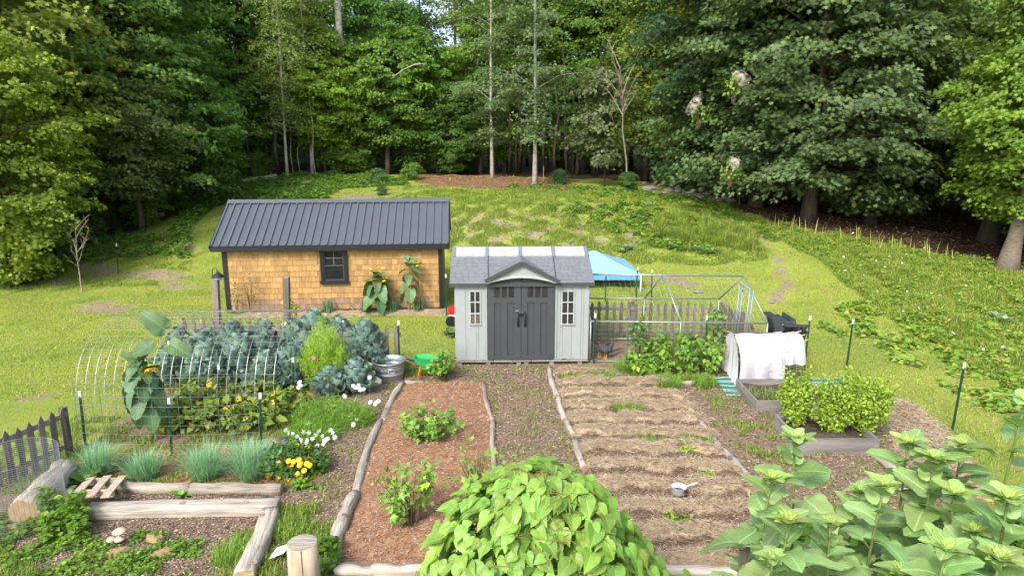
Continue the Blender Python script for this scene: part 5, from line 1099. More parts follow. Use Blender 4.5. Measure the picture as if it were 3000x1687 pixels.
def daisy(m, c, r, nrmv, k=8, cup=.1, wd=.34):
    nv = Vector(nrmv).normalized(); x = nv.orthogonal().normalized(); y = nv.cross(x)
    for i in range(k):
        a = 2*PI*i/k; u = x*math.cos(a)+y*math.sin(a); w = (y*math.cos(a)-x*math.sin(a))*r*wd; m.add([c, c+u*r*.55-w+nv*cup*r, c+u*r*.95-w*.7+nv*cup*r*1.5, c+u*r+nv*cup*r, c+u*r*.95+w*.7+nv*cup*r*1.5, c+u*r*.55+w+nv*cup*r], [(0,1,2,3,4,5)])
M['whitepetal'] = pm('white_petal', (.82,.82,.82), (.72,.72,.74), 20, rough=.6); M['pinkpetal'] = pm('pink_petal', (.6,.12,.3), None, 20)
m = MB(); daisy(m, A(919,1048,fc.y-.45), .035, (0,-1,.3)); m.build('flower', M['pinkpetal'], t0)
# white cosmos sprawl
wcl = [(868,1285,.28,'white cosmos clump lowest in front, crowded with flowers',14,[(858,1270),(870,1278),(878,1290),(862,1295),(890,1266),(846,1268),(884,1300),(900,1290),(915,1285),(905,1268),(925,1275),(935,1262),(945,1278),(952,1290),(960,1285),(975,1268),(968,1260),(980,1280),(905,1240),(930,1305),(925,1315),(897,1300),(948,1300),(838,1260)]),
 (930,1240,.5,'white cosmos clump spreading right of the feathery bush over the path',20,[(878,1120),(880,1128),(874,1135),(1010,1160),(1015,1188),(1000,1195),(1028,1215),(1044,1228),(968,1193),(985,1192),(1060,1205),(1034,1243),(1085,1178),(1100,1182),(1108,1175),(1035,1130),(1042,1135),(1050,1128),(1055,1140),(1082,1105),(1065,1140)])]
for bx, by, h, lb, k, fl in wcl:
    b0 = G(bx+40,by); t0 = thing('white_cosmos', lb, 'cosmos', b0); n = 5200 if h > .4 else 2600; rx_ = .75 if h > .4 else .5
    th = rg.rand(n)*6.283; rr_2 = np.sqrt(rg.rand(n)); P = np.stack([rx_*rr_2*np.cos(th), .42*rr_2*np.sin(th), h*(1-.6*rr_2**2)*rg.rand(n)], 1)
    cl = Cloud(); cl.add(P, nrm(rg.normal(0,.9,(n,3))+[.3,0,.5]), rg.normal(0,1,(n,3)), rg.uniform(.08,.2,n), *BLADE, np.clip(rg.normal(.45,.2,n),0,1), W=np.full(n,.009)); o = child('foliage', cl.mesh('foliage', M['plantleaf']), t0); o.color = (.13,.25,.035,1)
    stm = MB()
    for (fx, fy) in fl:
        g_ = G(fx,fy); c_ = A(fx, fy, min(g_.y-.35, b0.y+.3)); c_ = A(fx,fy,b0.y-.1-(fx%7)*.03) if c_.z < .03 else c_
        m = MB(); daisy(m, c_, .038+.006*(fx%3), (rt.uniform(-.9,.9),-.9,rt.uniform(.1,1.4)), 7, wd=.26); fo = m.build('flower', M['whitepetal'], t0)
        stm.tube([Vector((b0.x*.5+c_.x*.5, b0.y+.05, .02)), Vector((c_.x,c_.y,c_.z*.6)), c_], .003, 4, False)
    stm.build('stems', M['stem'], t0)
# marigold bush
b0 = G(855,1385); mg = bush('marigold_plant', b0, .42, .5, .4, 1500, .075, (.055,.125,.03), 'dark green marigold bush covered in yellow flowers', 'marigold', 77, KITE, stems=5)
for (fx, fy) in ((870,1306),(898,1312),(833,1329),(845,1350),(860,1352),(876,1347),(892,1341),(910,1336),(915,1344),(815,1355),(852,1365),(880,1355),(898,1358),(907,1362),(817,1395),(878,1362),(833,1338),(910,1330),(870,1388),(847,1407),(786,1392),(806,1345),(848,1345),(891,1378)):
    c_ = A(fx, fy, b0.y-.28 if fy > 1345 else b0.y+.05); m = MB()
    for lv in range(3): daisy(m, c_+Vector((0,-.012*lv,.006*lv)), .042-.011*lv, (0,-.75,.65), 9, .05)
    m.build('flower', M['sunyellow'], mg)
# chives: thin blue-green tufts
def tuft(name, p, n, L, w, spread, col, label, cat, group=None, lean=(.05,.75), mat='plantleaf', rad=.1):
    t0 = None; a = rg.rand(n)*6.283; r_ = rad*np.sqrt(rg.rand(n)); P = np.stack([r_*np.cos(a), r_*np.sin(a), np.zeros(n)], 1)
    V, Fc, r = blades(P, rg.uniform(L*.6,L*1.1,n), w, rg.uniform(lean[0],lean[1]*spread,n)**1.0, np.clip(rg.normal(.45,.2,n),0,1), rg, bend=.8)
    o = child(name, npmesh(name, V, Fc, M[mat], {'rnd': r}), None, p); o.color = (*col,1); return tag(o, label, cat, group)
for i, (px, py, lb) in enumerate(((290,1392,'leftmost chive clump, beside the first steel post'),(425,1402,'chive clump second from the left, below the tall sunflower'),(603,1402,'chive clump in the middle of the row'),(735,1402,'largest chive clump left of the marigolds'),(790,1372,'small loose chive clump behind the marigolds'))):
    tuft('chive_clump', G(px,py), (700,620,800,880,350)[i], (.62,.56,.66,.72,.5)[i], .008, 1.15, (.2,.36,.24), lb, 'chives', 'chive clumps along the log edge', (.05,.95), rad=.16)
# leafy rosettes
def dock(px, py, n, L, col, label, seed, z=0):
    p = G(px,py,z) if py > 1000 else at(px,py); t0 = thing('leafy_plant', label, 'plant', p); q = random.Random(seed)
    for i in range(n): a = i*2.4; el = .25+.7*i/n; d = Vector((math.cos(a)*math.cos(el), math.sin(a)*math.cos(el), math.sin(el))); put_leaf(t0, OVL[i%2], p+Vector((0,0,.02)), d, Vector((-d.x*.6,-d.y*.6,1)), L*q.uniform(.7,1.1), jc(col,q), w=1.25)
dock(255,1420,14,.34,(.1,.19,.045),'broad leaved green plant beside the thick log',1); dock(530,1455,7,.16,(.14,.26,.05),'small bright green plant growing in the mulch by the log edge',2)
dock(1640,1062,6,.2,(.1,.19,.04),'small leafy weed growing against the grey shed',3); dock(1320,985,9,.34,(.1,.16,.04),'leafy plant with a yellow tip peeking out left of the grey shed',5)
dock(930,922,7,.3,(.11,.2,.05),'round leaved plant at the foot of the cabin wall',6)
# iris tufts by the cabin
for a_, lb in ((3.0,'spiky tuft at the foot of the cabin wall below the window'),(4.1,'iris tuft left of the sunflowers by the cabin'),(4.85,'iris tuft between the two cabin sunflowers'),(5.6,'iris tuft right of the taller cabin sunflower')):
    tuft('iris_clump', cabL+cu*a_-cvb*.35, 90, .52, .028, .8, (.1,.19,.1), lb, 'plant', None, (.05,.6), rad=.14)
for a_, s_, lb in ((.35,.95,'thin grey-green sprig climbing the left corner of the cabin'),(.75,1.25,'thin grey-green sprig standing against the left part of the cedar wall')):
    bush('wall_sprig', cabL+cu*a_-cvb*.25, s_, .2, .12, 110, .06, (.1,.14,.09), lb, 'plant', int(a_*100), KITE, stems=4)
bush('weed_clump', cabL+cu*1.9-cvb*.3, .3, .2, .15, 130, .08, (.12,.22,.04), 'low green weed clump at the foot of the cabin wall left of the post', 'plant', 44)
# currant bushes in the needle bed
for px, py, h, r, n, lb, sd in ((1250,1300,.62,.72,620,'wide green currant bush in the middle of the needle bed',1),(1300,1118,.75,.3,260,'currant bush at the far end of the needle bed by the wheelbarrow',2),(1205,1550,.95,.5,330,'open currant bush with bare lower stems nearest in the needle bed',3),(1400,1505,1.05,.42,120,'sparse thin stemmed bush half hidden by the vine dome',4)):
    bush('currant_bush', G(px,py), h, r, r*.8, n, .1, (.14,.26,.05), lb, 'bush', 80+sd, STAR3, stems=9, droop=.3, base=.25 if sd == 1 else .4, shell=.6, sprigs=(26 if sd == 1 else 15))
bush('dry_stalks', G(1248,1388), .28, .06, .06, 6, .05, (.2,.12,.06), 'small bundle of dead brown stalks in the needle bed', 'dead plant', 5, stems=7)
# pepper row and tall weeds by the chicken run
for i, (px, py) in enumerate(((1905,1095),(1960,1100),(2020,1098),(2075,1095),(1990,1070),(2050,1070),(1930,1075),(1870,1100))):
    bush('pepper_plant', G(px,py), .82 if i < 7 else .55, .34, .3, 330, .12, (.115,.21,.03) if i % 2 else (.09,.185,.03), 'bushy pepper plant with hanging leaves, %s' % ['first from the left in the front row','second in the front row','third in the front row','last on the right of the front row','left in the back row','right in the back row','in the back row beside the red lidded bucket','small one at the left end beside the hens'][i], 'pepper plant', 90+i, KITE, 'pepper plants in front of the chicken run', droop=1.0, stems=5, sprigs=16, base=.15)
bush('tall_weed', G(1868,1060), 1.0, .2, .2, 200, .11, (.07,.15,.03), 'tall dark weed growing up left of the red lidded bucket', 'plant', 120, KITE); bush('tall_weed', G(2090,1045), 1.15, .22, .2, 230, .13, (.11,.2,.04), 'tall weed rising above the pepper plants by the steel post', 'plant', 121, KITE)
for px, py, n, L, lb in ((1835,1095,700,.42,'spray of long grass at the left end of the pepper row'),(1960,1130,500,.3,'long grass hanging over the front edge of the pepper row'),(2060,1128,500,.3,'long grass at the right end of the pepper row'),(1765,1110,450,.26,'bright grass tuft at the top of the straw bed'),(1835,1205,420,.24,'grass tuft in the third furrow of the straw bed'),(1905,1290,260,.2,'spiky grass tuft in the middle of the straw bed'),(2035,1300,420,.2,'low grass patch at the right of the straw bed'),(1690,1190,120,.14,'thin grass tuft near the left edge of the straw bed'),(690,1640,420,.3,'long grass beside the diagonal squared log'),(860,1560,380,.22,'grass tuft behind the wooden stump')):
    tuft('grass_tuft', G(px,py), n, L, .01, 1.2, (.13,.235,.035), lb, 'grass tuft', None, (.2,1), rad=.26)
for px, py, n, lb in ((2010,1325,120,'small yellow-green weed in the straw bed'),(2060,1410,90,'leafy weed above the saucepan'),(1980,1530,80,'small weed below the saucepan')):
    bush('small_weed', G(px,py), .12, .2, .14, n, .06, (.16,.27,.03), lb, 'plant', px, KITE, stems=3)
# basil in the raised boxes
for px, py, h, r, n, lb, sd in ((2330,1240,.98,.36,1700,'leftmost basil bush of the front raised box, standing on bare stems',1),(2445,1262,1.05,.43,2300,'middle basil bush of the front raised box',2),(2535,1262,1.02,.45,2500,'rightmost basil bush of the front raised box',3)):
    bush('basil_bush', G(px,py,.18), h*.95, r, r*.9, int(n*2.2), .058, (.2,.3,.04), lb, 'herb bush', 130+sd, KITE, droop=.35, stems=9, sprigs=60, twig='stem', base=.04, dome=.3, rnd=(.45,.17))
# ------------------------------------------------------------------ posts, wire and trellis
def up_to(base, px, py):
    """height of the point on sight line (px, py) above the base point"""
    return A(px, py, base.y)
def tpost(bpx, bpy, tpx, tpy, label, terr=False, tip=True, name='fence_post', Y=None):
    b_ = at(bpx,bpy) if terr else G(bpx,bpy); t_ = A(tpx,tpy,b_.y); t0 = thing(name, label, 'fence post', b_, 'green steel fence posts')
    d = (t_-b_); tl = .11; e = b_+d*(1-tl/d.length)
    m = MB(); m.beam(b_-Vector((0,0,.1)), e, .038, .008, up=(0,1,0)); m.beam(b_-Vector((0,0,.1))+Vector((0,.016,0)), e+Vector((0,.016,0)), .008, .034, up=(0,1,0)); 
    k = int(d.length/.09)
    for i in range(2,k): c_ = b_+d*(i/k); m.box(c_-Vector((0,.01,0)), (.012,.014,.02))
    m.build('steel_post', M['tpost'], t0); m = MB(); m.beam(e, t_, .042, .012, up=(0,1,0)); m.beam(e+Vector((0,.016,0)), t_+Vector((0,.016,-.02)), .01, .03, up=(0,1,0)); m.build('white_tip', M['whitepaint'], t0)
    return t0
TPS = [(346,805,341,713,'steel post standing alone on the far left lawn',1),(252,1321,232,1145,'steel post at the near left corner of the wire enclosure',0),(503,1336,494,1165,'steel post right of the tall sunflower in the front wire panel',0),(765,1325,762,1150,'steel post at the right end of the front wire panel',0),
 (497,1160,494,999,'steel post half hidden behind the tall sunflower leaves',0),(592,1045,590,937,'steel post behind the wire arch near its top',0),(640,1200,640,1068,'steel post among the brassicas below the arch',0),(860,1160,858,1047,'short steel post left of the feathery cosmos',0),(838,1050,836,943,'steel post right of the second wooden post',0),(1008,1075,1005,939,'steel post between the picket fence and the brassicas',0),(1170,1088,1167,939,'steel post at the right end of the picket panel by the tub',0),
 (1308,925,1306,803,'steel post between the cabin and the grey shed',0),(1739,1065,1744,918,'steel post just right of the grey shed by the hens',0),(2068,1060,2071,925,'steel post behind the pepper plants',0),(2246,1040,2250,928,'steel post left of the black plastic bins',0),(2355,1085,2374,925,'steel post right of the black plastic bins',0),(2478,1088,2500,935,'steel post alone on the slope behind the basil',0),(2790,1259,2827,1061,'nearest steel post on the right slope',0),
 (1773,885,1776,798,'thin post in front of the blue canopy',1),(1863,885,1868,782,'thin post at the right corner of the blue canopy',1),(1908,880,1911,790,'thin post right of the blue canopy',1)]
for a in TPS: tpost(*a[:5], bool(a[5]))
def wirenet(name, pts, tops, dx, dz, r, label, cat='wire fence', mat='wire', sag=.01):
    """welded wire between base points and top points"""
    m = MB(); pts = [Vector(p) for p in pts]; tops = [Vector(p) for p in tops]
    for i in range(len(pts)-1):
        a,b_,c_,d_ = pts[i],pts[i+1],tops[i],tops[i+1]; L = (b_-a).length; n = max(1,int(L/dx)); H = (c_-a).length; k = max(1,round(H/dz))
        for j in range(n+1): t = j/n; m.tube([a.lerp(b_,t), c_.lerp(d_,t)], r, 3, False)
        for j in range(k+1):
            t = j/k; p0 = a.lerp(c_,t); p1 = b_.lerp(d_,t); m.tube([p0, p0.lerp(p1,.5)-Vector((0,0,sag)), p1], r, 3, False)
    return tag(m.build(name, M[mat]), label, cat)
# front cattle panel and the left side panel
fa, fb, fc_ = G(243,1330), G(500,1338), G(765,1327)
def H_(p, h, dx=0): return Vector((p.x+dx, p.y, p.z+h))
wirenet('wire_panel_fence', [fa+Vector((0,0,.05)), fb+Vector((0,0,.05)), fc_+Vector((0,0,.05))], [H_(fa,1.35),H_(fb,1.35),H_(fc_,1.35)], .2, .16, .003, 'galvanised wire panel across the front of the trellis enclosure')
sa, sb_ = G(262,1330), G(560,1100)
wirenet('wire_panel_fence', [sa+Vector((-.12,0,.05)), sb_+Vector((0,0,.05))], [H_(sa,1.15,-.12),H_(sb_,1.15)], .2, .15, .0034, 'galvanised wire panel running back along the left side of the enclosure')
# arch of cattle panels
X0, X1, Y0, Y1, AH = -7.95, -4.35, 11.7, 14.9, 1.62
ar = thing('wire_arch', 'low arched tunnel of galvanised cattle panels over the vegetables', 'arch trellis', ((X0+X1)/2,(Y0+Y1)/2,0))
def ap(x, t): a = PI*(1-t); c_ = math.cos(a); s_ = math.sin(a); return Vector((x+.12*(1-t)*0, (Y0+Y1)/2+(Y1-Y0)/2*(abs(c_)**.9)*(1 if c_ > 0 else -1), AH*s_**.75 if s_ > 1e-6 else 0))
m = MB(); nh = 21
for i in range(nh+1): x = X0+(X1-X0)*i/nh; m.tube([ap(x, j/28) for j in range(29)], .003, 4, False)
m.build('hoop_wires', M['wire'], ar); m = MB()
for j in range(0,29):
    t = j/28; p0 = ap(X0-.04,t); p1 = ap(X1+.04,t); m.tube([p0, p0.lerp(p1,.5)+Vector((0,0,-.015)), p1], .0028, 4, False)
m.build('long_wires', M['wire'], ar)
# wire by the tub and small side wire
wirenet('wire_fence', [G(1175,1095), G(1335,1080)], [A(1175,985,G(1175,1095).y), A(1335,988,G(1335,1080).y)], .1, .13, .0022, 'sagging welded wire between the picket panel and the grey shed')
wirenet('wire_fence', [G(1738,1066), G(2068,1062), G(2246,1042), G(2355,1086)], [A(1742,935,G(1738,1066).y), A(2070,940,G(2068,1062).y), A(2248,940,G(2246,1042).y), A(2371,945,G(2355,1086).y)], .12, .12, .0013, 'welded wire fence in front of the chicken run')
def hp(px,py,h): p = G(px,py); return p+Vector((0,0,h))
r1,r2,r3,r4 = G(2355,1086),G(2478,1088),G(2790,1259),G(3060,1480)
wirenet('wire_fence', [r1,r2,r3,r4], [r1+Vector((.1,0,1.0)),r2+Vector((.12,0,1.0)),r3+Vector((.2,0,1.0)),r4+Vector((.2,0,1.0))], .3, .2, .001, 'thin barely visible wire fence along the right slope')
l1,l2 = G(-300,1560),G(245,1325)
wirenet('wire_fence', [l1,l2], [l1+Vector((0,0,1.25)),l2+Vector((-.1,0,1.25))], .1, .1, .0011, 'fine wire netting above the left picket fence')
# wooden posts
def wpost(bpx,bpy,tpx,tpy,w,label,nm='wooden_post'):
    b_ = G(bpx,bpy); t_ = A(tpx,tpy,b_.y); t0 = thing(nm, label, 'post', b_); m = MB(); m.beam(b_, t_, w, w, up=(0,1,0)); m.build('shaft', M['greywood'], t0); m = MB(); m.box(t_+Vector((0,0,.006)), (w*.98,w*.98,.012)); m.build('top', M['greywoodx'], t0); return t_, t0
t1, _ = wpost(643,1050,631,814,.13,'weathered wooden post carrying the black lantern'); t2, _ = wpost(843,1045,839,813,.13,'weathered wooden post standing alone behind the wire arch')
ln = thing('lantern', 'black hook lantern hanging over the top of the left wooden post', 'lantern', t1); m = MB()
m.tube([t1+Vector((-.06,0,.02)), t1+Vector((-.06,0,.17)), t1+Vector((-.02,0,.23)), t1+Vector((.05,-.02,.22)), t1+Vector((.08,-.04,.15))], .009, 6); m.build('hook', M['blackpaint'], ln)
m = MB(); lc = t1+Vector((.09,-.05,0)); m.lathe(lc, [(.015,.16),(.04,.13),(.075,.1),(.14,.045),(.145,.035),(.13,.035)], 20); m.build('shade', M['blackpaint'], ln, True)
m = MB(); m.lathe(lc, [(.1,.035),(.095,-.02),(.06,-.045),(.01,-.05)], 18); m.build('glass_bowl', pm('clear_lamp_glass', (.45,.5,.55), None, 4, rough=.1, spec=.8), ln, True)
# ------------------------------------------------------------------ picket fences
def picket(name, a, b, h, n, label, post_at=(), w=.085, rails=(.25,.8), top=True, skip=0):
    a = Vector(a); b = Vector(b); t0 = thing(name, label, 'picket fence', a); d = (b-a); L = d.length; d /= L; nv = Vector((d.y,-d.x,0)).normalized(); q = random.Random(int(a.x*100))
    yaw = math.atan2(d.y,d.x)
    for i in range(n):
        p = a+d*(L*(i+.5)/n); hh = h*q.uniform(.97,1.03); ww = w*q.uniform(.9,1.08); tl = q.uniform(-.012,.012); m = MB(); o0 = p+nv*.02
        prof = [(-ww/2,.02),(ww/2,.02),(ww/2,hh-.16),(ww*.34,hh-.13),(ww*.5,hh-.1),(0,hh),(-ww*.5,hh-.1),(-ww*.34,hh-.13),(-ww/2,hh-.16)]
        m.prism([o0+d*(x+tl*z)+Vector((0,0,z)) for x,z in prof], nv*-.018 if False else nv*.018); m.build('picket', M['greywood'], t0)
    for z in rails:
        m = MB(); m.beam(a+Vector((0,0,z*h)), b+Vector((0,0,z*h)), .035, .085); m.build('rail', M['greywoodx'], t0)
    for t in post_at: m = MB(); p = a+d*(L*t)-nv*.06; m.box(p+Vector((0,0,h*.48)), (.09,.09,h*.96), yaw); m.build('post', M['greywood'], t0)
    return t0
pa = G(1700,993); pb = G(2106,997); ph = A(1900,880,pa.y).z
picket('picket_fence', pa, pb, ph, 19, 'long weathered picket fence behind the chicken run', (.0,.37,1.0))
pc = G(2106,1000); pd = G(2290,1130); 
# side run comes forward in two panels beside the gate opening
def mixp(t): return pc.lerp(pd,t)
sd0 = G(2106,997); sd1 = A(2165,1025,15.9); sd1.z = 0; sd1 = G(2160,1030); picket('picket_fence', sd0, sd1, ph, 7, 'short picket panel running forward at the right end of the chicken run', (1.0,), rails=(.25,.8))
se0 = G(2185,1045); se1 = G(2250,1075); picket('picket_fence', se0, se1, ph*.8, 5, 'low picket panel right of the run door, partly behind the white tunnel', (0,), rails=(.3,.8))
# left front panel
lf0 = G(-95,1475); lf1 = G(212,1330); lh = A(205,1195,lf1.y).z
picket('picket_fence', lf0, lf1, lh*1.05, 9, 'weathered picket fence at the lower left beside the wire cylinder', (1.0,), w=.1, rails=(.22,.82))
# mid panels behind the brassicas
ma_ = G(860,1078); mb_ = G(1178,1085); mh = A(1100,948,ma_.y).z
picket('picket_fence', ma_, mb_, mh, 12, 'picket panel behind the brassicas ending at the galvanised tub', (.96,), w=.09)
picket('picket_fence', G(540,1048), G(840,1060), 1.0, 11, 'picket panel mostly hidden behind the wire arch', (0,), w=.09)
# ------------------------------------------------------------------ chicken run frame
run = thing('chicken_run', 'tubular steel chicken run frame with a pitched wire roof', 'chicken run', (3.8,16,0))
yf, yr, yb2 = 15.05, 16.0, 16.75
def tb(pts, nm='tube', r=.019, mat='tubing'): m = MB(); m.tube(pts, r, 8); return m.build(nm, M[mat], run, True)
fL_, fM, fR_ = A(1731,941,yf), A(1995,941,yf), A(2249,947,yf); rL, rM, rR = A(1700,803,yr), A(1942,806,yr), A(2180,809,yr); bL_, bM, bR_ = A(1700,874,yb2), A(1888,874,yb2), A(2107,875,yb2)
def gz_(p): return Vector((p.x,p.y,0))
tb([fL_,fR_],'front_eave_tube'); tb([rL,rR],'ridge_tube'); tb([bL_,bR_],'back_eave_tube')
for f_, r_, b_ in ((fL_,rL,bL_),(fM,rM,bM),(fR_,rR,bR_)):
    tb([f_,r_],'rafter_tube'); tb([r_,b_],'rafter_tube'); tb([f_,gz_(f_)],'leg'); tb([b_,gz_(b_)],'leg')
tb([gz_(bL_)+Vector((0,0,.06)),gz_(bR_)+Vector((0,0,.06))],'base_tube'); tb([gz_(fL_)+Vector((0,0,.03)),gz_(fR_)+Vector((0,0,.03))],'base_tube'); tb([gz_(fR_)+Vector((0,0,.06)),gz_(bR_)+Vector((0,0,.06))],'base_tube')
d0 = A(2157,1010,16.1); 
for (x0p,x1p,t) in ((2153,2163,0),(2183,2193,0)):
    p0 = Vector((A(x0p,940,15.9 if x0p < 2170 else 15.65).x, 15.9 if x0p < 2170 else 15.65, 0)); hh = A(x1p,832 if x0p < 2170 else 845,p0.y).z; tb([p0, Vector((p0.x+.06,p0.y,hh))],'door_tube',.02,'bluetube'); tb([p0+Vector((.06,-.03,0)), Vector((p0.x+.13,p0.y-.03,hh-.05))],'door_tube',.016,'bluetube')
    if t == 0 and x0p < 2170: dl = Vector((p0.x+.06,p0.y,hh))
    else: tb([dl, Vector((p0.x+.06,p0.y,hh))],'door_tube',.018,'bluetube'); tb([dl-Vector((0,0,.12)), Vector((p0.x+.06,p0.y,hh-.12))],'door_tube',.012,'bluetube')
m = MB()
def net(a,b,c_,d_,s=.09,r=.0009):
    n = int((b-a).length/s); k = int((c_-a).length/s)
    for j in range(n+1): m.tube([a.lerp(b,j/n), c_.lerp(d_,j/n)], r, 3, False)
    for j in range(k+1): m.tube([a.lerp(c_,j/k), b.lerp(d_,j/k)], r, 3, False)
net(gz_(fL_),gz_(fR_),fL_,fR_); net(gz_(bL_),gz_(bR_),bL_,bR_); net(fL_,fR_,rL,rR,.13); net(bL_,bR_,rL,rR,.13); net(gz_(fR_),gz_(bR_),fR_,bR_)
o = m.build('wire_netting', M['wire'], run)
# blue canopy
cv = T(1790,875); ctz = A(1740,731,24.2)
def canopy():
    Yc = 23.6; ap_ = A(1742,733,Yc); Yf = 22.2; e0 = A(1600,807,Yf); e1 = A(1879,803,Yf); w = (e1.x-e0.x); dpt = 2.9
    c4 = [e0, e1, e1+Vector((-.1,dpt,-.0)), e0+Vector((-.1,dpt,0))]
    z = e1.z; c4 = [Vector((p.x,p.y,z)) for p in c4]; base = Vector((ap_.x,Yc,h1(ap_.x,Yc))); t0 = thing('canopy_tent', 'light blue pop-up canopy behind the grey shed', 'canopy', base)
    m = MB(); n = 8
    for i in range(4):
        a_, b_ = c4[i], c4[(i+1)%4]; rows = []
        for j in range(n+1):
            t = j/n; row = []
            for k in range(n+1):
                s = k/n; p = a_.lerp(b_,s).lerp(ap_,t); p.z -= .05*math.sin(PI*t)*(.6+.4*math.sin(PI*s)); row.append(p)
            rows.append(row)
        for j in range(n):
            for k in range(n): m.add([rows[j][k],rows[j][k+1],rows[j+1][k+1],rows[j+1][k]], [(0,1,2,3)])
    m.build('canopy_roof', pm('sky_blue_fabric', (.22,.42,.6), (.2,.39,.56), 2, rough=.65), t0, True)
    m = MB()
    for i in range(4):
        a_, b_ = c4[i], c4[(i+1)%4]
        for k in range(16):
            s0,s1 = k/16,(k+1)/16; wv = lambda s: Vector((.012*math.sin(s*30), .012*math.cos(s*26), 0)); m.add([a_.lerp(b_,s0)+wv(s0)*0, a_.lerp(b_,s1)+wv(s1)*0, a_.lerp(b_,s1)+Vector((0,0,-.2))+wv(s1), a_.lerp(b_,s0)+Vector((0,0,-.2))+wv(s0)], [(0,1,2,3)])
    m.build('valance', pm('blue_valance', (.1,.32,.56), (.09,.28,.5), 3, rough=.65), t0, True)
    for p in c4:
        g_ = h1(p.x,p.y); m = MB(); m.box(Vector((p.x*.995+ap_.x*.005,p.y,(p.z+g_)/2)), (.035,.035,p.z-g_)); m.build('leg', M['whitepaint'], t0)
canopy()
# hens, feeder, branch
def hen(p, rz, s, label, col):
    t0 = thing('hen', label, 'hen', p); Mx = Matrix.Translation(p) @ Matrix.Rotation(rz,4,'Z') @ Matrix.Scale(s,4)
    prof = [((-.2,0,.36),.012),((-.17,0,.34),.03),((-.12,0,.28),.07),((-.04,0,.235),.1),((.05,0,.225),.105),((.12,0,.25),.085),((.165,0,.31),.05),((.185,0,.37),.032),((.2,0,.41),.033),((.225,0,.42),.022),((.245,0,.415),.006)]
    m = MB(); m.tube([Mx @ Vector(a) for a,_ in prof], [r*s for _,r in prof], 12); m.build('body', pm('speckled_hen_feathers_%d' % int(rz*10), col[0], col[1], 30, rough=.85, bump=.4), t0, True)
    m = MB()
    for i in range(6): a = (i-2.5)*.13; m.add([Mx @ Vector(v) for v in ((-.15,-.01,.3),(-.15,.01,.3),(-.28,.02+a*.25,.42+.03*math.cos(a*5)),(-.27,-.02+a*.25,.45))], [(0,1,2,3)])
    m.build('tail', M['disc'], t0)
    m = MB(); m.prism([Mx @ Vector(v) for v in ((.19,-.004,.44),(.19,-.004,.465),(.205,-.004,.455),(.215,-.004,.475),(.228,-.004,.45),(.23,-.004,.43))], (0,.008*s,0)); m.build('comb', pm('red_comb', (.55,.03,.02), None, 9), t0)
    m = MB(); m.add([Mx @ Vector(v) for v in ((.238,-.008,.415),(.238,.008,.415),(.238,0,.425),(.27,0,.408))], [(0,1,3),(1,2,3),(2,0,3)]); m.build('beak', M['sunyellow'], t0)
    for y in (-.035,.035):
        m = MB(); m.tube([Mx @ Vector(v) for v in ((0,y,.16),(.015,y,.08),(0,y,.005))], .007*s, 5); m.tube([Mx @ Vector(v) for v in ((-.03,y,.006),(.045,y,.006))], .005*s, 4); m.build('leg', M['sunyellow'], t0)
hen(G(1757,1045), 2.3, .95, 'speckled black and white hen facing away left by the shed', ((.22,.2,.18),(.04,.04,.04))); hen(G(1772,1052), .5, 1.05, 'dark barred hen with upright neck, nearer and right of the other', ((.1,.1,.1),(.02,.02,.022)))
m = MB(); m.tube([G(1770,1050)+Vector((0,.1,.05)), G(1800,1040)+Vector((0,0,.12)), G(1822,1032)+Vector((0,0,.1))], .018, 6, jit=.2); tag(m.build('dead_branch', M['woodyst']), 'dark stick lying on the bare soil of the chicken run', 'branch')
bp_ = G(1896,1048); t0 = thing('feed_bucket', 'white bucket with a sloping red lid inside the chicken run', 'bucket', bp_)
m = MB(); m.lathe(bp_, [(.13,0),(.15,.3),(.16,.3),(.16,.33),(.15,.33)], 20, True); m.build('bucket', M['whitepaint'], t0, True)
m = MB(); m.lathe(bp_, [(.175,.33),(.175,.37),(.06,.45),(.03,.47),(.0,.47)], 20); m.build('lid', pm('faded_red_plastic', (.6,.1,.08), (.5,.08,.07), 9, rough=.5), t0, True)
# small red and white thing between the buildings
rp = A(1336,912,18.3); rp.z = 0; t0 = thing('toy_vehicle', 'red and white ride-on toy half hidden between the cabin and the grey shed', 'toy', rp)
m = MB(); m.box(rp+Vector((.05,0,.42)), (.5,.4,.14)); m.prism([rp+Vector((-.16,-.2,.49)), rp+Vector((.25,-.2,.49)), rp+Vector((.2,-.2,.53)), rp+Vector((-.05,-.2,.52))], (0,.4,0)); m.build('body', pm('red_plastic', (.5,.02,.02), None, 5, rough=.4), t0)
m = MB(); m.box(rp+Vector((.02,0,.24)), (.42,.34,.24)); m.build('lower_body', M['whitepaint'], t0)
for x in (-.12,.22):
    m = MB(); m.tube([rp+Vector((x,-.24,.15)), rp+Vector((x,-.17,.15))], .15, 16); m.build('wheel', M['blackpaint'], t0)
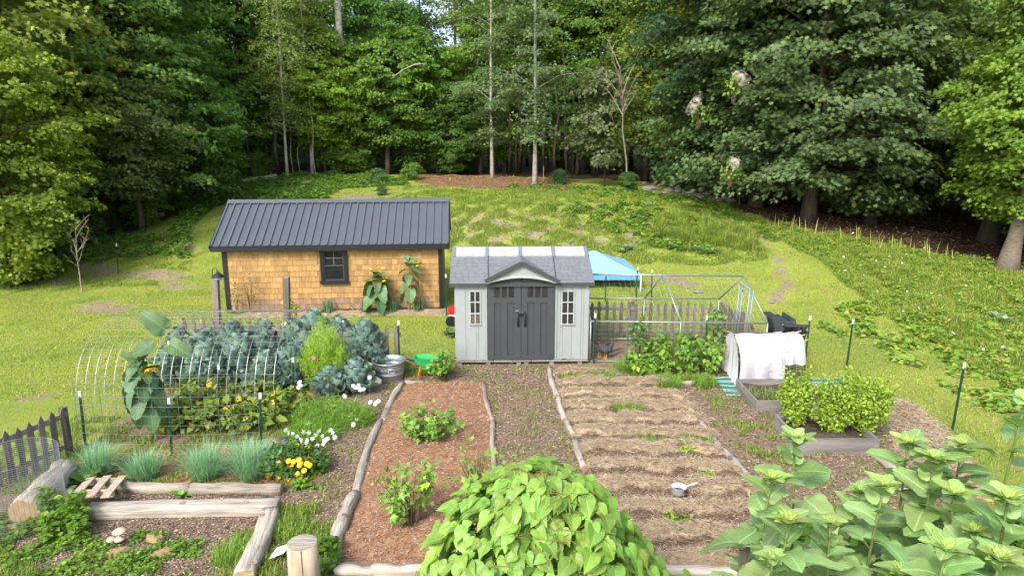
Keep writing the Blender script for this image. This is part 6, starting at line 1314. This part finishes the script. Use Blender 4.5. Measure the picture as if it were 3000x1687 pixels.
# black bins stacked on the slope side
def bins():
    b_ = G(2300,1062); t0 = thing('plastic_bins', 'pile of black moulded plastic bins behind the white tunnel', 'bins', b_); Y = b_.y; P_ = lambda px,py,dy=0: A(px,py,Y+dy); mt = pm('black_moulded_plastic', (.05,.057,.07), (.035,.04,.05), 6, rough=.38)
    m = MB(); m.prism([P_(2255,930),P_(2263,938),P_(2300,952),P_(2335,952),P_(2330,935),P_(2318,928),P_(2313,945),P_(2303,936),P_(2290,938),P_(2278,927)][::1], (0,.5,0)); m.prism([P_(2262,930,-.05),P_(2285,938,-.05),P_(2300,965,-.05),P_(2275,985,-.05)], (0,.4,0)); m.build('upper_bin', mt, t0)
    m = MB(); m.beam(P_(2298,953,-.25),P_(2368,955,-.25),.05,.05); m.build('rim', mt, t0)
    for k in range(3):
        x = 2300+k*24; m = MB(); m.prism([P_(x,960,-.22),P_(x+18,960,-.22),P_(x+4,976,-.05)], (0,.06,0)); m.build('scoop', M['charcoal'], t0)
    m = MB(); m.prism([P_(2272,976,-.1),P_(2366,972,-.1),P_(2356,1000,-.1),P_(2345,1040,-.1),P_(2290,1040,-.1),P_(2280,1000,-.1)], (0,.6,0)); m.build('lower_bin', M['blackpaint'], t0)
bins()
# ------------------------------------------------------------------ white draped cage
def tunnel():
    xL, xR, ya, yb_ = G(2165,1133).x, 6.05, G(2165,1133).y, G(2165,1133).y+.95; yc = (ya+yb_)/2; H = A(2154,981,yc).z; t0 = thing('row_cover_cage', 'arched wire cage draped in white cloth beside the raised boxes', 'row cover', ((xL+xR)/2,yc,0))
    def cp_(x,t,k=1.0): a = PI*t; return Vector((x, yc-(yb_-ya)/2*k*math.cos(a)*1.08, H*k*max(0,math.sin(a))**.62))
    def sheet(x0,x1,t0_,t1_,nx_,nt_,k,ph): 
        m = MB(); rows = []
        for i in range(nx_+1):
            rows.append([])
            for j in range(nt_+1):
                s = i/nx_; t = t0_+(t1_-t0_)*j/nt_; p = cp_(x0+(x1-x0)*s+.02*math.sin(t*13+ph)*(1 if i in (0,nx_) else 0), t, k); 
                e = (1-min(1,abs(t-t0_)/.12)); p += Vector((0,-.03*e*math.sin(s*15+ph)-.01*math.sin(s*7+t*5), .01*math.sin(s*11+t*7+ph))); rows[-1].append(p)
        for i in range(nx_):
            for j in range(nt_): m.add([rows[i][j],rows[i+1][j],rows[i+1][j+1],rows[i][j+1]], [(0,1,2,3)])
        return m
    cloth = pm('white_cotton_sheet', (.38,.38,.405), (.35,.35,.38), 3, rough=.9, bump=.4, bscale=16)
    sheet(xL-.03,xR-.42,.02,.95,30,30,1.02,0).build('white_sheet', cloth, t0, True); sheet(xR-.46,xR+.04,.1,.95,12,26,1.04,2).build('white_sheet', cloth, t0, True, label='shorter white sheet overlapping at the right end')
    fl, nt, b, out = newmat('floral_print_cloth'); tcx = nd(nt,'ShaderNodeTexCoord'); vo = nd(nt,'ShaderNodeTexVoronoi',Scale=26.0); nt.links.new(tcx.outputs['Object'], vo.inputs['Vector']); rp_ = ramp(nt, [(.0,(.2,.26,.28)),(.16,(.38,.42,.42)),(.26,(.45,.45,.47)),(1,(.48,.48,.5))], vo.outputs[0]); nt.links.new(rp_.outputs[0], b.inputs['Base Color']); b.inputs['Roughness'].default_value = .9
    for side in (0,1):
        m = MB(); n = 12; k = 10; rows = []
        for i in range(n+1):
            t = (i/n*.5 if side == 0 else .5+i/n*.5); top = cp_(xL-.05,t,1.03); rows.append([])
            for j in range(k+1):
                zb = -.0 if side == 0 else .1; f = j/k; p = Vector((xL-.06-.025*math.sin(i*1.6)*f, top.y, max(.03,top.z*(1-f)+(.08 if side else .02)*f))); rows[-1].append(p)
        for i in range(n):
            for j in range(k): m.add([rows[i][j],rows[i+1][j],rows[i+1][j+1],rows[i][j+1]], [(0,1,2,3)])
        m.build('floral_end_cloth', fl, t0, True)
    m = MB()
    for i in range(10): x = xL+(xR-xL)*i/9; m.tube([cp_(x,j/16,.99) for j in range(17)], .004, 4, False)
    for j in range(0,17,1): m.tube([cp_(xL,j/16,.99), cp_(xR,j/16,.99)], .004, 4, False)
    m.build('wire_cage', M['wire'], t0)
    pin = pm('clothespin_wood', (.55,.42,.27), None, 8)
    for x,t in ((xL-.04,.45),(xL-.04,.3),(xL-.04,.2),(xL-.04,.62),(xL-.05,.75),(xR+.05,.55),(xR+.05,.42),(xR+.05,.33),(xR+.05,.62),(xR-.38,.2),(xR-.15,.5),(xR-.4,.5),(xR-.35,.36)):
        p = cp_(x,t,1.05); m = MB(); d = Vector((.07 if x > xL+.5 else -.07, -.02, .03)); m.beam(p-d*.4, p+d, .012, .014); m.build('clothespin', pin, t0)
tunnel()
# green striped mat under it
def mat_():
    m = MB(); a = G(2088,1108); b_ = G(2480,1108); c_ = G(2520,1160); d_ = G(2130,1162); n = 10; rows = []
    for i in range(n+1):
        rows.append([]); 
        for j in range(5): p = a.lerp(b_,i/n).lerp(d_.lerp(c_,i/n),j/4); p.z = .03+.02*math.sin(i*1.3+j); rows[-1].append(p)
    for i in range(n):
        for j in range(4): q_ = [rows[i][j],rows[i+1][j],rows[i+1][j+1],rows[i][j+1]]; m.add(q_+[p-Vector((0,0,.008)) for p in q_], [(0,3,2,1),(4,5,6,7)])
    mm_, nt, b, out = newmat('green_striped_mat'); tcx = nd(nt,'ShaderNodeTexCoord'); sx_ = nd(nt,'ShaderNodeSeparateXYZ'); nt.links.new(tcx.outputs['Object'], sx_.inputs[0]); 
    ab = nd(nt,'ShaderNodeMath',operation='MULTIPLY'); ab.inputs[1].default_value = 2.1; nt.links.new(sx_.outputs[1], ab.inputs[0]); fr = nd(nt,'ShaderNodeMath',operation='FRACT'); nt.links.new(ab.outputs[0], fr.inputs[0])
    g_ = (.02,.16,.14); w_ = (.42,.45,.43); rp_ = ramp(nt, [(0,w_),(.06,g_),(.36,w_),(.41,g_),(.46,w_),(.51,g_),(.56,w_),(.62,g_),(.95,w_)], fr.outputs[0]); rp_.color_ramp.interpolation = 'CONSTANT'; nt.links.new(rp_.outputs[0], b.inputs['Base Color']); b.inputs['Roughness'].default_value = .8
    tag(m.build('outdoor_mat', mm_, smooth=True), 'green and white striped outdoor mat under the white cage', 'mat')
mat_()
# ------------------------------------------------------------------ raised boxes
M['boxsoil'] = pm('dark_garden_soil', (.1,.07,.05), (.045,.032,.024), 14, rough=.95, bump=.9, bscale=40)
def raised(name, fl, w, dpt, h, label, sk=0):
    fl = Vector(fl); t0 = thing(name, label, 'raised bed', fl+Vector((w/2,dpt/2,0))); t = .04; s = Vector((-sk,0,0))
    for a,b_,nm in ((fl, fl+Vector((w,0,0)),'front_board'),(fl+Vector((-sk,dpt,0)), fl+Vector((w-sk,dpt,0)),'back_board')):
        m = MB(); m.beam(a+Vector((0,0,h/2)), b_+Vector((0,0,h/2)), t, h); m.build(nm, M['greywoodx'], t0)
    for x in (t/2+.001, w-t/2-.001):
        a = fl+Vector((x,t/2+.001,0)); b_ = fl+Vector((x-sk,dpt-t/2-.001,0)); m = MB(); m.beam(a+Vector((0,0,h/2-.002)), b_+Vector((0,0,h/2-.002)), t, h-.006); o = m.build('side_board', pm('weathered_board_y', (.2,.185,.172), (.1,.09,.083), 7, (1,.12,1), .85, bump=.4, c3=(.28,.26,.24)) if 'weathered_board_y' not in bpy.data.materials else bpy.data.materials['weathered_board_y'], t0)
    m = MB(); n = 14
    for i in range(n):
        for j in range(n):
            P_ = []
            for (u,v) in ((i,j),(i+1,j),(i+1,j+1),(i,j+1)): x = t+(w-2*t)*u/n; y = t+(dpt-2*t)*v/n; P_.append(fl+Vector((x-sk*y/dpt,y,h*.6+.02*math.sin(x*9)+.02*math.sin(y*13+x*4))))
            m.add(P_, [(0,1,2,3)])
    m.build('soil', M['boxsoil'], t0, True)
    for x,y in ((0,0),(w,0)): m = MB(); m.box(fl+Vector((x+(-.0 if x else .0),y-.024,h/2+.01)), (.05,.04,h-.03)) if False else m.box(fl+Vector((x,.07,h/2-.01)),(.004,.09,h-.03)); 
    return t0
fA = G(2334,1329); raised('raised_bed_box', fA, G(2571,1329).x-fA.x, 1.0, .27, 'nearer grey plank raised box holding the basil bushes', .0)
fB = G(2212,1206); raised('raised_bed_box', fB, 1.5, 1.15, .23, 'farther grey plank raised box, mostly empty, below the white cage', .0)
tuft('grass_tuft', G(2235,1158,.13), 260, .16, .01, 1.2, (.13,.2,.05), 'thin grass sprouting in the farther raised box', 'grass tuft', None, (.2,1), rad=.3)
# ------------------------------------------------------------------ tub, barrow, pan
tb_ = G(1136,1118); tb_.y += .2; tr_ = .335; th_ = .42
t0 = thing('galvanised_tub', 'round galvanised metal wash tub behind the needle bed', 'tub', tb_)
M['galv'] = pm('galvanised_sheet', (.5,.53,.55), (.36,.39,.41), 4, (1,1,.3), rough=.38, metal=.75, bump=.05, spec=.5)
m = MB(); m.lathe(tb_, [(.0,.03),(.27,.03),(.285,.0),(.3,.02),(.315,.15),(.322,.155),(.322,.165),(.318,.17),(.33,.27),(.336,.275),(.336,.285),(.333,.29),(.345,th_-.02),(.362,th_-.015),(.365,th_),(.355,th_+.008),(.345,th_),(.335,.3),(.3,.04),(.0,.035)], 36); m.build('tub_wall', M['galv'], t0, True)
m = MB(); m.tube([tb_+Vector((.05+.0,-.35,.3)), tb_+Vector((.05,-.37,.24)), tb_+Vector((.17,-.36,.24)), tb_+Vector((.17,-.32,.3))], .008, 6); m.tube([tb_+Vector((.03,-.345,.31)), tb_+Vector((.19,-.315,.31))], .013, 6); m.build('handle', M['galv'], t0, True)
wb = G(1262,1108); t0 = thing('toy_wheelbarrow', 'small green plastic wheelbarrow on orange legs', 'wheelbarrow', wb)
zt = .5
def bw(pts,z): return [wb+Vector((x,y,z)) for x,y in pts]
top = [(-.36,-.14),(.24,-.24),(.36,0),(.24,.24),(-.36,.14)]; bot = [(-.16,-.08),(.13,-.1),(.17,0),(.13,.1),(-.16,.08)]
m = MB(); T_ = bw(top,zt); B_ = bw(bot,.23); Ti = [p.lerp(wb+Vector((0,0,zt)),.07) for p in T_]; Bi = [p+Vector((0,0,.02)) for p in B_]; T_[0].z -= .0
m.add(T_+B_+Ti+Bi, [(i,(i+1)%5,5+(i+1)%5,5+i) for i in range(5)]+[(9,8,7,6,5)]+[(10+(i+1)%5,10+i,15+i,15+(i+1)%5) for i in range(5)]+[(15,16,17,18,19)]+[((i+1)%5,i,10+i,10+(i+1)%5) for i in range(5)])
m.build('tray', pm('green_plastic', (.03,.36,.1), (.025,.3,.08), 5, rough=.4), t0)
org = pm('orange_plastic', (.65,.16,.02), None, 5, rough=.5)
for y in (-.1,.1):
    m = MB(); m.tube([wb+Vector((-.2,y,.3)), wb+Vector((-.24,y*1.1,.15)), wb+Vector((-.22,y*1.2,0))], .016, 6); m.build('leg', org, t0, True)
    m = MB(); m.tube([wb+Vector((.25,y*.4,.2)), wb+Vector((-.2,y,.32)), wb+Vector((-.58,y*1.4,.48))], .015, 6); m.build('handle', M['greywood'], t0, True)
m = MB(); m.tube([wb+Vector((.27,-.03,.1)), wb+Vector((.27,.03,.1))], .1, 16); m.build('wheel', M['blackpaint'], t0)
m = MB(); m.tube([wb+Vector((.27,-.045,.1)), wb+Vector((.1,-.08,.24))], .014, 6); m.tube([wb+Vector((.27,.045,.1)), wb+Vector((.1,.08,.24))], .014, 6); m.build('wheel_fork', org, t0)
pn = G(1988,1443,.1); t0 = thing('saucepan', 'white enamel saucepan with handle lying in the straw bed', 'saucepan', pn)
m = MB(); m.lathe(pn, [(0,.0),(.095,.0),(.105,.01),(.11,.1),(.116,.105),(.106,.105),(.1,.015),(0,.012)], 26); m.build('pan', pm('white_enamel', (.5,.51,.56), (.42,.43,.48), 6, rough=.25), t0, True)
m = MB(); m.lathe(pn, [(0,.03),(.1,.03)], 20); m.build('water', M['glass'], t0); m = MB(); m.beam(pn+Vector((.1,.04,.08)), pn+Vector((.29,.11,.1)), .02, .012); m.build('handle', pm('cream_handle', (.7,.68,.62), None, 7), t0); m = MB(); m.box(pn+Vector((.07,-.1,.07)), (.035,.03,.02)); m.build('side_grip', M['blackpaint'], t0)
# ------------------------------------------------------------------ bed edging logs and timbers
Z = lambda px,py,z=.04: G(px,py,z)
log('bed_log', Z(1180,1122), Z(1120,1232), .065, 'far end log of the left edge of the needle bed', 'palelog')
log('bed_log', Z(1118,1225), Z(1042,1445), .065, 'long middle log on the left edge of the needle bed', 'palelog')
log('bed_log', Z(1040,1448,.06), Z(1002,1530,.06), .09, 'short pale log on the left edge of the needle bed', 'log')
log('bed_log', Z(1008,1520,.06), Z(972,1620,.06), .095, 'nearest pale log with a knot hole on the left edge of the needle bed', 'log')
log('bed_log', Z(1416,1120,.03), Z(1445,1235,.03), .045, 'far thin log on the right edge of the needle bed', 'palelog')
log('bed_log', Z(1445,1232,.03), Z(1455,1400,.03), .045, 'thin log on the right edge of the needle bed beside the vine', 'palelog')
log('bed_log', Z(1178,1122,.02), Z(1235,1121,.02), .05, 'short stub log at the far left corner of the needle bed', 'palelog')
log('bed_timber', Z(985,1672,.08), Z(1130,1675,.08), .1, 'left squared timber along the near end of the needle bed', 'log', n=4)
log('bed_timber', Z(1090,1673,.09), Z(1260,1670,.09), .1, 'right mossy timber along the near end of the needle bed', 'log', n=6)
for a,b_,lb,mt in (((1610,1078),(1632,1160),'farthest pale log on the left edge of the straw bed','log'),((1636,1165),(1655,1230),'second pale log on the left edge of the straw bed','log'),((1660,1235),(1680,1275),'short grey rotting piece on the left edge of the straw bed','palelog'),((1685,1290),(1712,1370),'nearest birch log on the left edge of the straw bed','log'),((1992,1122),(1850,1085),'thin log at the far end of the straw bed','palelog'),((2005,1175),(2085,1275),'upper log on the right edge of the straw bed','palelog'),((2085,1278),(2190,1390),'lower log on the right edge of the straw bed','palelog')):
    log('bed_log', Z(*a,.03), Z(*b_,.03), .055, lb, mt)
log('bed_log', Z(1935,1670,.05), Z(2190,1675,.05), .08, 'pale log along the near end of the straw bed', 'log'); log('bed_timber', Z(1992,1120,.05), Z(2095,1120,.05), .06, 'pale timber right of the pepper row', 'log', n=4)
log('bed_log', T(2618,1168)+Vector((0,0,.03)), T(2705,1212)+Vector((0,0,.03)), .045, 'thin log along the back of the right straw bed', 'palelog')
log('bed_log', Z(2560,1330,.05), Z(2640,1385,.05), .07, 'grey log running forward from the front raised box', 'palelog'); log('bed_log', Z(2640,1430,.05), Z(2760,1540,.05), .08, 'pale log among the young sunflowers', 'log')
log('bed_log', Z(292,1420,.06), Z(560,1430,.06), .085, 'left part of the grey log edge below the chives', 'palelog'); log('bed_log', Z(560,1430,.06), Z(826,1432,.06), .09, 'right part of the grey log edge below the chives', 'palelog')
def squared(a, b_, w, h, label, name='squared_log'):
    a = Vector(a); b_ = Vector(b_); d = (b_-a); L = d.length; ang = math.atan2(d.y,d.x); m = MB(); n = 14; k = 12; q = random.Random(int(L*100)); ring = []
    for i in range(n+1):
        t = i/n; vs = []
        for j in range(k):
            an = 2*PI*(j+.5)/k; c_, s_ = math.cos(an), math.sin(an); e = .38; x = (abs(c_)**e)*(1 if c_ > 0 else -1)*w/2; z = (abs(s_)**e)*(1 if s_ > 0 else -1)*h/2
            f = 1+.05*math.sin(i*1.3+j*.8)+q.uniform(-.02,.02); vs.append((L*(t-.5)+(q.uniform(-.02,.02) if i in (0,n) else 0), x*f+.02*math.sin(t*5), z*f))
        ring.append(vs)
    m.v = [v for r_ in ring for v in r_]; m.f = [(i*k+j, i*k+(j+1)%k, (i+1)*k+(j+1)%k, (i+1)*k+j) for i in range(n) for j in range(k)]+[tuple(range(k-1,-1,-1)), tuple(range(n*k,(n+1)*k))]
    me_ = m.mesh(name, M['log']); me_.materials.append(M['logend'])
    for f in me_.polygons: f.use_smooth = len(f.vertices) == 4
    for f in me_.polygons[-2:]: f.material_index = 1
    o = child(name, me_, None, (a+b_)/2+Vector((0,0,h/2-.01))); o.rotation_euler = (0,0,ang); tag(o, label, 'log'); return o
so_ = squared(G(262,1515), G(818,1497), .24, .19, 'long squared pale log lying across the lower left bed'); so2 = squared(G(792,1520), G(722,1712), .24, .19, 'squared pale log running towards the viewer from the long one')
def knots(o, L, n, seed):
    q = random.Random(seed)
    for i in range(n): m = MB(); x = q.uniform(-L/2+.2,L/2-.2); y = q.uniform(-.08,.08); m.lathe((x,y,.092), [(0,.006),(.018,.006),(.03,.012),(.042,.004)], 10); k = child('knot', m.mesh('knot', M['twig']), o)
knots(so_, 3.6, 4, 1); knots(so2, 1.6, 2, 2)
log('thick_log', G(75,1530)+Vector((0,0,.15)), G(195,1405)+Vector((0,0,.15)), .2, 'thick short log lying behind the wire cylinder at the left', 'log', bow=0, n=16)
# wire cylinder
cc = G(68,1530); m = MB(); cr_ = .52; H = 1.0
tcyl = T
for i in range(60): a = 2*PI*i/60; d = Vector((cr_*math.cos(a), cr_*math.sin(a), 0)); m.tube([cc+d, cc+d+Vector((0,0,H))], .002, 3, False)
for j in range(34): m.tube([cc+Vector((cr_*math.cos(2*PI*i/28), cr_*math.sin(2*PI*i/28), H*j/33)) for i in range(29)], .002 if j < 33 else .003, 3, False)
tag(m.build('wire_cylinder', M['wire']), 'upright cylinder of fine hardware cloth at the lower left', 'wire cylinder')
# pallet
def pallet():
    a = G(225,1500); b_ = G(325,1500); c_ = G(365,1425); d_ = G(268,1425); t0 = thing('wooden_pallet', 'small broken wooden pallet leaning on the squared log', 'pallet', (a+c_)/2); pw_ = pm('new_pallet_wood', (.52,.42,.31), (.36,.27,.18), 6, (1,1,1), .85, bump=.3, c3=(.6,.52,.42)); up_ = Vector((0,0,1))
    for k in range(3): s = .05+.45*k; p0 = a.lerp(b_,s)+up_*.26; p1 = d_.lerp(c_,s)+up_*.16; m = MB(); m.beam(p0-Vector((0,.05,0)), p1+Vector((0,.03,0)), .11, .022); m.build('slat', pw_, t0)
    for k in (.3,.92): p0 = a.lerp(d_,k)+up_*(.2-.09*k); p1 = b_.lerp(c_,k)+up_*(.2-.09*k); m = MB(); m.beam(p0, p1, .04, .1); m.build('stringer', pw_, t0)
    for k,px in enumerate((178,205)): m = MB(); p0 = G(px,1480)+up_*.12; p1 = G(px+42,1440)+up_*.1; m.beam(p0,p1,.1,.02); m.build('slat', M['greywoodx'], t0)
pallet()
# mushrooms
capm = pm('tan_mushroom_cap', (.6,.48,.35), (.48,.36,.24), 9, rough=.8)
for px,py,zc_,r_,lb in ((350,1555,.2,.085,'topmost mushroom of the cluster'),(325,1580,.1,.06,'left mushroom of the cluster'),(350,1578,.1,.065,'right lower mushroom of the cluster')):
    b_ = G(343,1592); c_ = A(px,py,b_.y-.02); t0 = thing('mushroom', lb, 'mushroom', b_); m = MB(); m.tube([b_, Vector((b_.x*.5+c_.x*.5,b_.y,c_.z*.5)), c_+Vector((0,0,.0))], .013, 8); m.build('stalk', M['whitepetal'], t0, True)
    m = MB(); m.lathe(c_, [(.0,.035),(r_*.5,.03),(r_*.85,.012),(r_*1.05,-.008),(r_*.9,-.006),(.0,.006)], 20); m.build('cap', capm, t0, True)
for px,py,s,lb in ((340,1625,.13,'rotting yellow-brown wood lump below the mushrooms'),(455,1582,.13,'pale broken wood chunk right of the mushrooms'),(475,1625,.12,'low rotten wood piece below the pale chunk')):
    o = child('wood_chunk', rkm[px%4], None, G(px,py)+Vector((0,0,.03))); o.scale = (s*1.3,s*.8,s*.7); o.rotation_euler = (0,0,px); o.data = o.data.copy(); o.data.materials[0] = pm('rotten_wood_%d' % px, (.5,.36,.2), (.3,.2,.1), 12, rough=.95, bump=.8); tag(o, lb, 'wood chunk')
# stump, stake, small bits
sp = A(882,1700,7.35); st_top = A(884,1588,6.85).z; b_ = Vector((A(886,1600,6.85).x,6.85,0))
t0 = thing('cut_stump_post', 'round cut log standing upright at the bottom edge', 'stump', b_); m = MB(); m.tube([b_, b_+Vector((.0,0,st_top*.5)), b_+Vector((0,0,st_top))], [.18,.172,.165], 26, jit=.03); m.build('log_body', pm('upright_log_side', (.42,.34,.25), (.22,.16,.11), 5, (1,1,.15), .85, bump=.5, c3=(.5,.42,.33)), t0, True)
m = MB(); m.lathe(b_+Vector((0,0,st_top)), [(0,.004),(.06,.004),(.12,.004),(.162,.003),(.165,-.01)], 26); m.build('cut_face', M['palelog'], t0)
m = MB(); m.beam(b_+Vector((.04,-.17,.05)), b_+Vector((.035,-.163,st_top)), .008, .008); m.build('crack', M['disc'], t0)
b_ = Vector((A(2180,1640,5.0).x,5.0,0)); m = MB(); tz = A(2180,1585,5.0).z; m.tube([b_, b_+Vector((.01,0,tz*.7)), b_+Vector((0,0,tz-.03)), b_+Vector((.01,0,tz+.02))], [.055,.05,.042,.012], 8, jit=.25); tag(m.build('split_stake', M['greywood']), 'split grey wooden stake among the sunflowers at the bottom edge', 'stake')
b_ = G(836,1333); m = MB(); m.lathe(b_, [(0,.0),(.07,0),(.08,.22),(.085,.23),(.07,.24),(.06,.3),(0,.3)], 14); tag(m.build('solar_stake_light', pm('dark_grey_cap', (.09,.09,.1), (.04,.04,.05), 8, rough=.5), smooth=True), 'small dark grey cylinder standing behind the marigolds', 'garden light')
for px,py,w_,d_,rz,lb,cl_ in ((2130,1320,.07,.32,.3,'grey split board scrap on the right edge of the straw bed','greywood'),(2155,1345,.06,.25,1.0,'small pale board scrap beside the larger one','greywood')):
    m = MB(); m.box(G(px,py,.07), (w_*1.8,d_,.02), rz, rx=.15); tag(m.build('board_scrap', M[cl_]), lb, 'board')
m = MB(); m.box(Vector((A(2985,1560,6.6).x+.2,6.6,.35)), (.9,.6,.03), .2); tag(m.build('tan_board', pm('tan_plywood', (.6,.48,.34), (.52,.4,.27), 5, rough=.8)), 'tan board lying under the sunflowers at the right edge', 'board')
m = MB(); c_ = G(815,1625,.05); m.add([c_+Vector(v) for v in ((-.1,-.1,0),(.1,-.08,.08),(.14,.1,.1),(-.06,.06,.02),(.0,.0,.11))], [(0,1,4),(1,2,4),(2,3,4),(3,0,4)]); tag(m.build('paper_scrap', M['whitepaint']), 'crumpled white scrap of paper left of the upright cut log', 'litter')
for px,py,lb in ((2400,1385,'pale stone right of the alone standing sunflower'),(2190,1315,'tiny white stone in the mulch right of the straw bed'),(2330,1500,'white rounded stone seen between sunflower leaves')):
    o = child('stone', rkm[0], None, G(px,py)+Vector((0,0,.02))); s = .04 if '315' in str(py) else .1; o.scale = (s,s,s*.8); tag(o, lb, 'stone')
m = MB(); p = at(1583,548); 
for px,py,tpx,tpy,h_,lb in ((1592,530,1592,497,.6,'short pale survey stake right of the tall aspen'),(1904,525,1904,508,.4,'short pale stake at the edge of the right wood')):
    p = at(px,py); m = MB(); m.beam(p, p+Vector((0,0,.85 if px < 1700 else .5)), .05, .03); tag(m.build('survey_stake', M['logend']), lb, 'stake')
# ------------------------------------------------------------------ loose cover of the garden floor
def flat(poly, n, size, mat, name, tones, zf=None, wr=None, tmpl=KITE, keep=None, tilt=.3):
    P = scatter(poly, n, keep); 
    if zf is not None: P[:,2] = zf(P[:,0], P[:,1])
    P[:,2] += rg.uniform(.004,.02,len(P)); cl = Cloud(); s = size*rg.uniform(.5,1.5,len(P)); cl.add(P, rg.normal(0,1,(len(P),3))*[1,1,.15], nrm(rg.normal(0,tilt,(len(P),3))+[0,0,1]), s, tmpl[0], tmpl[1], np.clip(rg.normal(tones[0],tones[1],len(P)),0,1), W=None if wr is None else np.full(len(P),wr)); return stuff(name, cl.mesh(name, M[mat]))
notbed = lambda x,y: ~inpoly(x,y,B1) & ~inpoly(x,y,B2)
MU = [(-3.4,5.5),(-1.5,5.5),(-.3,5.2),(3.5,5),(6.6,6),(6.6,11.5),(6.3,14.6),(1.7,14.8),(-2.4,14.9),(-3.0,11)]
flat(MU, 52000, .055, 'chips', 'wood_chip_mulch', (.5,.22), wr=.028, keep=notbed); flat([(-6.8,6.2),(-3.2,6.2),(-3.2,9.2),(-6.8,9.2)], 20000, .05, 'chips', 'wood_chip_mulch', (.5,.22), wr=.026)
flat(B1, 36000, .085, 'needles', 'pine_needle_litter', (.45,.25), zb1, .005, BLADE); flat(B1, 9000, .06, 'chips', 'needle_bed_chips', (.65,.2), zb1, .022)
flat(B2, 50000, .11, 'straw_bits', 'straw_strands', (.55,.22), zb2, .0055, BLADE, keep=lambda x,y: (fur(x,y)+.3*wob(x,y,.9) > .62) | (rg.rand(*x.shape) < .12)); flat(B2, 16000, .06, 'chips', 'straw_bed_debris', (.5,.28), zb2, .018); flat(B2, 260, .16, 'chips', 'straw_bed_sticks', (.8,.15), zb2, .02, KITE)
flat(B3, 3000, .06, 'chips', 'straw_bed_debris', (.45,.25), zb3, .025); flat(B3, 9000, .12, 'straw_bits', 'straw_strands', (.6,.22), zb3, .006, BLADE); flat(B4, 7000, .12, 'straw_bits', 'straw_strands', (.6,.22), zb4, .008, BLADE)
flat([(-7,9.3),(-2.9,9.3),(-3.1,10.6),(-7,10.6)], 14000, .08, 'needles', 'pine_needle_litter', (.4,.22), lambda x,y: x*0+.01, .006, BLADE)
def grassy(poly, n, L0, L1, name, th=-.9, s=.8, w=.011, base=.45, keep=None): 
    P = scatter(poly, n, lambda x,y: (wob(x,y,s) > th) & (keep(x,y) if keep else True)); V, Fc, r = blades(P, rg.uniform(L0,L1,len(P)), w, rg.uniform(.3,1,len(P)), np.clip(rg.normal(base,.18,len(P)),0,1), rg); return stuff(name, npmesh(name, V, Fc, M['grass'], {'rnd': r}))
grassy(MU, 16000, .03, .1, 'path_grass', -.05, .6, keep=notbed)
grassy([(-3.4,5.5),(-1.9,5.5),(-2.3,8.2),(-3.0,9),(-3.6,8)], 9000, .06, .2, 'log_side_grass', -.1, .9)
grassy([(-9,5.6),(-4.8,5.6),(-5.6,7.2),(-7.6,8.2),(-9,8.6)], 16000, .08, .26, 'corner_grass', -.6, .9)
grassy([(-9,9),(-3,9.2),(-3.1,11.5),(-8.5,12)], 16000, .04, .13, 'enclosure_grass', -.3, .8)
grassy([(1,14.0),(4,14.3),(4,13.2),(1,13.6)], 5000, .06, .2, 'bed_end_grass', 0, .7); grassy(B2, 2500, .04, .12, 'straw_bed_grass', .75, .6)
grassy([(-2.6,14),(-1.3,14.2),(-1.3,15.2),(-2.6,15.2)], 2500, .06, .18, 'barrow_grass', -.3, .8); grassy([(3.7,14.5),(4.6,11.2),(4.2,9),(4.0,9.5)], 2500, .04, .14, 'box_side_grass', .1, .9)
def weedy(poly, n, size, hm, name, base=.5, tmpl=KITE): 
    P = scatter(poly, n, lambda x,y: wob(x,y,.8) > -.5); P[:,2] += hm*rg.rand(len(P))*np.clip(.6+.5*wob(P[:,0],P[:,1],1.1),.1,1.1); cl = Cloud(); cl.add(P, rg.normal(0,1,(len(P),3))*[1,1,.3], nrm(rg.normal(0,.4,(len(P),3))+[0,-.1,1]), size*rg.uniform(.6,1.4,len(P)), tmpl[0], tmpl[1], np.clip(rg.normal(base,.17,len(P)),0,1)); return stuff(name, cl.mesh(name, M['weed']))
weedy([tuple(G(*p))[:2] for p in ((0,1500),(150,1500),(240,1570),(440,1620),(400,1687),(-100,1750))], 4500, .055, .14, 'corner_weeds', .55)
weedy([tuple(G(*p))[:2] for p in ((120,1500),(260,1500),(250,1590),(130,1600))], 1500, .085, .5, 'corner_weeds', .55)
weedy([tuple(G(*p))[:2] for p in ((400,1560),(600,1590),(560,1687),(350,1687))], 1500, .05, .12, 'mulch_weeds', .45)
weedy([tuple(G(*p))[:2] for p in ((940,1600),(985,1600),(990,1687),(930,1687))], 700, .1, .3, 'stump_weeds', .45)
weedy([tuple(G(*p))[:2] for p in ((880,1330),(960,1340),(940,1430),(860,1440))], 700, .08, .15, 'marigold_weeds', .55)
weedy([tuple(G(*p))[:2] for p in ((2200,1600),(3000,1560),(3000,1687),(2200,1687))], 3000, .16, .5, 'undergrowth', .35, HEARTS)
# bright leaf sprays round the web nests
for px, py, Y, lb in ((2150,262,27.9,'yellow-green leaf spray hanging below the highest web nest'),(2050,340,30.3,'green leaf spray beside the brownish web nest'),(2140,510,27.8,'light leaf spray hanging below the lowest web nest')):
    bush('leaf_spray', A(px,py,Y)-Vector((0,0,.5)), 1.1, .42, .35, 110, .15, (.13,.2,.035), lb, 'leaf spray', px, KITE, droop=1.4, stems=5)
